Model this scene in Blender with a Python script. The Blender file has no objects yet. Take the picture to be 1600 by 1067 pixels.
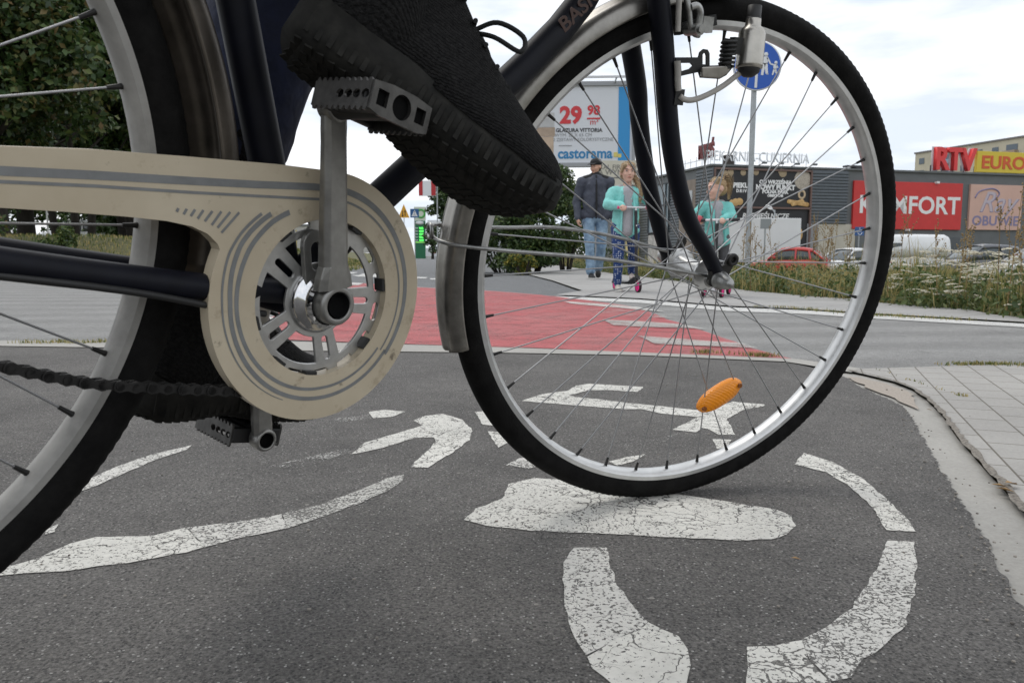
import bpy, bmesh, math, random
import numpy as np
from mathutils import Vector, Matrix
R = math.radians
random.seed(7)
rng = np.random.default_rng(11)
sc = bpy.context.scene
col = sc.collection

# ------------------------------------------------------------------ camera, sky, sun, exposure
cd = bpy.data.cameras.new('camera'); cam = bpy.data.objects.new('camera', cd); col.objects.link(cam)
cam.location = (0, 0, .3546)
cam.rotation_euler = (R(90 - 6.194), 0, 0)
cd.sensor_width = 36; cd.lens = 27.675; cd.clip_start = .02; cd.clip_end = 3000
cd.dof.use_dof = True; cd.dof.focus_distance = 1.15; cd.dof.aperture_fstop = 22
sc.camera = cam
SUN_EL, SUN_AZ = 60, 318        # high, behind the scene to the left, veiled by cloud
w = bpy.data.worlds.new('World'); sc.world = w; w.use_nodes = True
nt = w.node_tree; nt.nodes.clear()
def wn(t, **k):
    n = nt.nodes.new(t)
    for a, b in k.items(): setattr(n, a, b)
    return n
sky = wn('ShaderNodeTexSky', sky_type='NISHITA', sun_disc=False)
sky.sun_elevation = R(SUN_EL); sky.sun_rotation = R(SUN_AZ); sky.air_density = 1.0; sky.dust_density = 2.0
tc = wn('ShaderNodeTexCoord'); mp = wn('ShaderNodeMapping'); mp.inputs['Scale'].default_value = (2.2, 2.2, 9)
nz = wn('ShaderNodeTexNoise'); nz.inputs['Scale'].default_value = 1.6; nz.inputs['Detail'].default_value = 7; nz.inputs['Roughness'].default_value = .55
rp = wn('ShaderNodeValToRGB'); rp.color_ramp.elements[0].position = .36; rp.color_ramp.elements[1].position = .62
rp.color_ramp.elements[0].color = (.9, .9, .9, 1); rp.color_ramp.elements[1].color = (1, 1, 1, 1)
cl = wn('ShaderNodeMix', data_type='RGBA'); cl.inputs[7].default_value = (11.0, 11.1, 11.35, 1)
cl2 = wn('ShaderNodeMix', data_type='RGBA', blend_type='MULTIPLY'); cl2.inputs[0].default_value = 1
nz2 = wn('ShaderNodeTexNoise'); nz2.inputs['Scale'].default_value = 2.6; nz2.inputs['Detail'].default_value = 6
rp2 = wn('ShaderNodeValToRGB'); rp2.color_ramp.elements[0].position = .38; rp2.color_ramp.elements[1].position = .6
rp2.color_ramp.elements[0].color = (.69, .75, .815, 1); rp2.color_ramp.elements[1].color = (1, 1, 1, 1)
bg = wn('ShaderNodeBackground'); bg.inputs[1].default_value = .1
ow = wn('ShaderNodeOutputWorld'); L = nt.links.new
L(tc.outputs['Generated'], mp.inputs[0]); L(mp.outputs[0], nz.inputs['Vector']); L(mp.outputs[0], nz2.inputs['Vector'])
L(nz.outputs[0], rp.inputs[0]); L(rp.outputs[0], cl.inputs[0]); L(sky.outputs[0], cl.inputs[6])
L(nz2.outputs[0], rp2.inputs[0]); L(cl.outputs[2], cl2.inputs[6]); L(rp2.outputs[0], cl2.inputs[7])
L(cl2.outputs[2], bg.inputs[0]); L(bg.outputs[0], ow.inputs[0])
ld = bpy.data.lights.new('sun', 'SUN'); ld.energy = .85; ld.angle = R(26); ld.color = (1, .96, .9)
lo = bpy.data.objects.new('sun', ld); col.objects.link(lo)
_d = Vector((math.cos(R(SUN_EL)) * math.sin(R(SUN_AZ)), math.cos(R(SUN_EL)) * math.cos(R(SUN_AZ)), math.sin(R(SUN_EL))))
lo.rotation_euler = _d.to_track_quat('Z', 'Y').to_euler()
vs = sc.view_settings; vs.view_transform = 'Standard'; vs.look = 'None'; vs.exposure = .16; vs.gamma = 1

# ------------------------------------------------------------------ materials
MATS = {}
def mat(name, c=(.5, .5, .5), rough=.6, metal=0, var=0, vscale=20, c2=None, bump=0, bscale=60, bdist=.002, spec=.5, coat=0, rvar=0, emit=None, wave=None, detail=6, trans=0, island=None):
    if name in MATS: return MATS[name]
    m = bpy.data.materials.new(name); m.use_nodes = True; t = m.node_tree; N = t.nodes; l = t.links.new
    b = N['Principled BSDF']; b.inputs['Base Color'].default_value = (*c, 1); b.inputs['Roughness'].default_value = rough
    b.inputs['Metallic'].default_value = metal; b.inputs['Specular IOR Level'].default_value = spec; b.inputs['Coat Weight'].default_value = coat
    co = N.new('ShaderNodeTexCoord')
    if island:
        g = N.new('ShaderNodeNewGeometry'); r = N.new('ShaderNodeValToRGB'); e = r.color_ramp.elements
        while len(e) < len(island): e.new(.5)
        for i, cc in enumerate(island): e[i].position = i / (len(island) - 1); e[i].color = (*cc, 1)
        l(g.outputs['Random Per Island'], r.inputs[0]); l(r.outputs[0], b.inputs['Base Color'])
        if trans:
            tr = N.new('ShaderNodeBsdfTranslucent'); mx = N.new('ShaderNodeMixShader'); mx.inputs[0].default_value = trans
            l(r.outputs[0], tr.inputs[0]); l(b.outputs[0], mx.inputs[1]); l(tr.outputs[0], mx.inputs[2]); l(mx.outputs[0], N['Material Output'].inputs[0])
    elif var or c2:
        n = N.new('ShaderNodeTexNoise'); n.inputs['Scale'].default_value = vscale; n.inputs['Detail'].default_value = detail
        n.inputs['Roughness'].default_value = .62
        l(co.outputs['Object'], n.inputs['Vector'])
        r = N.new('ShaderNodeValToRGB'); e = r.color_ramp.elements
        e[0].position = .3; e[1].position = .7
        k = c2 or tuple(min(1, v * (1 + var)) for v in c)
        e[0].color = (*(tuple(v * (1 - var) for v in c) if var else c), 1); e[1].color = (*k, 1)
        l(n.outputs[0], r.inputs[0]); l(r.outputs[0], b.inputs['Base Color'])
        if rvar:
            mr = N.new('ShaderNodeMapRange'); mr.inputs[3].default_value = rough - rvar; mr.inputs[4].default_value = rough + rvar
            l(n.outputs[0], mr.inputs[0]); l(mr.outputs[0], b.inputs['Roughness'])
    if bump or wave:
        bp = N.new('ShaderNodeBump'); bp.inputs['Distance'].default_value = bdist; bp.inputs['Strength'].default_value = bump or .6
        if wave:
            wv = N.new('ShaderNodeTexWave'); wv.inputs['Scale'].default_value = wave[0]; wv.bands_direction = wave[1]; wv.inputs['Distortion'].default_value = wave[2]
            wv.inputs['Detail Scale'].default_value = 3
            l(co.outputs['Object'], wv.inputs['Vector']); l(wv.outputs['Fac'], bp.inputs['Height'])
        else:
            n2 = N.new('ShaderNodeTexNoise'); n2.inputs['Scale'].default_value = bscale; n2.inputs['Detail'].default_value = 4
            l(co.outputs['Object'], n2.inputs['Vector']); l(n2.outputs[0], bp.inputs['Height'])
        l(bp.outputs[0], b.inputs['Normal'])
    if emit:
        b.inputs['Emission Color'].default_value = (*c, 1); b.inputs['Emission Strength'].default_value = emit
    MATS[name] = m; return m

def node_mat(name):
    m = bpy.data.materials.new(name); m.use_nodes = True; MATS[name] = m
    t = m.node_tree; return m, t, t.nodes, t.links.new, t.nodes['Principled BSDF']
def noise(N, l, vec, scale, detail=6, rough=.6):
    n = N.new('ShaderNodeTexNoise'); n.inputs['Scale'].default_value = scale; n.inputs['Detail'].default_value = detail; n.inputs['Roughness'].default_value = rough
    l(vec, n.inputs['Vector']); return n.outputs[0]
def ramp(N, l, f, stops):
    r = N.new('ShaderNodeValToRGB'); e = r.color_ramp.elements
    while len(e) < len(stops): e.new(.5)
    for i, (p, c) in enumerate(stops):
        e[i].position = p; e[i].color = (*c, 1) if isinstance(c, tuple) else (c, c, c, 1)
    l(f, r.inputs[0]); return r.outputs[0]
def mixc(N, l, f, a, b, mode='MIX'):
    m = N.new('ShaderNodeMix'); m.data_type = 'RGBA'; m.blend_type = mode
    for s, v in ((0, f), (6, a), (7, b)):
        if isinstance(v, (int, float)): m.inputs[s].default_value = v
        elif isinstance(v, tuple): m.inputs[s].default_value = (*v, 1)
        else: l(v, m.inputs[s])
    return m.outputs[2]
def math_(N, l, op, a, b=None):
    m = N.new('ShaderNodeMath'); m.operation = op
    for i, v in enumerate((a, b)):
        if v is None: continue
        if isinstance(v, (int, float)): m.inputs[i].default_value = v
        else: l(v, m.inputs[i])
    return m.outputs[0]

def asphalt(name, dark, light, patch=.25, stone=.9, tint=(1, 1, 1), tracks=None):
    m, t, N, l, b = node_mat(name)
    co = N.new('ShaderNodeTexCoord').outputs['Object']
    base = ramp(N, l, noise(N, l, co, 230, 4, .8), [(.40, tuple(dark * k for k in tint)), (.64, tuple(light * k for k in tint))])
    big = ramp(N, l, noise(N, l, co, 3.2, 7, .65), [(.3, 1 - patch), (.7, 1 + patch * .4)])
    stain = ramp(N, l, noise(N, l, co, 6.5, 4, .55), [(.62, 1.), (.78, .62)])
    big = mixc(N, l, 1., big, stain, 'MULTIPLY')
    mid = ramp(N, l, noise(N, l, co, 38, 5, .7), [(.3, .84), (.7, 1.12)])
    big = mixc(N, l, 1., big, mid, 'MULTIPLY')
    base = mixc(N, l, 1., base, big, 'MULTIPLY')
    v = N.new('ShaderNodeTexVoronoi'); v.inputs['Scale'].default_value = 330; l(co, v.inputs['Vector'])
    sep = N.new('ShaderNodeSeparateColor'); l(v.outputs['Color'], sep.inputs[0])
    pick = math_(N, l, 'GREATER_THAN', sep.outputs[0], .87)
    near = math_(N, l, 'LESS_THAN', v.outputs['Distance'], .42)
    base = mixc(N, l, math_(N, l, 'MULTIPLY', math_(N, l, 'MULTIPLY', pick, near), stone), base, ramp(N, l, sep.outputs[2], [(0., (light * .9, light * .85, light * .75)), (1., (light * 1.9, light * 1.85, light * 1.75))]))
    pick2 = math_(N, l, 'MULTIPLY', math_(N, l, 'LESS_THAN', sep.outputs[1], .22), math_(N, l, 'LESS_THAN', v.outputs['Distance'], .5))
    base = mixc(N, l, math_(N, l, 'MULTIPLY', pick2, .75), base, (dark * .35,) * 3)
    sv = N.new('ShaderNodeTexVoronoi'); sv.inputs['Scale'].default_value = 34; l(co, sv.inputs['Vector'])
    s2 = N.new('ShaderNodeSeparateColor'); l(sv.outputs['Color'], s2.inputs[0])
    chip = math_(N, l, 'MULTIPLY', math_(N, l, 'GREATER_THAN', s2.outputs[0], .82), math_(N, l, 'LESS_THAN', sv.outputs['Distance'], .10))
    base = mixc(N, l, math_(N, l, 'MULTIPLY', chip, .7), base, (.33, .31, .28))
    if tracks:
        mpn = N.new('ShaderNodeMapping'); mpn.inputs['Rotation'].default_value = (0, 0, tracks[0]); l(co, mpn.inputs[0])
        wv = N.new('ShaderNodeTexWave'); wv.bands_direction = 'Y'; wv.inputs['Scale'].default_value = tracks[1]; wv.inputs['Distortion'].default_value = 1.2; wv.inputs['Detail'].default_value = 3
        l(mpn.outputs[0], wv.inputs['Vector'])
        base = mixc(N, l, 1., base, ramp(N, l, wv.outputs['Fac'], [(.25, .92), (.75, 1.06)]), 'MULTIPLY')
    l(base, b.inputs['Base Color']); b.inputs['Roughness'].default_value = .82; b.inputs['Specular IOR Level'].default_value = .35
    bp = N.new('ShaderNodeBump'); bp.inputs['Strength'].default_value = .9; bp.inputs['Distance'].default_value = .0035
    hgt = math_(N, l, 'SUBTRACT', noise(N, l, co, 240, 3, .7), math_(N, l, 'MULTIPLY', v.outputs['Distance'], .7))
    l(hgt, bp.inputs['Height']); l(bp.outputs[0], b.inputs['Normal'])
    return m

def road_paint(name, c, crack, wear, fine=1.0, cw=.035, cs=9, worn2=None):
    m, t, N, l, b = node_mat(name)
    co = N.new('ShaderNodeTexCoord').outputs['Object']
    wob = N.new('ShaderNodeMix'); wob.data_type = 'RGBA'; wob.blend_type = 'LINEAR_LIGHT'; wob.inputs[0].default_value = .06
    nn = N.new('ShaderNodeTexNoise'); nn.inputs['Scale'].default_value = 14; nn.inputs['Detail'].default_value = 5; l(co, nn.inputs['Vector'])
    l(co, wob.inputs[6]); l(nn.outputs['Color'], wob.inputs[7])
    v = N.new('ShaderNodeTexVoronoi'); v.feature = 'DISTANCE_TO_EDGE'; v.inputs['Scale'].default_value = cs; l(wob.outputs[2], v.inputs['Vector'])
    cr = math_(N, l, 'GREATER_THAN', v.outputs['Distance'], math_(N, l, 'MULTIPLY', noise(N, l, co, 4, 4), cw * 1.7 * crack))
    v2 = N.new('ShaderNodeTexVoronoi'); v2.feature = 'DISTANCE_TO_EDGE'; v2.inputs['Scale'].default_value = cs * 3.1; l(wob.outputs[2], v2.inputs['Vector'])
    gate = math_(N, l, 'MULTIPLY', ramp(N, l, noise(N, l, co, 5, 3), [(.44, 0.), (.62, 1.)]), .12 * crack)
    cr2 = math_(N, l, 'GREATER_THAN', v2.outputs['Distance'], gate)
    big = ramp(N, l, noise(N, l, co, 6, 5, .6), [(.35, .0), (.75, .22 * wear)])
    sp = math_(N, l, 'GREATER_THAN', noise(N, l, co, 240, 3, .65), math_(N, l, 'ADD', big, .30 + .11 * wear))
    mask = math_(N, l, 'MULTIPLY', math_(N, l, 'MULTIPLY', cr, cr2), sp)
    if wear < 1.2: mask = math_(N, l, 'ADD', math_(N, l, 'MULTIPLY', mask, .80), .16)
    cc = mixc(N, l, 1., ramp(N, l, noise(N, l, co, 90, 5, .7), [(.3, tuple(k * .82 for k in c)), (.7, c)]), ramp(N, l, noise(N, l, co, 5, 5), [(.3, .8), (.65, 1.)]), 'MULTIPLY')
    if worn2: cc = mixc(N, l, ramp(N, l, noise(N, l, co, 1.7, 6, .65), [(.38, 0.), (.72, .75)]), cc, worn2)
    l(cc, b.inputs['Base Color']); b.inputs['Roughness'].default_value = .75
    tr = N.new('ShaderNodeBsdfTransparent'); mx = N.new('ShaderNodeMixShader')
    l(mask, mx.inputs[0]); l(tr.outputs[0], mx.inputs[1]); l(b.outputs[0], mx.inputs[2]); l(mx.outputs[0], N['Material Output'].inputs[0])
    bp = N.new('ShaderNodeBump'); bp.inputs['Strength'].default_value = .5; bp.inputs['Distance'].default_value = .002
    l(noise(N, l, co, 200, 3), bp.inputs['Height']); l(bp.outputs[0], b.inputs['Normal'])
    return m

M_path = asphalt('asphalt_cycle_path', .076, .20, .34, 1.0, (1.06, 1, .935))
M_road = asphalt('asphalt_far_road', .15, .235, .18, .4, (.98, 1, 1.02))
M_street = asphalt('asphalt_street', .23, .36, .16, .4, (1, .985, .95), (R(-4), .62))
M_white = road_paint('road_paint_white', (.74, .72, .66), .30, .55)
M_worn = road_paint('road_paint_worn', (.70, .68, .63), .25, .72, cs=12)
M_faded = road_paint('road_paint_faded', (.5, .49, .46), .3, 1.55, cs=12)
M_red = road_paint('road_paint_red', (.52, .105, .11), 0, .7, cs=5, worn2=(.40, .16, .155))
M_fade2 = road_paint('road_paint_thin', (.60, .585, .54), .2, 1.15, cs=12)
M_pale = road_paint('road_paint_pale', (.50, .485, .45), .1, .8, cs=5)
M_white_far = road_paint('road_paint_line', (.72, .71, .68), .1, .5, cs=5)

def concrete(name, c, slab=None, rot=0, jw=.004):
    m, t, N, l, b = node_mat(name)
    co = N.new('ShaderNodeTexCoord').outputs['Object']
    a = ramp(N, l, noise(N, l, co, 150, 5, .7), [(.3, tuple(k * .86 for k in c)), (.7, tuple(k * 1.08 for k in c))])
    a = mixc(N, l, 1., a, ramp(N, l, noise(N, l, co, 2.1, 6, .6), [(.3, .84), (.7, 1.06)]), 'MULTIPLY')
    if slab:
        mpn = N.new('ShaderNodeMapping'); mpn.inputs['Rotation'].default_value = (0, 0, rot); l(co, mpn.inputs[0])
        br = N.new('ShaderNodeTexBrick'); br.offset = .5; br.inputs['Scale'].default_value = 1; br.inputs['Brick Width'].default_value = slab[0]; br.inputs['Row Height'].default_value = slab[1]
        br.inputs['Mortar Size'].default_value = jw; br.inputs['Mortar Smooth'].default_value = .3; br.inputs['Color1'].default_value = (1, 1, 1, 1); br.inputs['Color2'].default_value = (.9, .9, .9, 1); br.inputs['Mortar'].default_value = (.34, .31, .27, 1)
        l(mpn.outputs[0], br.inputs['Vector']); a = mixc(N, l, 1., a, br.outputs['Color'], 'MULTIPLY')
    l(a, b.inputs['Base Color']); b.inputs['Roughness'].default_value = .85
    bp = N.new('ShaderNodeBump'); bp.inputs['Strength'].default_value = .4; bp.inputs['Distance'].default_value = .002
    l(noise(N, l, co, 180, 4), bp.inputs['Height']); l(bp.outputs[0], b.inputs['Normal'])
    return m
M_kerb = concrete('concrete_kerb', (.36, .345, .315))
M_slab = concrete('pavement_slabs', (.37, .355, .33), (.121, .082), R(-69.4), .0022)
M_walk = concrete('far_pavement', (.38, .37, .355), (.5, .5), R(-38), .003)
M_dirt = mat('dirt', (.10, .085, .06), .95, var=.4, vscale=30, c2=(.2, .17, .12), bump=.5)
M_grit = mat('joint_grit', (.13, .11, .09), .95, var=.5, vscale=180, c2=(.30, .27, .23), bump=.8, bscale=200)

# ------------------------------------------------------------------ mesh helpers
class MB:
    def __init__(s): s.v = []; s.f = []; s.m = []; s.sm = []
    def add(s, vs_, fs, mi=0, smooth=False):
        o = len(s.v); s.v += [tuple(p) for p in vs_]
        for f in fs: s.f.append([i + o for i in f]); s.m.append(mi); s.sm.append(smooth)
    def box(s, c, d, rot=None, mi=0):
        q = []
        for x in (-.5, .5):
            for y in (-.5, .5):
                for z in (-.5, .5):
                    p = Vector((x * d[0], y * d[1], z * d[2]))
                    if rot is not None: p = rot @ p
                    q.append(p + Vector(c))
        s.add(q, [(0, 1, 3, 2), (4, 6, 7, 5), (0, 4, 5, 1), (2, 3, 7, 6), (0, 2, 6, 4), (1, 5, 7, 3)], mi)
    def bar(s, a, b, wd, h, up=(0, 0, 1), mi=0):
        a = Vector(a); b = Vector(b); d = (b - a); X = d.normalized(); Y = Vector(up).cross(X)
        if Y.length < 1e-4: Y = Vector((1, 0, 0)).cross(X)
        Y.normalize(); Z = X.cross(Y)
        s.box((a + b) / 2, (d.length, wd, h), Matrix((X, Y, Z)).transposed(), mi)
    def tube(s, path, r, seg=12, mi=0, caps=True, closed=False, flat=1.0, up=None):
        P = [Vector(p) for p in path]; n = len(P)
        rr = r if isinstance(r, (list, tuple)) else [r] * n
        T = []
        for i in range(n):
            a = P[i - 1] if (i or closed) else P[i]; b = P[(i + 1) % n] if (i < n - 1 or closed) else P[i]
            T.append((b - a).normalized())
        u = Vector(up) if up else (Vector((0, 0, 1)) if abs(T[0].z) < .9 else Vector((1, 0, 0)))
        N_ = (u - T[0] * u.dot(T[0])).normalized(); rings = []
        for i in range(n):
            N_ = (N_ - T[i] * N_.dot(T[i])).normalized(); Bn = T[i].cross(N_)
            rings.append([P[i] + (N_ * math.cos(k * 2 * math.pi / seg) * flat + Bn * math.sin(k * 2 * math.pi / seg)) * rr[i] for k in range(seg)])
        s.loft(rings, mi, caps, closed)
    def loft(s, rings, mi=0, caps=True, closed=False, smooth=True):
        n = len(rings); k = len(rings[0]); o = len(s.v); vs_ = [p for r_ in rings for p in r_]; fs = []
        for i in range(n if closed else n - 1):
            j = (i + 1) % n
            for q in range(k): fs.append((i * k + q, i * k + (q + 1) % k, j * k + (q + 1) % k, j * k + q))
        s.add(vs_, fs, mi, smooth)
        if caps and not closed:
            s.add(rings[0], [tuple(range(k))[::-1]], mi); s.add(rings[-1], [tuple(range(k))], mi)
    def lathe(s, prof, o, ax, seg=32, mi=0, a0=0, a1=2 * math.pi, smooth=True, closed_prof=False, ref=None):
        # prof: (radius, distance along ax)
        A = Vector(ax).normalized(); u = Vector(ref) if ref else (Vector((1, 0, 0)) if abs(A.x) < .9 else Vector((0, 0, 1)))
        U = (u - A * u.dot(A)).normalized(); Vv = A.cross(U); full = abs(a1 - a0 - 2 * math.pi) < 1e-6
        rings = []
        for i in range(seg if full else seg + 1):
            t = a0 + (a1 - a0) * i / seg; d = U * math.cos(t) + Vv * math.sin(t)
            rings.append([Vector(o) + d * r + A * h for r, h in prof])
        n = len(rings); k = len(prof); vs_ = [p for r_ in rings for p in r_]; fs = []
        for i in range(n if full else n - 1):
            j = (i + 1) % n
            for q in range(k if closed_prof else k - 1): fs.append((i * k + q, j * k + q, j * k + (q + 1) % k, i * k + (q + 1) % k))
        s.add(vs_, fs, mi, smooth)
    def disc(s, o, ax, r, seg=24, mi=0):
        A = Vector(ax).normalized(); u = Vector((1, 0, 0)) if abs(A.x) < .9 else Vector((0, 0, 1)); U = (u - A * u.dot(A)).normalized(); Vv = A.cross(U)
        s.add([Vector(o) + (U * math.cos(2 * math.pi * i / seg) + Vv * math.sin(2 * math.pi * i / seg)) * r for i in range(seg)], [tuple(range(seg))], mi)
    def cyl(s, a, b, r, seg=16, mi=0, r2=None): s.tube([a, b], [r, r if r2 is None else r2], seg, mi)
    def sphere(s, c, r, seg=16, mi=0, rot=None):
        rx, ry, rz = r if isinstance(r, (tuple, list)) else (r, r, r); vs_ = []; fs = []; h = seg // 2
        for i in range(1, h):
            for k in range(seg):
                t = math.pi * i / h; p = 2 * math.pi * k / seg; q = Vector((rx * math.sin(t) * math.cos(p), ry * math.sin(t) * math.sin(p), rz * math.cos(t)))
                vs_.append((rot @ q if rot is not None else q) + Vector(c))
        for z in (1, -1):
            q = Vector((0, 0, rz * z)); vs_.append((rot @ q if rot is not None else q) + Vector(c))
        for i in range(h - 2):
            for k in range(seg): fs.append((i * seg + k, (i + 1) * seg + k, (i + 1) * seg + (k + 1) % seg, i * seg + (k + 1) % seg))
        T, B_ = len(vs_) - 2, len(vs_) - 1
        for k in range(seg):
            fs.append((T, k, (k + 1) % seg)); fs.append((B_, (h - 2) * seg + (k + 1) % seg, (h - 2) * seg + k))
        s.add(vs_, fs, mi, True)
    def caps(s, a, b, ra, rb, seg=14):
        # tapered capsule
        a = Vector(a); b = Vector(b); d = b - a
        if d.length < 1e-6: return s.sphere(a, ra, seg)
        X = d.normalized(); path = []; rad = []
        for t in (80, 55, 28): path.append(a - X * ra * math.sin(R(t))); rad.append(ra * math.cos(R(t)))
        path += [a, b]; rad += [ra, rb]
        for t in (28, 55, 80): path.append(b + X * rb * math.sin(R(t))); rad.append(rb * math.cos(R(t)))
        s.tube(path, rad, seg)
    def prism(s, poly, d0, d1, fn, mi=0):
        # poly: 2D outline, fn(u, v, d) -> 3D
        n = len(poly); a = [fn(p[0], p[1], d0) for p in poly]; b = [fn(p[0], p[1], d1) for p in poly]
        s.add(a + b, [tuple(range(n))[::-1], tuple(range(n, 2 * n))] + [(i, (i + 1) % n, n + (i + 1) % n, n + i) for i in range(n)], mi)
    def build(s, name, mats, parent=None, T=None, bevel=0, auto=None, label=None):
        me = bpy.data.meshes.new(name); me.from_pydata([tuple(p) for p in s.v], [], s.f)
        for m in (mats if isinstance(mats, (list, tuple)) else [mats]): me.materials.append(m)
        me.polygons.foreach_set('material_index', s.m); me.polygons.foreach_set('use_smooth', s.sm)
        if T is not None: me.transform(T)
        me.update()
        o = bpy.data.objects.new(name, me); col.objects.link(o)
        if parent is not None: o.parent = parent
        if bevel:
            b = o.modifiers.new('bevel', 'BEVEL'); b.width = bevel; b.segments = 2; b.limit_method = 'ANGLE'; b.angle_limit = R(35); b.harden_normals = False
        if label: o['label'] = label
        return o

def fast_mesh(name, V, Fq, mats, parent=None, mi=None, smooth=False, loc=None):
    V = np.asarray(V, np.float32); Fq = np.asarray(Fq, np.int32); k = Fq.shape[1]; n = len(Fq)
    me = bpy.data.meshes.new(name); me.vertices.add(len(V)); me.vertices.foreach_set('co', V.ravel())
    me.loops.add(n * k); me.loops.foreach_set('vertex_index', Fq.ravel()); me.polygons.add(n)
    me.polygons.foreach_set('loop_start', np.arange(n, dtype=np.int32) * k); me.polygons.foreach_set('loop_total', np.full(n, k, np.int32))
    for m in (mats if isinstance(mats, (list, tuple)) else [mats]): me.materials.append(m)
    if mi is not None: me.polygons.foreach_set('material_index', np.asarray(mi, np.int32))
    if smooth: me.polygons.foreach_set('use_smooth', np.ones(n, bool))
    me.update(calc_edges=True); me.validate()
    o = bpy.data.objects.new(name, me); col.objects.link(o)
    if parent is not None: o.parent = parent
    if loc is not None: o.location = loc
    return o

def tag(o, label=None, cat=None, group=None, kind=None):
    if label: o['label'] = label
    if cat: o['category'] = cat
    if group: o['group'] = group
    if kind: o['kind'] = kind
    return o
def thing(name, label, cat, loc=(0, 0, 0), rz=0, group=None):
    o = bpy.data.objects.new(name, None); o.empty_display_size = .2; col.objects.link(o)
    o.location = loc; o.rotation_euler = (0, 0, rz); return tag(o, label, cat, group)
def copy_tree(o, parent=None):
    c = o.copy(); col.objects.link(c)
    if parent is not None: c.parent = parent
    for ch in list(o.children): copy_tree(ch, c)
    return c
def catmull(pts, n=6, closed=False):
    P = [Vector(p) for p in pts]; out = []; m = len(P)
    rngi = range(m if closed else m - 1)
    for i in rngi:
        p1, p2 = P[i], P[(i + 1) % m]
        p0 = P[i - 1] if (i > 0 or closed) else p1 * 2 - p2
        p3 = P[(i + 2) % m] if (i + 2 < m or closed) else p2 * 2 - p1
        for k in range(n):
            t = k / n
            out.append(.5 * ((2 * p1) + (p2 - p0) * t + (2 * p0 - 5 * p1 + 4 * p2 - p3) * t * t + (-p0 + 3 * p1 - 3 * p2 + p3) * t ** 3))
    if not closed: out.append(P[-1])
    return out
def text(s, size, m, parent, loc, rot=(R(90), 0, 0), name='lettering', bold=0, ext=.004, align='CENTER', sx=1, sy=1, shear=0, space=1):
    c = bpy.data.curves.new(name, 'FONT'); c.body = s; c.size = size; c.extrude = ext; c.offset = bold; c.align_x = align; c.align_y = 'CENTER'; c.shear = shear; c.space_character = space; c.resolution_u = 3
    o = bpy.data.objects.new(name, c); col.objects.link(o); dg = bpy.context.evaluated_depsgraph_get()
    me = bpy.data.meshes.new_from_object(o.evaluated_get(dg)); bpy.data.objects.remove(o)
    me.transform(Matrix.Diagonal((sx, sy, 1, 1))); me.materials.clear(); me.materials.append(m)
    k = bpy.data.objects.new(name, me); col.objects.link(k); k.parent = parent; k.location = loc; k.rotation_euler = rot
    return k
FOLD = bpy.data.textures.new('cloth_folds', 'CLOUDS'); FOLD.noise_scale = .09; FOLD.noise_depth = 3
def blob(name, prims, voxel, m, parent=None, it=4, T=None, fold=0):
    mb = MB()
    for p in prims:
        if p[0] == 'c': mb.caps(*p[1:5])
        else: mb.sphere(p[1], p[2], 16, rot=p[3] if len(p) > 3 else None)
    o = mb.build(name + '_raw', m, T=T)
    r = o.modifiers.new('r', 'REMESH'); r.mode = 'VOXEL'; r.voxel_size = voxel; r.use_smooth_shade = True
    sm = o.modifiers.new('s', 'SMOOTH'); sm.iterations = it; sm.factor = .5
    if fold: dm = o.modifiers.new('f', 'DISPLACE'); dm.texture = FOLD; dm.strength = fold; dm.mid_level = .40; dm.texture_coords = 'LOCAL'
    dg = bpy.context.evaluated_depsgraph_get(); me = bpy.data.meshes.new_from_object(o.evaluated_get(dg)); me.name = name
    bpy.data.objects.remove(o); me.materials.clear(); me.materials.append(m)
    k = bpy.data.objects.new(name, me); col.objects.link(k)
    if parent is not None: k.parent = parent
    return k
def sstep(a, b, x):
    t = np.clip((x - a) / (b - a), 0, 1); return t * t * (3 - 2 * t)

# ------------------------------------------------------------------ ground, roads, pavements
def hz(x, y):
    x = np.asarray(x, float); y = np.asarray(y, float)
    bank = .85 * sstep(0, 6, -(x + .122 * y + 1.9)) * sstep(13, 19, y) + .5 * sstep(0, 40, -(x + .122 * y + 6)) * sstep(40, 90, y)
    fall = -.67 * sstep(9, 24, y) * sstep(.5, 5.5, x - .03 * y)
    return bank + fall
xs = np.unique(np.concatenate([np.linspace(-14, 16, 76), np.linspace(-60, 70, 66), np.linspace(-900, 900, 25)]))
ys = np.unique(np.concatenate([np.linspace(-4, 40, 89), np.linspace(40, 160, 41), np.linspace(-200, 1200, 29)]))
X, Y = np.meshgrid(xs, ys); Z = hz(X, Y) - .03
V = np.stack([X.ravel(), Y.ravel(), Z.ravel()], 1); nx = len(xs)
ii, jj = np.meshgrid(np.arange(len(ys) - 1), np.arange(nx - 1), indexing='ij'); a = (ii * nx + jj).ravel()
M_ground = mat('ground_grass_soil', (.055, .065, .022), .95, var=.35, vscale=9, c2=(.17, .155, .06), bump=.6, bscale=40)
tag(fast_mesh('ground', V, np.stack([a, a + 1, a + nx + 1, a + nx], 1), M_ground, smooth=True), 'grassy earth stretching to the horizon around the roads', 'ground', kind='structure')

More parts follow.
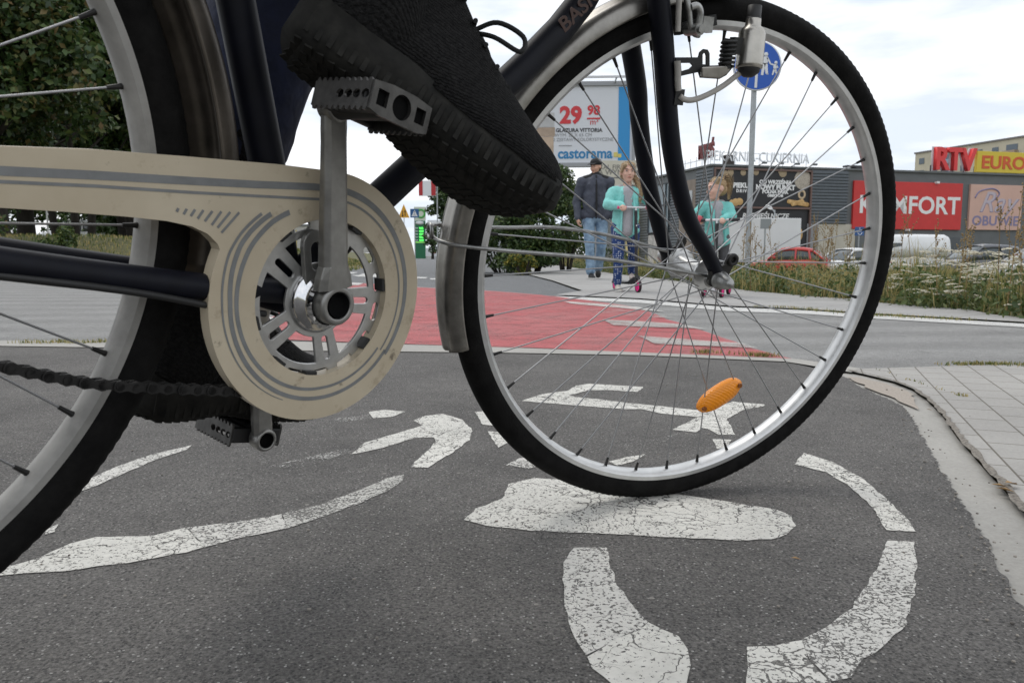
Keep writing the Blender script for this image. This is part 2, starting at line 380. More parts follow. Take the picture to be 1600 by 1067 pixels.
def sheet(name, pts, z, m, label=None, kind='structure', parent=None, cut=None):
    bm = bmesh.new(); f = bm.faces.new([bm.verts.new((x, y, z)) for x, y in pts])
    bmesh.ops.triangulate(bm, faces=[f])
    if cut:
        for ax, lo_, hi_, st in cut:
            k = lo_
            while k <= hi_:
                n = Vector((1, 0, 0)) if ax == 0 else Vector((0, 1, 0))
                bmesh.ops.bisect_plane(bm, geom=bm.verts[:] + bm.edges[:] + bm.faces[:], plane_co=n * k, plane_no=n, dist=1e-5); k += st
        for v in bm.verts: v.co.z += .0533 * float(sstep(.625, .45, np.array(v.co.y))) * float(sstep(.9, .3, np.array(v.co.x)))
    bmesh.ops.recalc_face_normals(bm, faces=bm.faces[:])
    for f in bm.faces:
        if f.normal.z < 0: f.normal_flip()
    me = bpy.data.meshes.new(name); bm.to_mesh(me); bm.free(); me.materials.append(m)
    o = bpy.data.objects.new(name, me); col.objects.link(o)
    if parent is not None: o.parent = parent
    elif kind: tag(o, label, None, kind=kind)
    return o
def rough_edge(pts, amp, step, seed=1, closed=True):
    r = random.Random(seed); out = []
    for i in range(len(pts) if closed else len(pts) - 1):
        a = Vector(pts[i]); b = Vector(pts[(i + 1) % len(pts)]); n = max(1, int((b - a).length / step)); t = (b - a).normalized() if (b - a).length else Vector((1, 0)); nn = Vector((-t.y, t.x))
        if n > 400: n = 1
        for k in range(n):
            p = a.lerp(b, k / n)
            if n > 1: p = p + nn * r.uniform(-amp, amp)
            out.append((p.x, p.y))
    return out
kerb_top = [(-3.832, 3.609),(-2.145, 3.28),(-1.331, 3.255),(-0.845, 3.23),(-0.057, 3.037),(0.471, 2.874),(0.982, 2.686),(1.098, 2.455)]
kerb_bot = [(1.033, 2.373),(0.941, 2.573),(0.913, 2.62),(0.457, 2.79),(-0.054, 2.865),(-0.766, 2.923),(-1.222, 2.984),(-2.017, 3.08),(-3.54, 3.33)]
path_edge = [(0.981, 2.296),(0.955, 2.15),(0.945, 2.024),(0.936, 1.901),(0.921, 1.808),(0.861, 1.652),(0.783, 1.457),(0.728, 1.313),(0.684, 1.194),(0.637, 1.07),(0.597, 0.96),(0.547, 0.844),(0.516, 0.76),(0.483, 0.673),(0.453, 0.592),(0.411, 0.475)]
joint = [(1.04, 2.413),(1.061, 2.321),(1.081, 2.202),(1.073, 2.083),(1.036, 1.94),(0.968, 1.741),(0.883, 1.532),(0.84, 1.413),(0.8, 1.303),(0.768, 1.21),(0.746, 1.149),(0.72, 1.076),(0.678, 0.96),(0.632, 0.83),(0.585, 0.685),(0.553, 0.583)]
far_left = [(-9.728, 7.985),(-7.712, 11.888),(-8.085, 13.971),(-6.328, 14.197),(-4.196, 12.941),(-2.218, 10.725)]
line_top = [(-2.274, 10.994),(-1.1, 9.351),(-0.222, 8.288),(0.131, 7.704),(0.391, 7.079),(0.576, 6.944),(1.06, 6.519),(1.522, 5.548),(1.953, 5.215),(2.215, 4.811),(2.731, 4.184),(3.409, 3.206)]
line_bot = [(3.265, 3.069),(2.594, 3.973),(2.088, 4.535),(1.833, 4.892),(1.414, 5.153),(0.984, 6.048),(0.535, 6.451),(0.379, 6.857)]
tag(sheet('street', far_left + line_top + [(2.898, 2.72),(1.452, 2.527),(1.098, 2.455)] + kerb_top[::-1][1:], -.008, M_street), 'worn pale asphalt side street crossed by the red cycle crossing', 'street')
street = bpy.data.objects['street']; street['kind'] = 'structure'
tag(sheet('road', [(-60, 9.0)] + [(-30, 8.2)] + far_left[::1] + line_top[1:5] + [(0.72, 8.059),(0.584, 11.424),(0.345, 14.671),(0.0, 22.026),(-0.584, 40.079)] + [(-.9, 60), (-3.5, 145), (-20, 300), (-40, 300), (-18.5, 145), (-12.2, 80), (-7.2, 40), (-5.2, 24), (-6.8, 18), (-12, 14.5), (-30, 12.8), (-60, 12.4)], -.014, M_road), 'blue grey asphalt road running away towards the petrol station', 'road')
walk = [(-0.584, 40.079),(0.0, 22.026),(0.345, 14.671),(0.584, 11.424),(0.72, 8.059),(0.398, 7.196),(0.581, 7.011),(1.068, 6.568),(1.533, 5.59),(1.963, 5.24),(2.227, 4.838),(2.744, 4.205),(3.344, 3.409)] + [(4.3, 3.2), (3.9, 3.9)] + [(2.942, 4.511),(2.908, 4.758),(3.023, 5.215),(2.89, 5.548),(2.796, 5.925),(2.768, 6.548),(2.604, 6.966),(2.412, 7.985),(2.417, 8.968),(2.314, 11.888),(2.038, 15.722),(1.877, 23.188),(1.646, 33.907),(0.793, 48.994),(-0.306, 63.004)] 
tag(sheet('pavement', walk, .004, M_walk), 'light concrete pavement where the walkers come along beside the weeds', 'pavement')
red = sheet('red_crossing', rough_edge([(-2.218, 10.725),(-1.637, 9.991),(-1.064, 9.042),(-0.218, 8.134),(0.129, 7.57),(0.388, 7.022),(0.662, 6.266),(0.846, 5.619),(0.879, 5.093),(0.897, 4.246),(0.921, 3.639),(0.94, 3.305),(0.937, 3.005),(0.988, 2.702),(0.847, 2.72),(0.679, 2.763),(0.472, 2.884),(0.173, 3.026),(-0.058, 3.102),(-0.528, 3.23),(-0.995, 3.382),(-1.151, 3.52),(-1.412, 4.607),(-1.682, 6.266)], .012, .12), -.003, M_red, parent=street)
for pts, m_ in (([(0.404, 6.212),(0.646, 5.885),(0.892, 5.478),(0.984, 5.034),(0.849, 5.215),(0.673, 5.512),(0.445, 5.885)], M_worn), ([(0.483, 5.343),(0.688, 5.278),(0.851, 4.976),(0.956, 4.511),(0.883, 4.419),(0.759, 4.656),(0.507, 4.976)], M_faded),
            ([(0.508, 4.419),(0.699, 4.288),(0.875, 4.125),(0.954, 3.833),(0.9, 3.867),(0.646, 3.955),(0.522, 4.048)], M_pale), ([(0.562, 3.506),(0.694, 3.396),(0.813, 3.292),(0.944, 3.206),(0.954, 3.026),(0.767, 3.102),(0.677, 3.136),(0.578, 3.183),(0.573, 3.356)], M_pale),
            ([(-2.226, 10.595),(-1.947, 10.345),(-1.881, 9.66),(-2.037, 9.768)], M_white_far), ([(-1.483, 4.607),(-1.28, 4.511),(-1.211, 4.125),(-1.359, 4.164)], M_white_far), ([(-2.055, 7.441),(-1.783, 7.316),(-1.712, 6.751),(-1.939, 6.857)], M_white_far), ([(-1.736, 5.768),(-1.472, 5.619),(-1.41, 5.215),(-1.633, 5.278)], M_white_far)):
    sheet('white_block', pts, .001, m_, parent=street)
sheet('edge_line', line_top[4:] + line_bot, -.004, M_white_far, parent=street)
for q in ([(-3.785, 17.974),(-3.424, 17.613),(-3.276, 16.306),(-3.567, 16.614)], [(-3.091, 16.306),(-2.599, 15.722),(-2.497, 14.671),(-2.902, 14.921)], [(-2.418, 14.921),(-2.221, 14.197),(-2.098, 12.941),(-2.378, 13.971)], [(-1.65, 13.752),(-1.449, 13.54),(-1.396, 12.753),(-1.574, 12.941)], [(-1.343, 12.941),(-1.137, 12.753),(-1.094, 12.052),(-1.268, 12.22)], [(-3.099, 15.179),(-2.497, 14.671),(-2.239, 13.54),(-2.718, 13.971)]):
    sheet('dash', q, -.008, M_white_far, parent=bpy.data.objects['road'])
tag(sheet('kerb_strip', kerb_top + kerb_bot, .003, M_kerb), 'flush concrete kerb between the street and the cycle path', 'kerb')
path_poly = kerb_bot[::-1][:-1] + [(0.985, 2.4)] + rough_edge(path_edge + [(.62, .36)], .0042, .011, 5, False) + [(.5, -3), (-9, -3), (-9, 3)]
cyc = sheet('cycle_path', path_poly, 0, M_path, cut=((0, -1.6, .9, .12), (1, .30, .75, .04)))
tag(cyc, 'dark grainy asphalt cycle path with a worn white bicycle symbol', 'cycle path')
edge_kerb = [(.58, .30)] + [(x - .035, y - .012) for x, y in path_edge[::-1]] + [(0.989, 2.36)] + joint + [(1.2, .2)]
tag(sheet('kerb', edge_kerb, -.004, M_kerb), 'curved pale concrete edging kerb beside the dark cycle path', 'kerb')
side = [(1.098, 2.455),(1.452, 2.527),(2.898, 2.72)] + [(6, -2), (.9, -2)] + joint[::-1]
tag(sheet('footway', side, .002, M_slab), 'square concrete slabs of the footway at the right', 'pavement')
jb = [Vector(p) for p in joint]; mbj = MB()
left, right = [], []
for i, p in enumerate(jb):
    t = (jb[min(i + 1, len(jb) - 1)] - jb[max(i - 1, 0)]).normalized(); n = Vector((-t.y, t.x)); wd = .0035 + .0035 * min(1, i / 8)
    left.append((p + n * wd)); right.append((p - n * wd))
sheet('grit_joint', rough_edge([(p.x, p.y) for p in left] + [(p.x, p.y) for p in right[::-1]], .004, .02, 8), .006, M_grit, parent=bpy.data.objects['footway'])
sheet('grit_drift', rough_edge([(0.987, 2.309),(1.023, 2.284),(1.052, 2.168),(1.032, 2.005),(0.951, 1.8),(0.953, 1.864),(0.956, 1.949),(0.965, 2.093)], .008, .03, 4), .0005, mat('sandy_grit', (.36, .31, .26), .95, var=.3, vscale=220, c2=(.42, .37, .32), bump=.6, bscale=200), parent=bpy.data.objects['kerb'])

# the worn bicycle symbol
SYM = [
 (M_white, [(0.527, 1.394),(0.554, 1.332),(0.561, 1.222),(0.544, 1.093),(0.533, 1.025),(0.521, 0.983),(0.487, 0.99),(0.51, 1.079),(0.522, 1.181),(0.517, 1.267),(0.483, 1.315)]),
 (M_worn, [(0.47, 0.953),(0.5, 0.947),(0.47, 0.881),(0.423, 0.794),(0.381, 0.729),(0.348, 0.691),(0.311, 0.662),(0.286, 0.63),(0.266, 0.624),(0.262, 0.662),(0.269, 0.697),(0.301, 0.722),(0.344, 0.764),(0.396, 0.835),(0.439, 0.9)]),
 (M_white, [(0.265, 0.623),(0.239, 0.592),(0.22, 0.566),(0.178, 0.566),(0.198, 0.63),(0.214, 0.683),(0.24, 0.685),(0.268, 0.696),(0.261, 0.661)]),
 (M_worn, [(0.076, 0.929),(0.116, 0.929),(0.114, 0.881),(0.114, 0.818),(0.123, 0.764),(0.132, 0.732),(0.122, 0.716),(0.095, 0.697),(0.066, 0.668),(0.059, 0.697),(0.054, 0.75),(0.055, 0.818),(0.061, 0.881)]),
 (M_white, [(0.133, 0.732),(0.156, 0.703),(0.159, 0.679),(0.156, 0.651),(0.145, 0.615),(0.132, 0.566),(0.105, 0.583),(0.085, 0.615),(0.069, 0.646),(0.066, 0.666),(0.096, 0.696),(0.122, 0.715)]),
 (M_white, [(-0.005, 1.198),(0.036, 1.23),(0.071, 1.222),(0.105, 1.198),(0.13, 1.151),(0.249, 1.145),(0.274, 1.132),(0.338, 1.093),(0.373, 1.073),(0.383, 1.043),(0.374, 1.007),(0.354, 0.976),(0.326, 0.958),(0.281, 0.953),(0.211, 0.964),(0.099, 0.978),(0.025, 0.988),(-0.034, 1.007),(-0.065, 1.03),(-0.05, 1.079),(-0.014, 1.123)]),
 (M_white, [(-0.604, 0.83),(-0.582, 0.862),(-0.559, 0.896),(-0.547, 0.942),(-0.527, 0.964),(-0.456, 0.969),(-0.428, 1.0),(-0.376, 0.931),(-0.392, 0.913),(-0.446, 0.881),(-0.506, 0.857),(-0.571, 0.844),(-0.596, 0.818)]),
 (M_worn, [(-0.427, 1.0),(-0.361, 1.025),(-0.318, 1.054),(-0.293, 0.997),(-0.34, 0.964),(-0.375, 0.931)]),
 (M_fade2, [(-0.318, 1.054),(-0.275, 1.096),(-0.233, 1.164),(-0.196, 1.237),(-0.175, 1.252),(-0.172, 1.212),(-0.184, 1.174),(-0.214, 1.111),(-0.255, 1.048),(-0.293, 0.997)]),
 (M_worn, [(-0.652, 1.051),(-0.674, 1.215),(-0.67, 1.299),(-0.644, 1.385),(-0.603, 1.452),(-0.598, 1.413),(-0.624, 1.341),(-0.635, 1.259),(-0.644, 1.187),(-0.654, 1.161),(-0.642, 1.065)]),
 (M_worn, [(-0.607, 0.993),(-0.603, 1.015),(-0.59, 0.983),(-0.597, 0.974)]),
 (M_faded, [(-0.408, 1.307),(-0.362, 1.362),(-0.303, 1.432),(-0.279, 1.413),(-0.332, 1.332),(-0.387, 1.291)]),
 (M_white, [(-0.213, 1.672),(-0.194, 1.727),(-0.156, 1.748),(-0.109, 1.685),(-0.081, 1.584),(-0.082, 1.494),(-0.103, 1.413),(-0.142, 1.291),(-0.173, 1.299),(-0.157, 1.394),(-0.145, 1.483),(-0.153, 1.515),(-0.176, 1.515),(-0.199, 1.499),(-0.238, 1.432),(-0.279, 1.39),(-0.288, 1.385),(-0.281, 1.473),(-0.227, 1.56),(-0.188, 1.627)]),
 (M_white, [(-0.327, 1.77),(-0.296, 1.793),(-0.243, 1.774),(-0.266, 1.713),(-0.306, 1.699)]), (M_faded, [(-0.392, 1.692),(-0.322, 1.741),(-0.308, 1.692),(-0.37, 1.659)]),
 (M_white, [(-0.085, 1.77),(-0.059, 1.785),(-0.015, 1.8),(0.0, 1.608),(-0.035, 1.621),(-0.062, 1.633)]), (M_white, [(-0.049, 1.572),(-0.018, 1.56),(0.0, 1.483),(-0.026, 1.432)]),
 (M_white, [(0.024, 1.906),(0.079, 2.005),(0.147, 2.053),(0.177, 2.135),(0.214, 2.168),(0.358, 2.114),(0.329, 2.036),(0.26, 2.063),(0.204, 2.063),(0.144, 1.981),(0.165, 1.958),(0.213, 1.932),(0.279, 1.88),(0.352, 1.839),(0.422, 1.793),(0.457, 1.793),(0.538, 1.897),(0.606, 1.859),(0.595, 1.835),(0.537, 1.793),(0.491, 1.727),(0.469, 1.692),(0.445, 1.538),(0.411, 1.538),(0.403, 1.59),(0.394, 1.602),(0.372, 1.56),(0.328, 1.584),(0.361, 1.633),(0.41, 1.713),(0.338, 1.751),(0.302, 1.803),(0.259, 1.803),(0.202, 1.827),(0.099, 1.872)]),
 (M_white, [(0.39, 1.502),(0.426, 1.495),(0.398, 1.432),(0.378, 1.423)]), (M_worn, [(-0.01, 1.309),(0.014, 1.358),(0.051, 1.358),(0.054, 1.307),(0.028, 1.287)]), (M_white, [(0.168, 1.332),(0.198, 1.358),(0.239, 1.385),(0.21, 1.332),(0.179, 1.307)]), (M_faded, [(0.155, 1.432),(0.246, 1.483),(0.334, 1.549),(0.295, 1.483),(0.187, 1.404)])]
for k, (m_, pts) in enumerate(SYM): sheet('painted_symbol', rough_edge(pts, .0017, .015, k), .0012, m_, parent=cyc)

# ------------------------------------------------------------------ bicycle
def frame_of(yaw, lean, o):
    f = Vector((math.cos(yaw), math.sin(yaw), 0)); n0 = Vector((math.sin(yaw), -math.cos(yaw), 0)); z = Vector((0, 0, 1))
    u = z * math.cos(lean) + n0 * math.sin(lean); n = n0 * math.cos(lean) - z * math.sin(lean)
    m = Matrix((f, -n, u)).transposed().to_4x4(); m.translation = Vector(o); return m
MBK = frame_of(.8751, .1315, (-0.24392902038096423, 0.7745603656181804, 0.0))        # x forward, y to the left, z up; origin on the ground below the crank axle
MFR = MBK.inverted() @ frame_of(.3736, .22, (.2466, 1.0766, .3371))   # the steered front end, origin in the front hub
BBZ = .3232
bike = thing('bicycle', 'old city bicycle with cream chain guard ridden across the painted cycle symbol', 'bicycle')
bike.matrix_world = MBK
M_black = mat('black_frame_paint', (.004, .0046, .009), .5, var=.3, vscale=40, spec=.22)
M_rub = mat('tyre_rubber', (.0045, .0042, .004), .85, var=.3, vscale=60, c2=(.010, .0095, .009), bump=.3, bscale=300, spec=.14)
M_alu = mat('rim_aluminium', (.62, .62, .61), .38, .75, var=.12, vscale=35, rvar=.1)
M_alur = mat('rear_rim_dull', (.30, .29, .27), .65, .15, var=.25, vscale=25)
M_steel = mat('dull_steel', (.33, .33, .32), .38, .9, var=.3, vscale=80, rvar=.12)
M_chrome = mat('chrome', (.75, .75, .76), .12, 1, var=.1, vscale=50)
M_fend = mat('mudguard_steel', (.30, .285, .26), .34, .9, var=.3, vscale=30, rvar=.14)
M_fend2 = mat('mudguard_brown', (.11, .095, .08), .36, .75, var=.35, vscale=24, rvar=.12)
M_spoke = mat('spoke_steel', (.34, .34, .345), .35, .85)
M_crank = mat('cast_alloy', (.30, .295, .28), .40, .8, var=.18, vscale=60, rvar=.1)
M_dark = mat('blackened_steel', (.018, .017, .016), .5, .3, var=.4, vscale=120)
M_hole = mat('hole_shade_black', (.006, .006, .006), .95, spec=.1)  # near-black colour standing in for the shade inside bolt holes and pedal openings
M_plas = mat('black_plastic', (.016, .016, .016), .55)
M_cable = mat('grey_cable_sheath', (.38, .36, .33), .55, var=.15, vscale=60)
M_orange = mat('orange_reflector', (.86, .28, .008), .22, spec=.6, bump=.22, wave=(150, 'DIAGONAL', 0))
m_, t_, N_, l_, b_ = node_mat('cream_plastic')
co_ = N_.new('ShaderNodeTexCoord').outputs['Object']
c_ = ramp(N_, l_, noise(N_, l_, co_, 14, 6, .6), [(.3, (.47, .395, .28)), (.7, (.56, .485, .36))])
c_ = mixc(N_, l_, ramp(N_, l_, noise(N_, l_, co_, 26, 8, .72), [(.57, 0.), (.72, .6)]), c_, (.20, .13, .075))
c_ = mixc(N_, l_, ramp(N_, l_, noise(N_, l_, co_, 47, 5, .6), [(.665, 0.), (.75, .8)]), c_, (.06, .045, .03))
l_(c_, b_.inputs['Base Color']); b_.inputs['Roughness'].default_value = .42
M_cream = m_
M_stripe = mat('grey_stripe', (.19, .195, .195), .5, var=.15, vscale=60)

def wheel(T, phase, nsp, rimm, name='wheel', reflector=False, stretch=1):
    ax = (0, -1, 0)
    mb = MB()
    prof = [(.3035, -.0085), (.3022, 0), (.3035, .0085), (.3075, .0125), (.3195, .0128), (.3195, .0105), (.3140, .0085), (.3140, -.0085), (.3195, -.0105), (.3195, -.0128), (.3075, -.0125)]
    mb.lathe(prof, (0, 0, 0), ax, 144, closed_prof=True, ref=(1, 0, 0))
    rim = mb.build(name, rimm, bike, T)
    es = rim.modifiers.new('e', 'EDGE_SPLIT'); es.split_angle = R(40)
    mb = MB(); r = .0185; c = .3265; n = 24; SEG = 420; rings = []
    for i in range(SEG):
        t = 2 * math.pi * i / SEG; d = Vector((math.cos(t), 0, math.sin(t))); rg = []
        for k in range(n):
            p = 2 * math.pi * k / n; cr = math.cos(p); sr = math.sin(p); rr = r
            if cr > .05 and (i % 2 == 0) and abs(sr) > .25: rr -= .0007
            if cr > .55 and k % 2: rr -= .0008
            if k == 5 or k == n - 5: rr += .0007
            rg.append(d * (c + rr * cr) + Vector((0, -rr * sr * .98, 0)))
        rings.append(rg)
    mb.loft(rings, closed=True); mb.build('tyre', M_rub, rim, T)
    mb = MB()
    mb.lathe([(.0, -.034), (.021, -.034), (.0215, -.0335), (.0215, -.031), (.0150, -.029), (.0125, -.022), (.012, 0), (.0125, .022), (.0150, .029), (.0215, .031), (.0215, .0335), (.021, .034), (0, .034)], (0, 0, 0), ax, 40)
    mb.lathe([(0, -.06), (.0048, -.06), (.0048, .06), (0, .06)], (0, 0, 0), ax, 16)
    h_ = mb.build('hub', M_alu, rim, T); h_.modifiers.new('e', 'EDGE_SPLIT').split_angle = R(40)
    sgn = {0: 1, 3: 1, 1: -1, 2: -1}; sp = []
    for k in range(nsp):
        a = phase + 2 * math.pi * k / nsp; near = k % 2 == 0; yy = -.0325 if near else .0325
        ha = a + sgn[k % 4] * R(74)
        P = Vector((math.cos(a) * .3022, 0, math.sin(a) * .3022)); Hh = Vector((math.cos(ha) * .0188, yy + (-.0015 if sgn[k % 4] > 0 else .0015), math.sin(ha) * .0188))
        d = (Hh - P).normalized(); mb = MB()
        mb.tube([P + d * .008, Hh], .00092, 8); mb.tube([P - d * .002, P + d * .003, P + d * .012], [.0028, .0021, .0017], 8, 1)
        mb.build('spoke', [M_spoke, M_dark], rim, T); sp.append((P, Hh, a))
    if reflector:
        a1, b1 = (0.0374, -0.012, -0.2057), (0.1045, -0.012, -0.1662)
        A = Vector(a1); Bv = Vector(b1); X = (Bv - A).normalized(); Y = Vector((0, -1, 0)); Zv = X.cross(Y); Ld = (Bv - A).length; mb = MB(); top = []; botm = []; N = 28
        for i in range(N):
            t = 2 * math.pi * i / N; cx = math.cos(t); u = .5 + .5 * (abs(cx) ** .8 * (1 if cx > 0 else -1)) * 1.0; wv = math.sin(t) * .0165 * (1 if abs(cx) < .7 else .95)
            top.append(A + X * Ld * u + Zv * wv)
        cen = A + X * Ld / 2
        rings = [[p - Y * .005 for p in top], [p + Y * .001 for p in top], [cen + (p - cen) * .86 + Y * .005 for p in top], [cen + (p - cen) * .3 + Y * .0065 for p in top]]
        mb.loft(rings)
        rf = mb.build('reflector', M_orange, rim, T)
        for q in (A + X * .007, Bv - X * .007): mb = MB(); mb.cyl(q - Y * .006, q + Y * .0075, .0035, 12); mb.build('reflector_clip', mat('amber_clip', (.22, .07, .01), .5), rim, T)
    return rim
front_wheel = wheel(MFR, -2.0708, 36, M_alu, 'wheel', True)
TR = Matrix.Translation((-.4461, 0, BBZ + .0758))
rear_wheel = wheel(TR, R(-63.2), 36, M_alur, 'wheel')
rear_wheel['label'] = 'rear wheel with a dull greyish rim'

def fender(name, T, r0, r1, hw, a0, a1, ridge=True, lip=True):
    mb = MB(); prof = []
    for k in range(-8, 9):
        t = k / 8; y = hw * math.sin(t * math.pi / 2 * .98) ; rr = r0 + (r1 - r0) * math.cos(t * math.pi / 2) ** .75
        if ridge and abs(k) in (2,): rr -= .0022
        prof.append((rr, y))
    prof = [(r0 - .003, -hw * .90)] + [(r0 - .002, -hw)] + prof + [(r0 - .002, hw), (r0 - .003, hw * .90)]
    mb.lathe(prof, (0, 0, 0), (0, -1, 0), 90, a0=a0, a1=a1, ref=(1, 0, 0))
    o = mb.build(name, M_fend, bike, T); s = o.modifiers.new('s', 'SOLIDIFY'); s.thickness = .0012; s.offset = -1; return o
ff = fender('mudguard', MFR, .3385, .3615, .027, R(92), R(196))
# lathe turns from x towards -z for axis -y: angles measured that way
rf = fender('mudguard', TR, .362, .385, .0285, R(-10), R(172))
rf.data.materials.clear(); rf.data.materials.append(M_fend2)
rf['label'] = 'rear mudguard, brown and dull with one bright streak'
# steel wire stay looped round the front mudguard
def stay(pts, r, T, name, parent, m=None): mb = MB(); mb.tube(catmull(pts, 8), r, 10); return mb.build(name, m or M_steel, parent, T)
stay([(-.004, -.046, -.003), (-.012, -.047, .002), (-.148, -.045, .0225), (-.285, -.040, .0325), (-.335, -.033, .036), (-.358, -.024, .038), (-.3685, -.006, .041), (-.3690, .004, .048), (-.364, .016, .052), (-.345, .029, .05), (-.2689, .040, .0455), (-.1885, .044, .0455), (-.10, .045, .034), (-.0074, .046, .0124)], .0024, MFR, 'mudguard_stay', ff)
mb = MB(); mb.tube([Vector((-.372, 0, .048)) + Vector((0, math.cos(t) * .008, math.sin(t) * .008)) for t in np.linspace(0, 5.6, 18)], .0024, 8); mb.build('stay_loop', M_steel, ff, MFR)
mb = MB(); mb.tube([Vector((-.003, -.047, -.003)) + Vector((math.cos(t) * .0075, 0, math.sin(t) * .0075)) for t in np.linspace(0, 6.28, 18)], .0028, 8); mb.build('stay_eyelet', M_steel, ff, MFR)

# fork
mb = MB()
near = [(-0.1191, -0.05, 0.2773),(-0.0994, -0.05, 0.1936),(-0.0802, -0.05, 0.1323),(-0.0542, -0.05, 0.078),(-0.0184, -0.05, 0.0333),(0.0002, -0.05, 0.0079)]; far = [(-0.0973, 0.05, 0.2325),(-0.0851, 0.05, 0.188),(-0.0655, 0.05, 0.1288),(-0.036, 0.05, 0.0606),(-0.0119, 0.05, 0.0141)]
npth = [(-.152, -.034, .385), (-.138, -.040, .345)] + [(x, -.044 - .010 * i / 5, z) for i, (x, y, z) in enumerate(near)]
npth[-1] = (.0005, -.056, .004)
fpth = [(-.152, .034, .385), (-.132, .040, .325)] + [(x, .044 + .010 * i / 4, z) for i, (x, y, z) in enumerate(far)] + [(.0, .055, .0)]
for pth in (npth, fpth):
    q = catmull(pth, 6); n = len(q); mb.tube(q, [.0150 - .0052 * (i / n) for i in range(n)], 16, flat=.9)
mb.tube([(-.152, -.036, .385), (-.150, 0, .394), (-.152, .036, .385)], .0165, 14)
fork = mb.build('fork', M_black, bike, MFR)
for s in (-1, 1):
    y = s * .054; mb = MB()
    mb.prism([(-.012, -.008), (.0, -.013), (.012, -.008), (.014, .006), (.022, .026), (.018, .034), (.010, .033), (.006, .02), (-.008, .014), (-.016, .01)], y - .002 + s * .004, y + .002 + s * .004, lambda u, v, d: (u, d, v))
    mb.build('dropout', M_dark, fork, MFR)
mb = MB(); mb.tube([Vector((.0155, -.0615, .0265)) + Vector((math.cos(t) * .006, 0, math.sin(t) * .006)) for t in np.linspace(0, 6.28, 18)], .0026, 8, closed=False); mb.build('eyelet', M_dark, fork, MFR)
for s in (-1, 1):
    mb = MB(); mb.lathe([(.0125, .060), (.0125, .064), (.0105, .066), (.0095, .074), (.0070, .083), (.0045, .087), (0, .088)], (0, 0, 0), (0, s, 0), 24); mb.build('axle_nut', M_steel, fork, MFR)

# frame tubes
HT0 = MFR @ Vector((-.158, 0, .415)); HT1 = MFR @ Vector((-.205, 0, .595))
dt_lo = (0.0221, -0.015, 0.3572); dt_a = (0.0811, -0.03, 0.4214); dt_b = (0.2979, -0.085, 0.6479)
mb = MB()
mb.tube(catmull([(0, 0, BBZ + .012), dt_lo, dt_a, dt_b, tuple(HT0.lerp(HT1, .35))], 6), .0158, 16)
mb.tube([HT0, HT1], .0185, 18)
st0 = (-0.0651, 0, 0.5697); st1 = (-0.0303, 0, 0.4434)
sd = (Vector(st0) - Vector(st1)).normalized(); seat_top = Vector(st1) + sd * .42
mb.tube([(-.004, 0, BBZ), st1, seat_top], .0162, 16)
tt = HT0.lerp(HT1, .8); mb.tube(catmull([tuple(Vector(st1) + sd * .17), (.12, -.02, .74), tuple(tt)], 6), .0135, 14)
mb.tube([(0, -.036, BBZ), (0, .036, BBZ)], .0215, 20)
for s in (-1, 1):
    mb.tube(catmull([(0, s * .022, BBZ + .002), (-.05, s * .032, .3325), (-.10, s * .040, .3365), (-.256, s * .050, .3595), (-.4461, s * .06, .393)], 5), .0112, 14)
    mb.tube(catmull([tuple(Vector(st1) + sd * .36 + Vector((0, s * .016, 0))), (-.22, s * .045, .70), (-.4461, s * .064, .402)], 5), .0085, 12)
frame = mb.build('frame', M_black, bike)
# lettering on the down tube
dv = (Vector(dt_b) - Vector(dt_a)).normalized()
lx = dv; lz = Vector((-.32, -.945, 0)); lz = (lz - lx * lz.dot(lx)).normalized(); ly = lz.cross(lx)
k = text('BASIC', .021, mat('worn_orange_lettering', (.055, .024, .015), .6), frame, (0, 0, 0), (0, 0, 0), ext=.0004, bold=.0004, sx=1.25)
k.matrix_local = Matrix.Translation(Vector(dt_b) - dv * .018 + lz * .0159) @ Matrix((lx, ly, lz)).transposed().to_4x4()
stay([(-.40, -.052, .372), (-.256, -.058, .352), (-.17, -.055, .338), (-.10, -.046, .322), (-.05, -.038, .312)], .0028, None, 'brake_cable', frame, M_plas)

# chain guard: ring round the chainring with a long arm to the rear
GC = (.0026, BBZ + .0027); GR, GH = .1137, .0717
bm = bmesh.new(); NS = 96; outer = []; inner = []
for i in range(NS):
    t = 2 * math.pi * i / NS
    outer.append(bm.verts.new((GC[0] + GR * math.cos(t), -.052, GC[1] + GR * math.sin(t)))); inner.append(bm.verts.new((GC[0] + GH * math.cos(t), -.052, GC[1] + GH * math.sin(t))))
for i in range(NS): bm.faces.new((outer[i], outer[(i + 1) % NS], inner[(i + 1) % NS], inner[i]))
topl = [(-0.0493, -0.052, 0.4406),(-0.1276, -0.052, 0.4395),(-0.1971, -0.052, 0.438),(-0.2553, -0.052, 0.4343)]; botl = [(-0.2561, -0.052, 0.3955),(-0.2179, -0.052, 0.3946),(-0.175, -0.052, 0.3928),(-0.1466, -0.052, 0.3908),(-0.1263, -0.052, 0.3873),(-0.113, -0.052, 0.3817),(-0.1046, -0.052, 0.3742)]
ia, ib = NS // 4 - 1, int(round(158 / 360 * NS))
poly = [outer[i] for i in range(ib, ia - 1, -1)] + [bm.verts.new(p) for p in topl] + [bm.verts.new((-.40, -.052, .4245)), bm.verts.new((-.475, -.052, .416)), bm.verts.new((-.49, -.052, .40)), bm.verts.new((-.475, -.052, .386)), bm.verts.new((-.40, -.052, .390))] + [bm.verts.new(p) for p in botl]
bm.faces.new(poly)
bmesh.ops.recalc_face_normals(bm, faces=bm.faces[:])
me = bpy.data.meshes.new('chain_guard'); bm.to_mesh(me); bm.free()
if me.polygons[0].normal.y > 0: me.flip_normals()
me.materials.append(M_cream); guard = bpy.data.objects.new('chain_guard', me); col.objects.link(guard); guard.parent = bike
s = guard.modifiers.new('s', 'SOLIDIFY'); s.thickness = .013; s.offset = -1
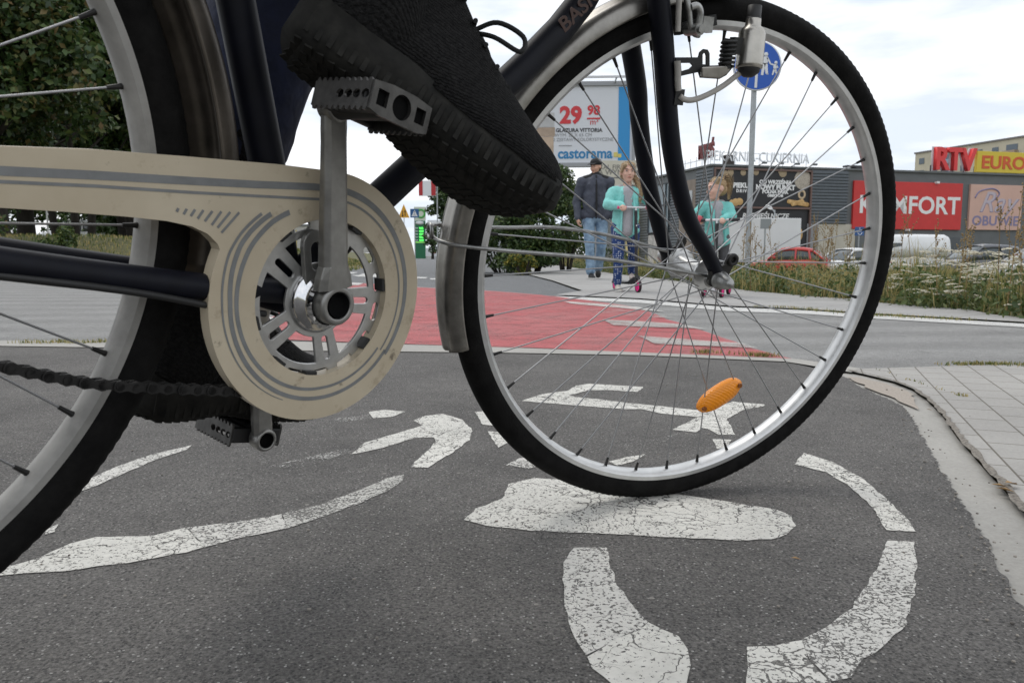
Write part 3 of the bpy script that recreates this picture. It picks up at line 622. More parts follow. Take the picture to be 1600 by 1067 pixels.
b = guard.modifiers.new('b', 'BEVEL'); b.width = .0048; b.segments = 3; b.limit_method = 'ANGLE'; b.angle_limit = R(50)
def strip(pts, w0, w1=None, y=-.0523):
    mb = MB(); P = [Vector((p[0], y, p[-1])) for p in pts]; n = len(P); w1 = w0 if w1 is None else w1; a = []; bb = []
    for i in range(n):
        t = (P[min(i + 1, n - 1)] - P[max(i - 1, 0)]).normalized(); nn = Vector((-t.z, 0, t.x)); wd = (w0 + (w1 - w0) * i / (n - 1)) / 2
        a.append(P[i] + nn * wd); bb.append(P[i] - nn * wd)
    mb.add(a + bb, [(i, i + 1, n + i + 1, n + i) for i in range(n - 1)]); return mb.build('stripe', M_stripe, guard)
arc = lambda r, a0, a1, n=50, r1=None: [(GC[0] + (r + ((r1 or r) - r) * i / n) * math.cos(R(a0 + (a1 - a0) * i / n)), GC[1] + (r + ((r1 or r) - r) * i / n) * math.sin(R(a0 + (a1 - a0) * i / n))) for i in range(n + 1)]
band = [(-0.2557, -0.0523, 0.4189),(-0.1972, -0.0523, 0.4206),(-0.1273, -0.0523, 0.4217),(-0.0726, -0.0523, 0.4228),(-0.0166, -0.0523, 0.4247)]
strip([(p[0], p[2]) for p in [(-.40, 0, .4105)] + band] + arc(.0985, 86, -38, 40, .0960), .0062, .0042)
thin = [(-0.2559, -0.0523, 0.4121),(-0.1972, -0.0523, 0.4132),(-0.1271, -0.0523, 0.4131),(-0.0722, -0.0523, 0.4136),(-0.0159, -0.0523, 0.4143)]
strip([(p[0], p[2]) for p in [(-.40, 0, .404)] + thin] + arc(.0893, 84, -38, 40, .0885), .0023, .0016)
def parc(pts, n=40):
    a_ = [p[0] for p in pts]; return [(GC[0] + np.interp(t, a_, [p[1] for p in pts]) * math.cos(R(t)), GC[1] + np.interp(t, a_, [p[1] for p in pts]) * math.sin(R(t))) for t in np.linspace(a_[0], a_[-1], n)]
strip(parc([(119, .0868), (131, .089), (150, .0905), (180, .0891), (270, .0842), (322, .0842)], 70), .0046, .0022)
strip(parc([(129, .095), (143, .098), (151, .0991), (164, .0975), (180, .0947), (270, .0935), (324, .0938)], 70), .0044, .0034)
strip(parc([(133, .1007), (147, .1041), (157, .1052), (168, .1036), (180, .1019), (246, .0985)], 50), .0028, .0006)
for q in ([(-0.0867, 0.3997),(-0.1018, 0.383)], [(-0.0946, 0.3997),(-0.1052, 0.3869)], [(-0.1023, 0.3998),(-0.1102, 0.3888)], [(-0.1099, 0.3998),(-0.1161, 0.3916)], [(-0.1174, 0.4002),(-0.122, 0.3934)], [(-0.1242, 0.4004),(-0.1277, 0.3951)], [(-0.1309, 0.4005),(-0.1334, 0.3963)], [(-0.1375, 0.4007),(-0.1389, 0.398)]):
    strip(q, .0022)
for t in (8, 62, 128, 196, 232, 262, 318): mb = MB(); mb.box((GC[0] + .0715 * math.cos(R(t)), -.045, GC[1] + .0715 * math.sin(R(t))), (.012, .012, .006), Matrix.Rotation(-R(t + 90), 3, 'Y')); mb.build('guard_clip', M_plas, guard)

# chainring with five slotted arms
bm = bmesh.new(); zc = BBZ
def ring_pts(fn, n=240): return [fn(2 * math.pi * i / n) for i in range(n)]
def pl2(bmx, outer_, holes, y0, y1):
    # flat plate with holes by triangle fill
    es = []
    for lp in [outer_] + holes:
        vs_ = [bmx.verts.new((p[0], y0, p[1])) for p in lp]
        for i in range(len(vs_)): es.append(bmx.edges.new((vs_[i], vs_[(i + 1) % len(vs_)])))
    bmesh.ops.triangle_fill(bmx, edges=es, use_beauty=True, use_dissolve=False)
    r_ = bmesh.ops.extrude_face_region(bmx, geom=bmx.faces[:]); bmesh.ops.translate(bmx, verts=[v for v in r_['geom'] if isinstance(v, bmesh.types.BMVert)], vec=(0, y1 - y0, 0))
    bmesh.ops.recalc_face_normals(bmx, faces=bmx.faces[:])
def slot(cx, cz, ang, ln, wd, n=8):
    o = []
    for i in range(n + 1): t = -math.pi / 2 + math.pi * i / n; o.append((ln / 2 + wd / 2 * math.cos(t), wd / 2 * math.sin(t)))
    for i in range(n + 1): t = math.pi / 2 + math.pi * i / n; o.append((-ln / 2 + wd / 2 * math.cos(t), wd / 2 * math.sin(t)))
    c, s_ = math.cos(ang), math.sin(ang); return [(cx + x * c - z * s_, cz + x * s_ + z * c) for x, z in o]
arms = [R(v) for v in (-3, -75, -147, 141, 69)]; holes = []
for i, a_ in enumerate(arms):
    b_2 = a_ + R(72); lo_, hi_ = a_ + R(13), b_2 - R(13); o = []
    for k in range(13): t = lo_ + (hi_ - lo_) * k / 12; o.append((.0595 * math.cos(t), zc + .0595 * math.sin(t)))
    mid = (a_ + b_2) / 2
    for k in range(5): t = mid + R(17) - R(34) * k / 4; o.append((.0345 * math.cos(t), zc + .0345 * math.sin(t)))
    holes.append(o); holes.append(slot(.047 * math.cos(a_), zc + .047 * math.sin(a_), a_, .017, .0062))
def teeth(t):
    r_ = .0905 + .0035 * max(-.4, math.cos(46 * t)); return (r_ * math.cos(t), zc + r_ * math.sin(t))
holes.append([(.017 * math.cos(2 * math.pi * i / 32), zc + .017 * math.sin(2 * math.pi * i / 32)) for i in range(32)])
for i in range(15):
    t = R(24 * i + 12); 
    if min(abs((t - a_ + math.pi) % (2 * math.pi) - math.pi) for a_ in arms) > R(9): holes.append(slot(.0695 * math.cos(t), zc + .0695 * math.sin(t), t + math.pi / 2, .011, .0070))
pl2(bm, ring_pts(teeth, 368), holes, -.0445, -.0415)
me = bpy.data.meshes.new('chainring'); bm.to_mesh(me); bm.free(); me.materials.append(mat('chainring_alloy', (.46, .455, .44), .38, .8, var=.15, vscale=70, rvar=.1)); ringo = bpy.data.objects.new('chainring', me); col.objects.link(ringo); ringo.parent = bike
bv = ringo.modifiers.new('b', 'BEVEL'); bv.width = .0006; bv.segments = 2; bv.limit_method = 'ANGLE'; bv.angle_limit = R(50)
mb = MB(); bm = bmesh.new(); pl2(bm, slot(-.008, zc + .034, R(98), .034, .027), [slot(-.0088, zc + .041, R(98), .014, .0115)], -.052, -.0465); me = bpy.data.meshes.new('spider_lug'); bm.to_mesh(me); bm.free(); me.materials.append(M_crank); lug = bpy.data.objects.new('spider_lug', me); col.objects.link(lug); lug.parent = ringo
bv = lug.modifiers.new('b', 'BEVEL'); bv.width = .0008; bv.segments = 2; bv.limit_method = 'ANGLE'; bv.angle_limit = R(50)

# cranks
ca = -.1243; cu = Vector((math.sin(ca), 0, math.cos(ca)))
PR = Vector((-.0211, -.081, .4919)); PL = Vector((.0215, .066, .1545))
def crank(name, a, b, out, w0, w1, dish=None):
    a = Vector(a); b = Vector(b); d = (b - a).normalized(); s_ = Vector((0, out, 0)); side = d.cross(s_).normalized(); rings = []; Ln = (b - a).length
    a0_, b0_ = a, b; a, b = a + d * .0150, b - d * .0075
    for i in range(15):
        t = i / 14; hw = (w0 + (w1 - w0) * t) / 2
        if t < .18: hw = max(hw, .0185 * math.cos((t / .18) * 1.1))
        if t > .9: hw *= 1.05
        th = .0075 - .002 * t; c = a.lerp(b, t)
        rings.append([c + side * x * hw + s_ * y * th for x, y in ((-1, -.7), (-.75, -1), (.75, -1), (1, -.7), (1, .5), (.62, 1), (-.62, 1), (-1, .5))])
    mb = MB(); mb.loft(rings, smooth=False); a, b = a0_, b0_
    for c, rad in ((a, .0185), (b, w1 / 2 * 1.22)):
        mb.lathe([(0, -.0085), (rad * .92, -.0085), (rad, -.006), (rad, .006), (rad * .9, .0085), (rad * .66, .0085), (rad * .62, .002), (0, .002)], c, s_, 36)
    o = mb.build(name, M_crank, bike, bevel=.0012); mb = MB()
    for c, rad in ((a, .0185), (b, w1 / 2 * 1.22)): mb = MB(); mb.lathe([(0, .0026), (rad * .6, .0026), (rad * .6, .0086)], c, s_, 28); mb.build('bolt_hole', M_hole, o)
    return o
cr = crank('crank_arm', (0, -.0675, BBZ), PR, -1, .0275, .0215)
mb = MB(); mb.lathe([(.0165, .040), (.0285, .044), (.0298, .047), (.0268, .050), (.0222, .0535), (.0205, .058), (.0200, .063)], (0, 0, BBZ), (0, -1, 0), 48); mb.build('crank_cup', M_chrome, cr)
crank('crank_arm', (0, .0575, BBZ), PL, -1, .0255, .0205)

# pedals
def pedal(P, out, pitch, mcage):
    T = Matrix.Translation(P + Vector((0, out * .046, 0))) @ Matrix.Rotation(R(pitch), 4, 'Y')
    mb = MB(); mb.tube([(0, -out * .043, 0), (0, out * .026, 0)], [.011, .0085], 16); mb.box((0, 0, 0), (.028, .058, .014)); mb.box((0, out * .022, 0), (.056, .009, .018)); mb.box((0, -out * .031, 0), (.058, .008, .016))
    o = mb.build('pedal', M_plas, bike, T, bevel=.0015)
    for s_ in (-1, 1):
        mb = MB(); n = 10; pts = []
        for k in range(n):
            y = -.034 + .068 * k / n; dy = .068 / n; pts += [(y, .0095), (y + dy * .25, .0122), (y + dy * .6, .0122), (y + dy * .75, .0095)]
        pts.append((.034, .0095)); ol = [(y, z) for y, z in pts] + [(y, -z) for y, z in pts[::-1]]
        bm = bmesh.new(); hl = [[(c + .0045 * math.cos(t), .0035 * math.sin(t)) for t in np.linspace(0, 6.283, 12, endpoint=False)] for c in (-.029, -.019, -.009, .001)]
        es = []
        for lp in [ol] + hl:
            vv = [bm.verts.new((s_ * .0295 - .001, p[0], p[1])) for p in lp]
            for i in range(len(vv)): es.append(bm.edges.new((vv[i], vv[(i + 1) % len(vv)])))
        bmesh.ops.triangle_fill(bm, edges=es, use_beauty=True, use_dissolve=False); r_ = bmesh.ops.extrude_face_region(bm, geom=bm.faces[:]); bmesh.ops.translate(bm, verts=[v for v in r_['geom'] if isinstance(v, bmesh.types.BMVert)], vec=(.0022, 0, 0)); bmesh.ops.recalc_face_normals(bm, faces=bm.faces[:])
        me = bpy.data.meshes.new('pedal_cage'); bm.to_mesh(me); bm.free(); me.transform(T); me.materials.append(mcage); q = bpy.data.objects.new('pedal_cage', me); col.objects.link(q); q.parent = o
    bm = bmesh.new(); ol = [(-.030, -.0105), (-.02, -.013), (.02, -.013), (.030, -.0105), (.030, .0105), (.012, .013), (-.012, .013), (-.030, .0105)]
    hl = [[(.0 + .0095 * math.cos(t), .0095 * math.sin(t)) for t in np.linspace(0, 6.283, 24, endpoint=False)], [(-.025, -.006), (-.0145, -.006), (-.0145, .006), (-.025, .006)], [(.0145, -.006), (.025, -.006), (.025, .006), (.0145, .006)]]
    es = []
    for lp in [ol] + hl:
        vv = [bm.verts.new((p[0], out * .0330, p[1])) for p in lp]
        for i in range(len(vv)): es.append(bm.edges.new((vv[i], vv[(i + 1) % len(vv)])))
    bmesh.ops.triangle_fill(bm, edges=es, use_beauty=True, use_dissolve=False); r_ = bmesh.ops.extrude_face_region(bm, geom=bm.faces[:]); bmesh.ops.translate(bm, verts=[v for v in r_['geom'] if isinstance(v, bmesh.types.BMVert)], vec=(0, out * .0035, 0)); bmesh.ops.recalc_face_normals(bm, faces=bm.faces[:])
    me = bpy.data.meshes.new('pedal_end_plate'); bm.to_mesh(me); bm.free(); me.transform(T); me.materials.append(mcage); q = bpy.data.objects.new('pedal_end_plate', me); col.objects.link(q); q.parent = o
    mb = MB(); mb.box((0, out * .0315, 0), (.052, .002, .018)); mb.build('pedal_recess', M_hole, o, T)  # flat black backing, the shade behind the plate openings put into its colour
    return o
M_cage = mat('worn_pedal_alloy', (.085, .082, .078), .42, .8, var=.3, vscale=90)
pedal(PR, -1, 12, M_cage); pedal(PL, 1, 10, M_cage)

# chain, lower and upper run
mb = MB()
def link(c, d, wide, L_=.0127):
    d = Vector(d).normalized(); nz_ = Vector((-d.z, 0, d.x)); o = []
    for t in np.linspace(-math.pi / 2, math.pi / 2, 6): o.append((L_ / 2 + .0046 * math.cos(t), .0046 * math.sin(t)))
    o.append((0, .0030))
    for t in np.linspace(math.pi / 2, 3 * math.pi / 2, 6): o.append((-L_ / 2 + .0046 * math.cos(t), .0046 * math.sin(t)))
    o.append((0, -.0030)); y = .0036 if wide else .0022
    for s_ in (-1, 1): mb.prism(o, -.043 + s_ * y - .0006, -.043 + s_ * y + .0006, lambda u, v, dd: Vector(c) + d * u + nz_ * v + Vector((0, dd, 0)))
    for e in (-1, 1): q = Vector(c) + d * e * L_ / 2; mb.cyl(q + Vector((0, -.043 - .0048, 0)), q + Vector((0, -.043 + .0048, 0)), .0032, 10)
lowp = [(-0.2702, 0, 0.293),(-0.2555, 0, 0.289),(-0.2196, 0, 0.2764),(-0.1795, 0, 0.2655),(-0.0715, 0, 0.2458)]
lowp = [(-.4461 - .01, 0, .399 - .047)] + [(-.36, 0, .325)] + lowp + [(-.03, 0, BBZ - .0885)]
cp = catmull(lowp, 12); acc = 0; k = 0; pitch_ = .0127; last = cp[0]
cum = [0]
for i in range(1, len(cp)): cum.append(cum[-1] + (cp[i] - cp[i - 1]).length)
def at_len(s_):
    for i in range(1, len(cp)):
        if cum[i] >= s_: return cp[i - 1].lerp(cp[i], (s_ - cum[i - 1]) / max(1e-9, cum[i] - cum[i - 1]))
    return cp[-1]
while (k + 1) * pitch_ < cum[-1]:
    a_, b_3 = at_len(k * pitch_), at_len((k + 1) * pitch_); link((a_ + b_3) / 2, b_3 - a_, k % 2); k += 1
up_a, up_b = Vector((-.45, 0, .436)), Vector((-.01, 0, BBZ + .0915)); n_ = int((up_b - up_a).length / pitch_)
for k in range(n_): link(up_a + (up_b - up_a) * (k + .5) / n_, up_b - up_a, k % 2)
for t0, t1, c_x, c_z, rr in ((-92, 92, 0, BBZ, .0905), (88, 272, -.4461, .399, .038)):
    n_ = int(R(t1 - t0) * rr / pitch_)
    for k in range(n_): t = R(t0 + (t1 - t0) * (k + .5) / n_); link((c_x + rr * math.cos(t), 0, c_z + rr * math.sin(t)), (-math.sin(t), 0, math.cos(t)), k % 2)
mb.build('chain', M_dark, bike)
mb = MB(); mb.lathe([(.012, -.002), (.0385, -.002), (.0385, .002), (.012, .002)], (-.4461, -.043, .399), (0, -1, 0), 36); mb.lathe([(.006, -.03), (.016, -.026), (.016, .03), (.0, .03)], (-.4461, -.03, .399), (0, -1, 0), 24); mb.build('sprocket', M_steel, bike)

# bottle dynamo on its spring bracket
D0 = Vector((-0.01, -0.064, 0.2579)); D1 = Vector((-0.0077, -0.056, 0.3023)); dx = (D1 - D0).normalized(); Lh = (D1 - D0).length
mb = MB(); mb.lathe([(.0135, 0), (.0155, .001), (.0158, .004), (.0158, Lh - .006), (.0150, Lh - .003), (.0118, Lh + .001), (.0092, Lh + .003), (.0088, Lh + .011)], D0, dx, 40)
dyn = mb.build('dynamo', mat('nickel_plate', (.42, .40, .36), .30, .95, var=.15, vscale=60, rvar=.1), bike, MFR)
mb = MB(); mb.lathe([(0, Lh + .0125), (.0088, Lh + .0125), (.0088, Lh + .0105)], D0, dx, 24); mb.lathe([(.0082, Lh + .012), (.0082, Lh + .026), (.004, Lh + .027), (0, Lh + .027)], D0, dx, 24); mb.build('dynamo_roller', M_plas, dyn, MFR)
mb = MB(); mb.lathe([(.0134, .0005), (.0125, -.004), (.006, -.009), (0, -.0095)], D0, dx, 28); mb.build('dynamo_cap', M_plas, dyn, MFR)
mb = MB(); F0 = [(-0.1037, -0.058, 0.262),(-0.0789, -0.058, 0.2641),(-0.1003, -0.058, 0.242),(-0.0762, -0.058, 0.2496)]
fy = -.058
bm = bmesh.new(); pts = [(p[0], p[2]) for p in [(-0.108, -0.058, 0.2623),(-0.0773, -0.058, 0.265),(-0.0765, -0.058, 0.2706),(-0.072, -0.058, 0.2745),(-0.0666, -0.058, 0.2743),(-0.0633, -0.058, 0.2704),(-0.0608, -0.058, 0.2572),(-0.0353, -0.058, 0.2601),(-0.0284, -0.058, 0.2578),(-0.0357, -0.058, 0.2485),(-0.0447, -0.058, 0.2435),(-0.0706, -0.058, 0.2429),(-0.0744, -0.058, 0.249),(-0.1044, -0.058, 0.241)]]
h1 = [(p[0], p[2]) for p in [(-0.1002, -0.058, 0.2567),(-0.0873, -0.058, 0.2578),(-0.0834, -0.058, 0.2553),(-0.0871, -0.058, 0.2515),(-0.0978, -0.058, 0.2479)]]; h2 = [(p[0], p[2]) for p in [(-0.0726, -0.058, 0.2682),(-0.0712, -0.058, 0.2704),(-0.0685, -0.058, 0.27),(-0.0671, -0.058, 0.2673),(-0.0654, -0.058, 0.2583),(-0.0707, -0.058, 0.2578)]]
es = []
for lp in (pts, h1, h2):
    vv = [bm.verts.new((p[0], fy, p[1])) for p in lp]
    for i in range(len(vv)): es.append(bm.edges.new((vv[i], vv[(i + 1) % len(vv)])))
bmesh.ops.triangle_fill(bm, edges=es, use_beauty=True, use_dissolve=False); r_ = bmesh.ops.extrude_face_region(bm, geom=bm.faces[:]); bmesh.ops.translate(bm, verts=[v for v in r_['geom'] if isinstance(v, bmesh.types.BMVert)], vec=(0, .0025, 0)); bmesh.ops.recalc_face_normals(bm, faces=bm.faces[:])
me = bpy.data.meshes.new('dynamo_bracket'); bm.to_mesh(me); bm.free(); me.transform(MFR); me.materials.append(M_plas); br = bpy.data.objects.new('dynamo_bracket', me); col.objects.link(br); br.parent = dyn
pv = [(p[0], p[2]) for p in [(-0.0759, -0.064, 0.2546),(-0.0429, -0.064, 0.2587),(-0.0353, -0.064, 0.2565),(-0.0394, -0.064, 0.2498),(-0.0491, -0.064, 0.244),(-0.0739, -0.064, 0.2435)]]
mb = MB(); mb.prism(pv, -.0655, -.061, lambda u, v, d: (u, d, v)); mb.build('bracket_pivot', M_fend, dyn, MFR, bevel=.0015)
S0 = Vector((-0.0394, -0.06, 0.2554)); S1 = Vector((-0.0404, -0.06, 0.2879)); sx_ = (S1 - S0).normalized(); q1 = Vector((0, 1, 0)); q2 = sx_.cross(q1)
mb = MB(); mb.tube([S0 + (S1 - S0) * (t / 44.) + (q1 * math.cos(t) + q2 * math.sin(t)) * .0082 for t in np.linspace(4, 44, 120)], .0017, 6); mb.cyl(S0, S1, .0058, 14); mb.box(S1.lerp(D1, .42) - Vector((0, 0, .012)), (.018, .01, .018)); mb.build('bracket_spring', M_plas, dyn, MFR)
mb = MB(); mb.tube(catmull([(-0.1075, -0.061, 0.2582),(-0.1048, -0.061, 0.2473),(-0.1027, -0.061, 0.2349),(-0.1004, -0.061, 0.2266)], 5), .0038, 10); mb.tube(catmull([(-0.0971, -0.06, 0.2211),(-0.0913, -0.06, 0.2179),(-0.0824, -0.06, 0.2171),(-0.0705, -0.06, 0.2201),(-0.054, -0.06, 0.2277),(-0.0377, -0.06, 0.2376),(-0.0235, -0.06, 0.2488),(-0.0124, -0.06, 0.2576)], 6), .0034, 10); mb.build('dynamo_cable', M_cable, dyn, MFR)
mb = MB(); mb.box((-0.0969, -0.056, 0.2195), (.012, .008, .018)); mb.build('cable_clip', M_plas, fork, MFR)

# front brake caliper and its cable
mb = MB()
mb.tube(catmull([(-.128, -.02, .372), (-.112, -.040, .362)] + [(x, -.050, z) for x, y, z in [(-0.0977, -0.05, 0.3222),(-0.0933, -0.05, 0.3119),(-0.0893, -0.05, 0.2987),(-0.0827, -0.05, 0.291),(-0.0765, -0.05, 0.2903)]], 6), .0052, 12, flat=.7)
mb.tube(catmull([(x, -.052, z) for x, y, z in [(-0.0939, -0.052, 0.3172),(-0.0857, -0.052, 0.3194),(-0.0802, -0.052, 0.3132),(-0.0797, -0.052, 0.3009)]], 6), .0042, 12)
mb.cyl((-.0835, -.062, .2945), (-.0835, -.035, .2945), .0066, 16); mb.cyl((-.0835, -.066, .2945), (-.0835, -.062, .2945), .0045, 6)
mb.box((-0.0664, -0.045, 0.3018), (.014, .012, .017))
cal = mb.build('brake_caliper', M_steel, bike, MFR)
mb = MB(); mb.box((-.068, -.026, .302), (.052, .013, .012), Matrix.Rotation(R(-18), 3, 'Y')); mb.build('brake_pad', M_plas, cal, MFR)
mb = MB(); mb.tube(catmull([(-.16, -.03, .55), (-.135, -.05, .42), (-.118, -.056, .372)] + [(-0.1139, -0.058, 0.3227),(-0.1123, -0.058, 0.3082),(-0.11, -0.058, 0.2896)], 6), .0032, 10); mb.build('brake_cable', M_cable, cal, MFR)

# handlebar, stem, saddle
mb = MB(); mb.tube([HT1, MFR @ Vector((-.235, 0, .70))], .0125, 14); hb = [MFR @ Vector(p) for p in ((-.40, -.29, .72), (-.30, -.27, .735), (-.21, -.17, .72), (-.19, 0, .70), (-.21, .17, .72), (-.30, .27, .735), (-.40, .29, .72))]
mb.tube(catmull(hb, 6), .0115, 14); mb.build('handlebar', M_chrome, bike)
GRIP = [(hb[0] + hb[1]) / 2, (hb[5] + hb[6]) / 2]
for a_, b_4 in ((hb[0], hb[1]), (hb[6], hb[5])): mb = MB(); mb.tube([a_ + (a_ - b_4) * .1, b_4], .016, 14); mb.build('handle_grip', M_plas, bike)
sp_top = seat_top + sd * .12; mb = MB(); mb.tube([seat_top - sd * .05, sp_top], .013, 14); mb.build('seat_post', M_chrome, bike)
mb = MB(); rings = []
for t, hw, h in ((-.13, .055, .0), (-.12, .09, .018), (-.06, .098, .026), (0, .07, .018), (.06, .035, .016), (.13, .024, .016), (.145, .014, .006)):
    rings.append([Vector(sp_top) + Vector((t, hw * math.cos(a_), .03 + (h + .012 if math.sin(a_) > 0 else .03) * math.sin(a_))) for a_ in np.linspace(0, 6.283, 16, endpoint=False)])
mb.loft(rings); mb.build('saddle', M_plas, bike)

# ------------------------------------------------------------------ the rider
M_skin = mat('skin', (.56, .34, .25), .55, var=.1, vscale=30)
M_navy = mat('navy_trousers', (.006, .010, .032), .85, var=.35, vscale=50, bump=.6, bscale=14, bdist=.02)
M_knit = mat('black_knit', (.008, .008, .0085), .95, var=.35, vscale=260, c2=(.020, .0195, .019), spec=.15, wave=(130, 'DIAGONAL', 4))
M_sole = mat('black_sole_rubber', (.009, .0088, .008), .8, var=.35, vscale=70, c2=(.022, .021, .018), spec=.2)
M_jack = mat('dark_jacket', (.02, .021, .024), .8, var=.3, vscale=40)
rider = bpy.data.objects
PRIMS = []
hip = {-1: Vector((-.14, -.095, 1.00)), 1: Vector((-.14, .095, 1.00))}
knee = {-1: Vector((.285, -.13, .90)), 1: Vector((.072, .105, .700))}
ank = {-1: Vector((-.005, -.105, .630)), 1: Vector((-.062, .105, .275))}
HD = Vector((.17, -.01, 1.70)); sh = {-1: Vector((.08, -.20, 1.46)), 1: Vector((.08, .20, 1.46))}
el = {-1: Vector((.17, -.30, 1.22)), 1: Vector((.17, .27, 1.22))}
wr = {-1: Vector(GRIP[0]) + Vector((-.05, 0, .035)), 1: Vector(GRIP[1]) + Vector((-.05, 0, .035))}
foot_r = Matrix.Translation(Vector((-.078, -.078, .533))) @ Matrix.Rotation(R(-28), 4, 'Z') @ Matrix.Rotation(R(29.5), 4, 'Y') @ Matrix.Rotation(R(-17), 4, 'X')
foot_l = Matrix.Translation(Vector((-.120, .080, .198))) @ Matrix.Rotation(R(12), 4, 'Z') @ Matrix.Rotation(R(11), 4, 'Y')
P = [('c', hip[-1] + Vector((0, .02, .02)), hip[1] + Vector((0, -.02, .02)), .13, .13), ('c', (-.12, 0, 1.05), (.02, 0, 1.34), .14, .155), ('c', sh[-1], sh[1], .085, .085), ('c', (.07, 0, 1.45), HD + Vector((-.02, 0, -.09)), .065, .055)]
for s_ in (-1, 1):
    P += [('c', hip[s_], knee[s_], .085, .058), ('c', knee[s_], ank[s_], .052, .036), ('c', ank[s_], (foot_r if s_ < 0 else foot_l) @ Vector((.055, 0, .05)), .034, .027), ('c', (foot_r if s_ < 0 else foot_l) @ Vector((.055, 0, .05)), (foot_r if s_ < 0 else foot_l) @ Vector((.19, 0, .040)), .027, .02), ('c', sh[s_], el[s_], .055, .042), ('c', el[s_], wr[s_], .040, .026)]
    g = Vector(GRIP[0] if s_ < 0 else GRIP[1]); P.append(('e', g + Vector((-.02, 0, .026)), (.038, .042, .018)))
    for q in range(4): y = -.03 + q * .02; P += [('c', g + Vector((.01, y, .026)), g + Vector((.026, y, .004)), .009, .0085), ('c', g + Vector((.026, y, .004)), g + Vector((.012, y, -.016 + .002 * q)), .0085, .0075)]
    P.append(('c', g + Vector((-.03, -.03 * s_, .02)), g + Vector((-.004, -.045 * s_, -.012)), .010, .008))
P += [('e', HD + Vector((-.01, 0, .03)), (.098, .078, .095)), ('e', HD + Vector((.03, 0, -.04)), (.066, .06, .082)), ('c', HD + Vector((.088, 0, .005)), HD + Vector((.104, 0, -.03)), .010, .014), ('e', HD + Vector((0, .078, -.01)), (.02, .012, .03)), ('e', HD + Vector((0, -.078, -.01)), (.02, .012, .03))]
person = blob('person', P, .010, M_skin); person.matrix_world = MBK
tag(person, 'cyclist in dark trousers and black knit trainers pedalling the old bicycle', 'person')
Q = [('c', hip[-1] + Vector((0, .02, .03)), hip[1] + Vector((0, -.02, .03)), .142, .142)]
for s_ in (-1, 1): Q += [('c', hip[s_], knee[s_], .098, .072), ('c', knee[s_], knee[s_].lerp(ank[s_], .86), .064 if s_ > 0 else .07, .050 if s_ > 0 else .052)]
blob('trousers', Q, .010, M_navy, person, fold=.018)
Q = [('c', (-.12, 0, 1.09), (.02, 0, 1.34), .155, .168), ('c', sh[-1], sh[1], .098, .098)]
for s_ in (-1, 1): Q += [('c', sh[s_], el[s_], .068, .056), ('c', el[s_], el[s_].lerp(wr[s_], .92), .055, .042)]
blob('jacket', Q, .012, M_jack, person)
blob('hair', [('e', HD + Vector((-.022, 0, .05)), (.098, .084, .088)), ('e', HD + Vector((-.06, 0, 0)), (.055, .075, .08))], .010, mat('dark_hair', (.03, .02, .015), .7), person)
for y in (-.027, .027): mb = MB(); mb.sphere(HD + Vector((.086, y, .012)), .011, 10); mb.build('eye', mat('eye', (.03, .025, .02), .3), person)
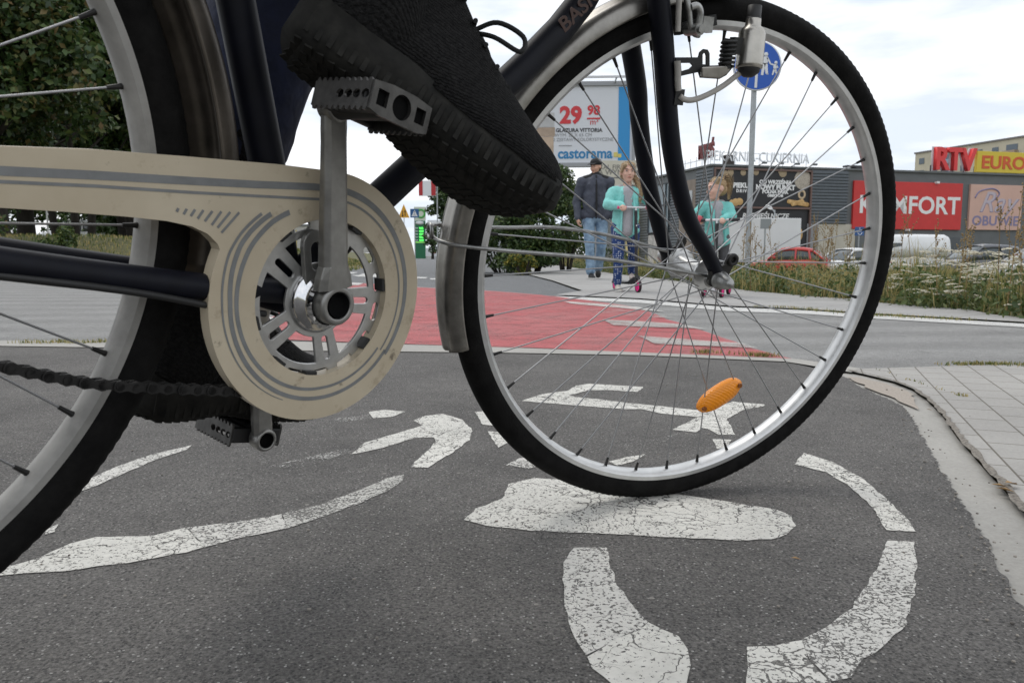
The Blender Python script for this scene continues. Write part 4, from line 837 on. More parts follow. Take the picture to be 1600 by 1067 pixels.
def shoe(T, side, lace_loop=False):
    Ls = .272; xs_ = np.concatenate([[0, .008, .02, .04], np.linspace(.07, .93, 25), [.96, .98, .993, 1]])
    def hw(t, s_):   # half width, s_=+1 outer side
        k = [(0, .006), (.008, .014), (.02, .0205), (.04, .0265), (.07, .031), (.12, .034), (.25, .035), (.42, .034), (.60, .044), (.74, .049), (.86, .043), (.94, .030), (.985, .013), (1., .004)]
        v = np.interp(t, [q[0] for q in k], [q[1] for q in k]); return v * (1.06 if s_ > 0 and t > .4 else 1)
    def zb(t): return .030 * max(0, (t - .72) / .28) ** 2 + .014 * max(0, (.09 - t) / .09) ** 2 + .006 * math.exp(-((t - .36) / .12) ** 2)
    def zt(t): return zb(t) + np.interp(t, [0, .1, .4, .7, .92, 1], [.040, .038, .034, .030, .026, .016])
    mb = MB(); rings = []
    for t in xs_:
        a, b = hw(t, 1), hw(t, -1); z0, z1 = zb(t), zt(t); x = t * Ls
        sec = [(-1, .0, .80), (-1, .22, .97), (-1, .6, 1.02), (-1, 1, .99), (1, 1, .99), (1, .6, 1.02), (1, .22, .97), (1, 0, .80)]
        rings.append([T @ Vector((x, -side * (a if s_ > 0 else b) * f if False else (a if s_ > 0 else b) * f * s_ * -side, z0 + (z1 - z0) * h)) for s_, h, f in sec])
    mb.loft(rings, smooth=True)
    # tread lugs under the sole and ribs up its wall
    for k in range(26):
        t = .05 + .88 * k / 25; x = t * Ls; z0 = zb(t); a = hw(t, 1)
        for s_ in (-1, 1):
            for y0, y1 in ((.80, .46), (.38, .08)):
                yc = (y0 + y1) / 2 * a * s_; mb.box(T @ Vector((x, yc, z0 - .0001)), (.0058, abs(y0 - y1) * a, .0016), T.to_3x3() @ Matrix.Rotation(R(18 * s_), 3, 'Z'))
            h = zt(t) - z0; mb.box(T @ Vector((x, s_ * a * .985, z0 + h * .42)), (.0040, .0009, h * .6), T.to_3x3())
    sole_mb = mb
    mb = MB(); rings = []
    for t in np.linspace(0, .985, 26):
        x = t * Ls * .985 + .003; a = hw(t, 1) * .97; z1 = zt(t) - .004; H = np.interp(t, [0, .05, .30, .36, .50, .72, .88, 1], [.060, .085, .104, .106, .086, .060, .040, .014])
        top = np.interp(t, [0, .3, .4, .6, .8, 1], [.62, .72, .70, .66, .70, .6]); sec = []
        for q in range(17):
            p = math.pi * q / 16; c, s2 = math.cos(p), math.sin(p); yy = (abs(c) ** .72) * (1 if c >= 0 else -1); zz = s2 ** .8
            sec.append(T @ Vector((x, a * yy * (1 - (1 - top) * zz ** 1.4) * 1.0, z1 + H * zz)))
        rings.append(sec)
    mb.loft(rings)
    up = mb.build('shoe', M_knit, person); sole_mb.build('sole', M_sole, up, bevel=0)
    mb = MB()
    for q in range(5):
        t = .40 + q * .065; x = t * Ls; zt_ = zt(t) + np.interp(t, [.36, .50, .72], [.106, .086, .060]); mb.tube([T @ Vector((x - .006, -.024, zt_ - .012)), T @ Vector((x, 0, zt_ + .001)), T @ Vector((x + .006, .024, zt_ - .012))], .0022, 8)
    kx, kz = .47 * Ls, .14
    for s_ in (-1, 1): mb.tube(catmull([T @ Vector(p) for p in ((kx, 0, .122), (kx + .012, s_ * .016, .134), (kx + .034, s_ * .03, .130), (kx + .036, s_ * .036, .112), (kx + .014, s_ * .022, .116), (kx, 0, .120))], 6), .0022, 8)
    mb.build('lace', mat('black_lace', (.008, .008, .008), .8), up)
    q = blob('sock', [('c', T @ Vector((.055, 0, .06)), (T @ Vector((.055, 0, .085))).lerp(ank[side], 1.0), .043, .047), ('c', ank[side], ank[side].lerp(knee[side], .45), .046, .056)], .006, M_knit, person)
    return up
shoe(foot_r, -1); shoe(foot_l, 1)

# ------------------------------------------------------------------ vegetation
LEAF_D = mat('leaves_dark', (0, 0, 0), .45, island=[(.013, .032, .008), (.034, .072, .018), (.055, .105, .026), (.12, .17, .055)], trans=.22)
LEAF_M = mat('leaves_mid', (0, 0, 0), .55, island=[(.012, .026, .007), (.032, .062, .015), (.055, .10, .022), (.12, .15, .035)], trans=.25)
LEAF_L = mat('leaves_light', (0, 0, 0), .55, island=[(.03, .06, .012), (.07, .12, .025), (.12, .17, .04), (.20, .22, .06)], trans=.3)
LEAF_Y = mat('leaves_yellowing', (0, 0, 0), .55, island=[(.025, .05, .012), (.07, .10, .025), (.16, .16, .05), (.17, .11, .045)], trans=.25)
M_bark = mat('bark', (.022, .018, .014), .95, var=.4, vscale=14, bump=1, bscale=20)
def leaf_quads(C, N_, U, ln, wd):
    # one folded leaf of two quads each; arrays of centres, normals, directions
    n = len(C); N_ = N_ / np.linalg.norm(N_, axis=1, keepdims=True); U = U - N_ * (U * N_).sum(1, keepdims=True); U /= np.linalg.norm(U, axis=1, keepdims=True) + 1e-9; W_ = np.cross(N_, U)
    ln = np.asarray(ln).reshape(-1, 1); wd = np.asarray(wd).reshape(-1, 1)
    a = C - U * ln * .5; b = C + W_ * wd * .5 + N_ * wd * .18; c = C + U * ln * .5; d = C - W_ * wd * .5 + N_ * wd * .18
    V = np.stack([a, b, c, d], 1).reshape(-1, 3); k = np.arange(n) * 4
    F_ = np.concatenate([np.stack([k, k + 1, k + 2], 1), np.stack([k, k + 2, k + 3], 1)]); return V, F_
def crown_pts(blobs, n, r_):
    # leaves gather on the outside of many small clumps
    vol = np.array([b[1][0] * b[1][1] * b[1][2] for b in blobs]) ** .7; pick = r_.choice(len(blobs), n, p=vol / vol.sum())
    c = np.array([b[0] for b in blobs])[pick]; rad = np.array([b[1] for b in blobs])[pick]
    d = r_.normal(size=(n, 3)); d /= np.linalg.norm(d, axis=1, keepdims=True); rr = r_.uniform(.35, 1, (n, 1)) ** .5
    return c + d * rad * rr, d
def foliage(name, parent, blobs, n, size, mats, r_, mixp=None, loc=None):
    C, d = crown_pts(blobs, n, r_); N_ = d * .6 + r_.normal(size=d.shape) * .6 + np.array([0, 0, .5]); U = r_.normal(size=d.shape) + np.array([0, 0, -.5])
    s_ = size * r_.uniform(.6, 1.35, n); V, F_ = leaf_quads(C, N_, U, s_, s_ * .62)
    mi = r_.choice(len(mats), n, p=mixp); mi = np.concatenate([mi, mi])
    return fast_mesh(name, V, F_, mats, parent, mi)
def clumps(cx, cy, cz, rx, ry, rz, k, sz, r_):
    o = []
    for _ in range(k):
        d = r_.normal(size=3); d /= np.linalg.norm(d); t = r_.uniform(.3, 1) ** .6; s_ = sz * r_.uniform(.55, 1.25)
        o.append(((cx + d[0] * rx * t, cy + d[1] * ry * t, cz + d[2] * rz * t), (s_, s_, s_ * .75)))
    return o
def tree(label, loc, h, cr, crown_z, n, leaf, mats, seed, mixp=None, trunk_r=.16, lean=(0, 0), group=None, k=46, sz=.75, name='leafy_tree', stems=1, dense=None):
    r_ = np.random.default_rng(seed); t = thing(name, label, 'tree', (loc[0], loc[1], float(hz(loc[0], loc[1])) - .05), 0, group)
    blobs = clumps(lean[0] * h, lean[1] * h, crown_z, cr[0], cr[1], cr[2], k, sz, r_); tk = None
    for s_ in range(stems):
        a0 = r_.uniform(0, 6.28); off = Vector((math.cos(a0), math.sin(a0), 0)) * (.0 if stems == 1 else .45 + .35 * s_); top = Vector((lean[0] * h, lean[1] * h, crown_z)) + off * 3
        pth = [off, off * 1.3 + Vector((0, 0, crown_z * .25)), off * 2 + Vector((lean[0] * h * .4, lean[1] * h * .4, crown_z * .6)), top]; mb = MB(); q = catmull(pth, 5); m = len(q); mb.tube(q, [trunk_r * (1.25 - .8 * i / m) for i in range(m)], 10)
        trunk = mb.build('trunk', M_bark, t); tk = tk or trunk
        mb = MB()
        for b in r_.choice(len(blobs), min(10, len(blobs)), replace=False):
            i = int(r_.integers(m // 3, m - 1)); p0 = q[i]; p1 = Vector(blobs[b][0]); mid = (p0 + p1) / 2 + Vector((0, 0, -.1 * (p1 - p0).length)); mb.tube([p0, mid, p1], [trunk_r * .45, trunk_r * .28, trunk_r * .1], 6)
        mb.build('limb', M_bark, trunk)
    foliage('crown', t, blobs, n, leaf, mats, r_, mixp); return t
G_TREE = 'trees on the grass bank'
tree('big dark leafy tree filling the left edge, its leaves partly yellowed', (-12.6, 19.5), 9, (2.8, 1.8, 4.0), 5.2, 24000, .19, [LEAF_D, LEAF_Y, LEAF_M], 1, [.42, .33, .25], .2, group=G_TREE, k=80, sz=.85)
tree('green tree standing just left of the rear wheel rim with several dark trunks', (-13.7, 25.0), 10, (3.2, 2.0, 3.9), 5.6, 26000, .21, [LEAF_D, LEAF_M], 2, [.62, .38], .10, group=G_TREE, k=80, sz=.95, stems=3)
tree('dark tree with a forked trunk on the mown bank', (-12.7, 27.5), 9, (3.0, 2.0, 3.6), 5.4, 15000, .2, [LEAF_D, LEAF_M], 3, [.7, .3], .2, group=G_TREE, k=60, sz=.95, stems=2)
tree('dark tree behind the leftmost one, seen low under the chain guard', (-16.5, 27), 9, (3.6, 2.0, 4.2), 5.0, 15000, .2, [LEAF_D, LEAF_M], 4, [.75, .25], .24, group=G_TREE, k=60, sz=1.05)
tree('wide dark tree low behind the others at the far end of the bank', (-17.5, 38), 9, (7.0, 2.5, 3.0), 3.6, 13000, .3, [LEAF_D, LEAF_M], 5, [.7, .3], .25, group=G_TREE, k=60, sz=1.3)
tree('round dark tree rising behind the red and white pole sign', (-8.072, 100.0), 9.5, (2.1, 1.8, 3.0), 6.9, 9000, .36, [LEAF_D, LEAF_M], 6, [.8, .2], .3, k=34, sz=.95)
tree('small dark tree beside the green price board', (-9.209, 92.0), 5, (1.0, 1.0, 1.7), 2.6, 1800, .26, [LEAF_D], 7, None, .15, k=14, sz=.6)
def bush(label, loc, blobs, n, leaf, mats, seed, mixp=None, group=None, name='bush'):
    r_ = np.random.default_rng(seed); t = thing(name, label, 'bush', (loc[0], loc[1], float(hz(*loc)) - .03), 0, group); mb = MB()
    for b in blobs[:9]: mb.tube([(b[0][0] * .3, b[0][1] * .3, 0), (b[0][0] * .7, b[0][1] * .7, b[0][2] * .55), b[0]], [.025, .018, .008], 6)
    mb.build('stem', M_bark, t); foliage('foliage', t, blobs, n, leaf, mats, r_, mixp); return t
r_ = np.random.default_rng(21)
bush('tall dark hedge bush beside the man in the black cap', (.45, 16.2), clumps(0, 0, .95, .95, .6, .95, 34, .34, r_) + clumps(.45, 0, 1.8, .42, .3, .5, 10, .26, r_), 17000, .075, [LEAF_D, LEAF_M, LEAF_L], 31, [.55, .33, .12])
bush('dense bush behind the toe of the cyclist and left of the hedge', (-.15, 17.6), clumps(0, 0, .8, .75, .5, .75, 24, .32, r_), 9000, .075, [LEAF_D, LEAF_M], 32, [.6, .4])
bush('lighter yellow green shrub rising behind the head of the man', (1.25, 18.5), clumps(0, 0, 1.45, .5, .4, .95, 20, .3, r_), 6500, .085, [LEAF_L, LEAF_M], 33, [.6, .4])
bush('low feathery shrub with yellow flowers at the kerb under the hedge', (.22, 15.2), clumps(0, 0, .22, .34, .25, .22, 14, .13, r_), 3200, .05, [LEAF_L, mat('yellow_bloom', (0, 0, 0), .6, island=[(.25, .2, .03), (.4, .33, .05), (.12, .16, .03)], trans=.2), LEAF_M], 34, [.35, .4, .25])
bush('rounded green bush with orange flecks low at the left edge', (-11.0, 15.4), clumps(0, 0, .6, 1.0, .5, .75, 26, .34, r_), 6500, .085, [LEAF_M, LEAF_D, LEAF_Y], 35, [.45, .4, .15])
bush('long dark hedge closing the view behind the tree trunks', (-27, 46), clumps(0, 0, 1.6, 7.5, .8, 1.7, 60, .9, r_), 11000, .26, [LEAF_D, LEAF_M], 38, [.7, .3])
bush('small pale green shrub at the foot of the bank beside the round bush', (-9.0, 15.6), clumps(0, 0, .3, .4, .3, .3, 10, .2, r_), 1500, .07, [LEAF_L, LEAF_M], 36, [.4, .6])
bush('broad dark bush beyond the pavement behind the girl on the scooter', (3.1, 30), clumps(0, 0, .5, 1.6, .5, .7, 24, .4, r_), 4200, .11, [LEAF_D, LEAF_M], 37, [.6, .4])

# grasses and wild flowers
def blades(name, P, h, wd, mats, mi, r_, label, lean=.35, seg=2, z0=None, kind='stuff'):
    n = len(P); a = r_.uniform(0, 6.283, n); L_ = np.stack([np.cos(a), np.sin(a), np.zeros(n)], 1); b = r_.uniform(0, 6.283, n); W_ = np.stack([np.cos(b), np.sin(b), np.zeros(n)], 1) * wd.reshape(-1, 1) * .5
    ln = (r_.uniform(0, 1, n) ** 1.3 * lean * h).reshape(-1, 1); z = np.array([[0, 0, 1.]]) * h.reshape(-1, 1)
    p0 = P; p1 = P + z * .55 + L_ * ln * .3; p2 = P + z + L_ * ln
    V = np.stack([p0 - W_, p0 + W_, p1 + W_ * .8, p1 - W_ * .8, p2 + W_ * .12, p2 - W_ * .12], 1).reshape(-1, 3); k = np.arange(n) * 6
    F_ = np.concatenate([np.stack([k, k + 1, k + 2, k + 3], 1), np.stack([k + 3, k + 2, k + 4, k + 5], 1)])
    return tag(fast_mesh(name, V, F_, mats, None, np.concatenate([mi, mi])), label, name.replace('_', ' '), kind=kind), p2
DRY = mat('dry_grass', (0, 0, 0), .8, island=[(.30, .25, .09), (.46, .38, .17), (.38, .29, .12), (.25, .26, .085)], trans=.3)
GRN = mat('green_grass', (0, 0, 0), .7, island=[(.06, .09, .022), (.11, .145, .035), (.17, .185, .055)], trans=.3)
edge = [(-0.357, 73.511),(0.793, 48.994),(1.646, 33.907),(1.877, 23.188),(2.038, 15.722),(2.314, 11.888),(2.368, 8.787),(2.369, 7.842),(2.569, 7.441),(2.564, 6.857),(2.688, 6.357),(2.758, 5.845),(2.784, 5.343),(2.953, 5.093),(2.882, 4.419)] + [(4.4, 3.0), (5.5, 2.2)]
EDG = np.array(edge)
def in_weeds(n, depth, r_, t0=0, t1=None, pw=1.6):
    seg = np.linalg.norm(np.diff(EDG, axis=0), axis=1); cum_ = np.concatenate([[0], np.cumsum(seg)]); t1 = t1 or cum_[-1]
    # weight samples towards the near end so that screen density is even
    u = r_.uniform(0, 1, n); s_ = t0 + (t1 - t0) * (1 - (1 - u) ** pw)
    i = np.clip(np.searchsorted(cum_, s_) - 1, 0, len(seg) - 1); f = ((s_ - cum_[i]) / seg[i]).reshape(-1, 1); p = EDG[i] * (1 - f) + EDG[i + 1] * f
    d = EDG[i + 1] - EDG[i]; d /= np.linalg.norm(d, axis=1, keepdims=True); nn = np.stack([-d[:, 1], d[:, 0]], 1); nn *= np.sign(nn[:, :1] + 1e-9)
    q = p + nn * (r_.uniform(0, 1, (n, 1)) ** 1.5 * depth + .03); return np.column_stack([q, hz(q[:, 0], q[:, 1]) - .03]), cum_[-1], s_
r_ = np.random.default_rng(41)
n = 30000; P_, TOT, s_ = in_weeds(n, 5.0, r_); nz_ = np.sin(P_[:, 0] * 2.3 + 1) * np.sin(P_[:, 1] * 1.9) ; dry = (r_.uniform(-1, 1, n) + nz_ * .9) > -.12
cl_c = P_[r_.integers(0, n, 130), :2]; cl_d = r_.uniform(-.5, .5, 130); cl_h = r_.uniform(.55, 1.35, 130); ni = np.argmin(((P_[:, None, :2] - cl_c[None]) ** 2).sum(2), 1); dry = (r_.uniform(-.5, .5, n) + cl_d[ni]) > -.05
hh = cl_h[ni] * np.where(dry, r_.uniform(.15, .40, n), r_.uniform(.10, .30, n)) * (1 + .35 * nz_); dist = np.clip(P_[:, 1], 3, 20)
blades('wild_grass', P_, hh, .0016 * dist ** .75 + .002, [DRY, GRN], np.where(dry, 0, 1), r_, 'tall dry and green wild grass along the far pavement', .75)
n = 6800; P_, _, s_ = in_weeds(n, 2.2, r_, 0, None); bl_n = 12
C = np.repeat(P_, bl_n, 0) + r_.normal(size=(n * bl_n, 3)) * np.array([.07, .07, .0]); C[:, 2] += r_.uniform(0, 1, n * bl_n) ** 1.3 * np.repeat(r_.uniform(.10, .34, n), bl_n)
V_, F_ = leaf_quads(C, r_.normal(size=C.shape) * .5 + [0, 0, .8], r_.normal(size=C.shape), r_.uniform(.03, .075, len(C)), r_.uniform(.014, .034, len(C)))
tag(fast_mesh('leafy_weeds', V_, F_, [mat('weed_leaves', (0, 0, 0), .6, island=[(.03, .055, .015), (.06, .10, .025), (.10, .14, .04), (.15, .16, .06)], trans=.25)], None), 'low broad leaved green weeds at the pavement edge', 'weeds', kind='stuff')
# yarrow: stalks with flat cream flower heads
M_yar = mat('yarrow_heads', (0, 0, 0), .8, island=[(.70, .65, .50), (.80, .77, .65), (.62, .54, .40)], trans=.2)
n = 270; P_, _, s_ = in_weeds(n, 1.3, r_, TOT - 5.3, TOT - 2.6, 1.0); h_ = r_.uniform(.10, .44, n); mbv = []; mbf = []; o = 0
_, tips = blades('yarrow_stalks', P_, h_, np.full(n, .006), [GRN], np.zeros(n, int), r_, 'thin green yarrow stalks among the wild grass', .25)
mb = MB()
for p in tips:
    rad = r_.uniform(.026, .055); tl = r_.uniform(-.25, .25, 2)
    for q in range(26):
        a, u = r_.uniform(0, 6.28), math.sqrt(r_.uniform(0, 1)) * rad; c = Vector(p) + Vector((u * math.cos(a), u * math.sin(a), u * (tl[0] * math.cos(a) + tl[1] * math.sin(a)) - u * u * 4)); w_ = r_.uniform(.005, .009)
        mb.sphere(c, (w_, w_, w_ * .5), 6)
tag(mb.build('yarrow_flowers', M_yar), 'flat cream yarrow flower heads over the weeds at the right', 'flowers', kind='stuff')
# tall dry dock stalks that stand up against the cars
n = 46; P_, _, s_ = in_weeds(n, 2.0, r_, TOT - 9.5, TOT - 2.6, 1.0); mb = MB(); M_dock = mat('dry_dock', (0, 0, 0), .9, island=[(.28, .18, .08), (.36, .26, .12), (.22, .15, .07)], trans=.2)
V_ = []; 
for p in P_:
    h = r_.uniform(.52, .86) * (1 if p[1] > 4 else .8); a = r_.uniform(-.08, .08, 2); top = Vector((p[0] + a[0], p[1] + a[1], p[2] + h)); mb.tube([p, top], [.004, .0015], 5)
    for k in range(4):
        t = r_.uniform(.5, .95); b = Vector(p).lerp(top, t); e_ = b + Vector((r_.uniform(-.07, .07), r_.uniform(-.07, .07), r_.uniform(.05, .13))); mb.tube([b, e_], [.002, .001], 4)
        for q in range(7): c = b.lerp(e_, q / 6); mb.sphere(c + Vector(r_.normal(size=3) * .006), (.006, .006, .008), 5)
tag(mb.build('dock_stalks', M_dock), 'tall brown seed stalks standing up against the parked cars', 'weeds', kind='stuff')
# mown grass on the bank
n = 26000; x_ = r_.uniform(-17, -2.2, n); y_ = 13.5 + 34 * r_.uniform(0, 1, n) ** 1.7; ok = -(x_ + .122 * y_ + 1.9) > -.35; P_ = np.column_stack([x_, y_, hz(x_, y_) - .03])[ok]; n = len(P_); dry = (r_.uniform(-1, 1, n) + np.sin(P_[:, 0] * 1.7) * np.cos(P_[:, 1] * .9)) > .25
blades('bank_grass', P_, r_.uniform(.04, .10, n), .004 + .0011 * P_[:, 1], [DRY, GRN], np.where(dry, 0, 1), r_, 'short yellowing grass on the bank at the left', .6)
# tufts in the kerb joints
for k, (q, cnt, sp_, hh) in enumerate((([(1.423, 2.55),(1.536, 2.565),(1.611, 2.55),(1.742, 2.527)], 520, .05, .014), ([(-2.005, 3.183),(-1.927, 3.183),(-1.849, 3.206),(-1.796, 3.183),(-1.705, 3.206),(-1.679, 3.206)], 300, .05, .022), ([(0.846, 2.79),(0.889, 2.781),(0.92, 2.772),(0.685, 2.884),(0.727, 2.865)], 260, .03, .02), ([(1.705, 5.512),(1.914, 5.343),(2.021, 5.063),(2.213, 4.681),(2.304, 4.558),(2.543, 4.331)], 700, .09, .022), ([(1.149, 1.986),(1.139, 1.958),(1.136, 2.441)], 46, .010, .010))):
    q = np.array(q); i = r_.integers(0, len(q) - 1, cnt); f = r_.uniform(0, 1, (cnt, 1)); p = q[i] * (1 - f) + q[i + 1] * f + r_.normal(size=(cnt, 2)) * sp_ * [.5, .3]; P_ = np.column_stack([p, np.zeros(cnt)])
    blades('kerb_grass', P_, r_.uniform(.4, 1, cnt) * hh, np.full(cnt, .0035), [GRN, DRY], r_.integers(0, 2, cnt), r_, ['grass tuft strip growing where footway meets the street', 'small grass tufts along the kerb at the left', 'short grass tufts at the end of the red crossing', 'sparse grass along the white edge line', 'tiny moss tufts between the footway slabs'][k], 1.0)
# loose leaves and grit on the path
mb = MB()
n = 150; q = np.array(path_edge[4:]); i = r_.integers(0, len(q) - 1, n); f = r_.uniform(0, 1, (n, 1)); p = q[i] * (1 - f) + q[i + 1] * f + r_.normal(size=(n, 2)) * .02 - [.01, 0]
p = np.concatenate([p, np.column_stack([r_.uniform(-.9, 1.1, 200), r_.uniform(.66, 2.6, 200)])])
for a_ in p: w_ = r_.uniform(.0008, .0024); mb.sphere((a_[0], a_[1], .002), (w_ * r_.uniform(.7, 1.4), w_, w_ * .6), 6)
tag(mb.build('loose_grit', mat('grit', (.12, .11, .1), .9, var=.6, vscale=30, c2=(.42, .38, .33))), 'loose grit scattered over the cycle path and its edge', 'grit', kind='stuff')
lm = mat('dead_leaf', (.33, .20, .08), .8, var=.4, vscale=90)
for x, y, s_ in [(*q, .016) for q in [(0.739, 1.161),(0.734, 1.141),(0.764, 1.174)]] + [(*[(0.945, 1.755)][0], .008), (*[(0.327, 0.873)][0], .008)]:
    V_, F_ = leaf_quads(np.array([[0, 0, 0.]]), np.array([[.2, .1, 1.]]), np.array([[1, random.uniform(-1, 1), .2]]), [s_ * 1.6], [s_]); me_o = fast_mesh('fallen_leaf', V_, F_, lm, None, loc=(x, y, .009)); tag(me_o, 'brown fallen leaf lying on the ground by the kerb joint' if s_ > .01 else 'tiny brown leaf lying on the ground', 'leaf', 'fallen leaves on the ground')

# ------------------------------------------------------------------ people and scooters
def head_prims(c, h, yaw=0, pitch=0):
    Rm = Matrix.Rotation(yaw, 3, 'Z') @ Matrix.Rotation(pitch, 3, 'X')
    P_ = lambda x, y, z: Vector(c) + Rm @ (Vector((x, y, z)) * h)
    return [('e', P_(0, .06, .10), (.335 * h, .40 * h, .375 * h), Rm), ('e', P_(0, -.10, -.10), (.275 * h, .29 * h, .36 * h), Rm), ('e', P_(0, -.20, -.36), (.15 * h, .14 * h, .12 * h), Rm),
            ('c', P_(0, -.37, .03), P_(0, -.43, -.12), .03 * h, .052 * h), ('e', P_(.335, .05, -.04), (.04 * h, .09 * h, .12 * h), Rm), ('e', P_(-.335, .05, -.04), (.04 * h, .09 * h, .12 * h), Rm),
            ('e', P_(0, -.33, .10), (.19 * h, .07 * h, .05 * h), Rm), ('e', P_(0, -.365, -.25), (.085 * h, .045 * h, .035 * h), Rm), ('e', P_(.15, -.27, -.12), (.1 * h, .1 * h, .1 * h), Rm), ('e', P_(-.15, -.27, -.12), (.1 * h, .1 * h, .1 * h), Rm)], P_, Rm
def face_parts(P_, Rm, h, body, browc=(.10, .06, .035)):
    for s_ in (-1, 1):
        mb = MB(); mb.sphere(P_(s_ * .135, -.365, .025), (.055 * h, .03 * h, .026 * h), 10, rot=Rm); e = mb.build('eye', mat('eye_white', (.45, .42, .40), .3), body)
        mb = MB(); mb.sphere(P_(s_ * .135, -.388, .025), (.024 * h, .014 * h, .024 * h), 8, rot=Rm); mb.build('iris', mat('iris', (.03, .028, .026), .25), e)
        mb = MB(); mb.tube([P_(s_ * .06, -.385, .095), P_(s_ * .14, -.385, .115), P_(s_ * .215, -.345, .095)], .016 * h, 6); mb.build('eyebrow', mat('brow', browc, .8), body)
    mb = MB(); mb.sphere(P_(0, -.395, -.245), (.085 * h, .025 * h, .026 * h), 10, rot=Rm); mb.build('lips', mat('lips', (.42, .16, .13), .5), body)
def hand_prims(w_, d, side, curl, s_=1.0, palm=None):
    # w_: wrist, d: hand direction, palm: palm normal, curl 0..1
    d = Vector(d).normalized(); pn = Vector(palm).normalized(); pn = (pn - d * pn.dot(d)).normalized(); sd_ = d.cross(pn) * side; o = [('c', w_, Vector(w_) + d * .035 * s_, .020 * s_, .026 * s_)]
    base = Vector(w_) + d * .07 * s_
    for q in range(4): o.append(('c', Vector(w_) + d * .025 * s_ + sd_ * (q - 1.5) * .013 * s_, base + sd_ * (q - 1.5) * .019 * s_, .014 * s_, .0105 * s_))
    for q, L_ in enumerate((.036, .042, .039, .030)):
        a = base + sd_ * (q - 1.5) * .019 * s_; t = curl * R(75); d1 = d * math.cos(t) + pn * math.sin(t); b = a + d1 * L_ * s_; t2 = curl * R(150); d2 = d * math.cos(t2) + pn * math.sin(t2); c = b + d2 * L_ * .75 * s_
        o += [('c', a, b, .0092 * s_, .0084 * s_), ('c', b, c, .0084 * s_, .007 * s_)]
    ta = Vector(w_) + d * .025 * s_ - sd_ * .024 * s_; tb = ta + (d * .6 - sd_ * .6 + pn * .5 * (.4 + curl)).normalized() * .034 * s_; tc_ = tb + (d * .8 + pn * curl + sd_ * .25 * curl).normalized() * .028 * s_
    return o + [('c', ta, tb, .0115 * s_, .0098 * s_), ('c', tb, tc_, .0098 * s_, .008 * s_)]
def small_shoe(loc, rz, L_, mu, msole, body, tilt=0):
    T = Matrix.Translation(loc) @ Matrix.Rotation(rz, 4, 'Z') @ Matrix.Rotation(tilt, 4, 'X'); mb = MB(); rings = []
    for t in np.linspace(0, 1, 13):   # toe points to -y
        a = np.interp(t, [0, .08, .3, .6, .85, 1], [.02, .1, .115, .14, .13, .03]) * L_; H = np.interp(t, [0, .08, .3, .45, .7, .92, 1], [.2, .34, .36, .30, .2, .15, .06]) * L_; y = L_ * (.25 - t)
        rings.append([T @ Vector((a * (abs(math.cos(p)) ** .7) * (1 if math.cos(p) >= 0 else -1), y, .085 * L_ + (H - .05 * L_) * max(0, math.sin(p)) ** .8)) for p in np.linspace(0, math.pi, 11)])
    mb.loft(rings); sh_ = mb.build('shoe', mu, body); mb = MB(); rings = []
    for t in np.linspace(0, 1, 13):
        a = np.interp(t, [0, .08, .3, .6, .85, 1], [.03, .11, .125, .15, .14, .04]) * L_; y = L_ * (.255 - 1.01 * t); rings.append([T @ Vector(q) for q in ((-a, y, .004), (-a, y, .095 * L_), (a, y, .095 * L_), (a, y, .004))])
    mb.loft(rings, smooth=False); mb.build('sole', msole, sh_); return sh_
def lerp3(a, b, t): return Vector(a).lerp(Vector(b), t)

M_kid = mat('fair_skin', (.62, .39, .30), .5, var=.06, vscale=30)
M_man = mat('tanned_skin', (.58, .34, .24), .5, var=.1, vscale=30)
def jacket_tex(name, c, b=.5): return mat(name, c, .75, var=.16, vscale=14, bump=b, bscale=11, bdist=.022)

# the man
X0, Y0 = (1.2435687601782033, 11.88843250164799)
hc = Vector((.0, .02, 1.665)); hp, HP, HR = head_prims(hc, .225, R(-38), R(4))
shl = [Vector((-.205, .03, 1.44)), Vector((.205, .03, 1.44))]; elb = [Vector((-.275, .05, 1.15)), Vector((.27, .10, 1.15))]; wri = [Vector((-.262, -.06, .905)), Vector((.27, .0, .91))]
hipm = [Vector((-.10, .02, .93)), Vector((.10, .03, .93))]; knm = [Vector((-.085, -.06, .50)), Vector((.105, .03, .50))]; anm = [Vector((-.065, -.03, .085)), Vector((.085, .30, .13))]
P_ = hp + [('c', (0, .03, 1.46), hc + Vector((0, .03, -.10)), .062, .055), ('c', (0, .03, 1.0), (0, .03, 1.36), .13, .15), ('c', shl[0], shl[1], .07, .07)]
for i in (0, 1):
    P_ += [('c', shl[i], elb[i], .052, .042), ('c', elb[i], wri[i], .04, .027), ('c', hipm[i], knm[i], .085, .058), ('c', knm[i], anm[i], .052, .036)] + hand_prims(wri[i], (0.02, -.08, -1), -1 if i == 0 else 1, .45, 1.05, (.8 if i == 0 else -.8, 0.1, 0))
man = blob('person', P_, .0075, M_man); man.location = (X0, Y0, .004); tag(man, 'man in a black cap, grey blue jacket and pale jeans walking', 'person')
face_parts(HP, HR, .225, man, (.08, .06, .05))
mjk = jacket_tex('grey_blue_jacket', (.055, .062, .085))
Q = [('c', (0, .03, 1.40), (0, .03, 1.05), .165, .162), ('e', (-.05, .0, 1.14), (.140, .14, .3)), ('e', (.05, .0, 1.14), (.140, .14, .3)), ('c', shl[0], shl[1], .082, .082), ('c', (-.1, .03, .96), (.1, .03, .96), .125, .125), ('c', (0, .03, 1.46), (0, .025, 1.52), .085, .078)]
for i in (0, 1): Q += [('c', shl[i], elb[i], .074, .062), ('c', elb[i], lerp3(elb[i], wri[i], .95), .061, .047)]
jk = blob('jacket', Q, .010, mjk, man, 3, fold=.035)
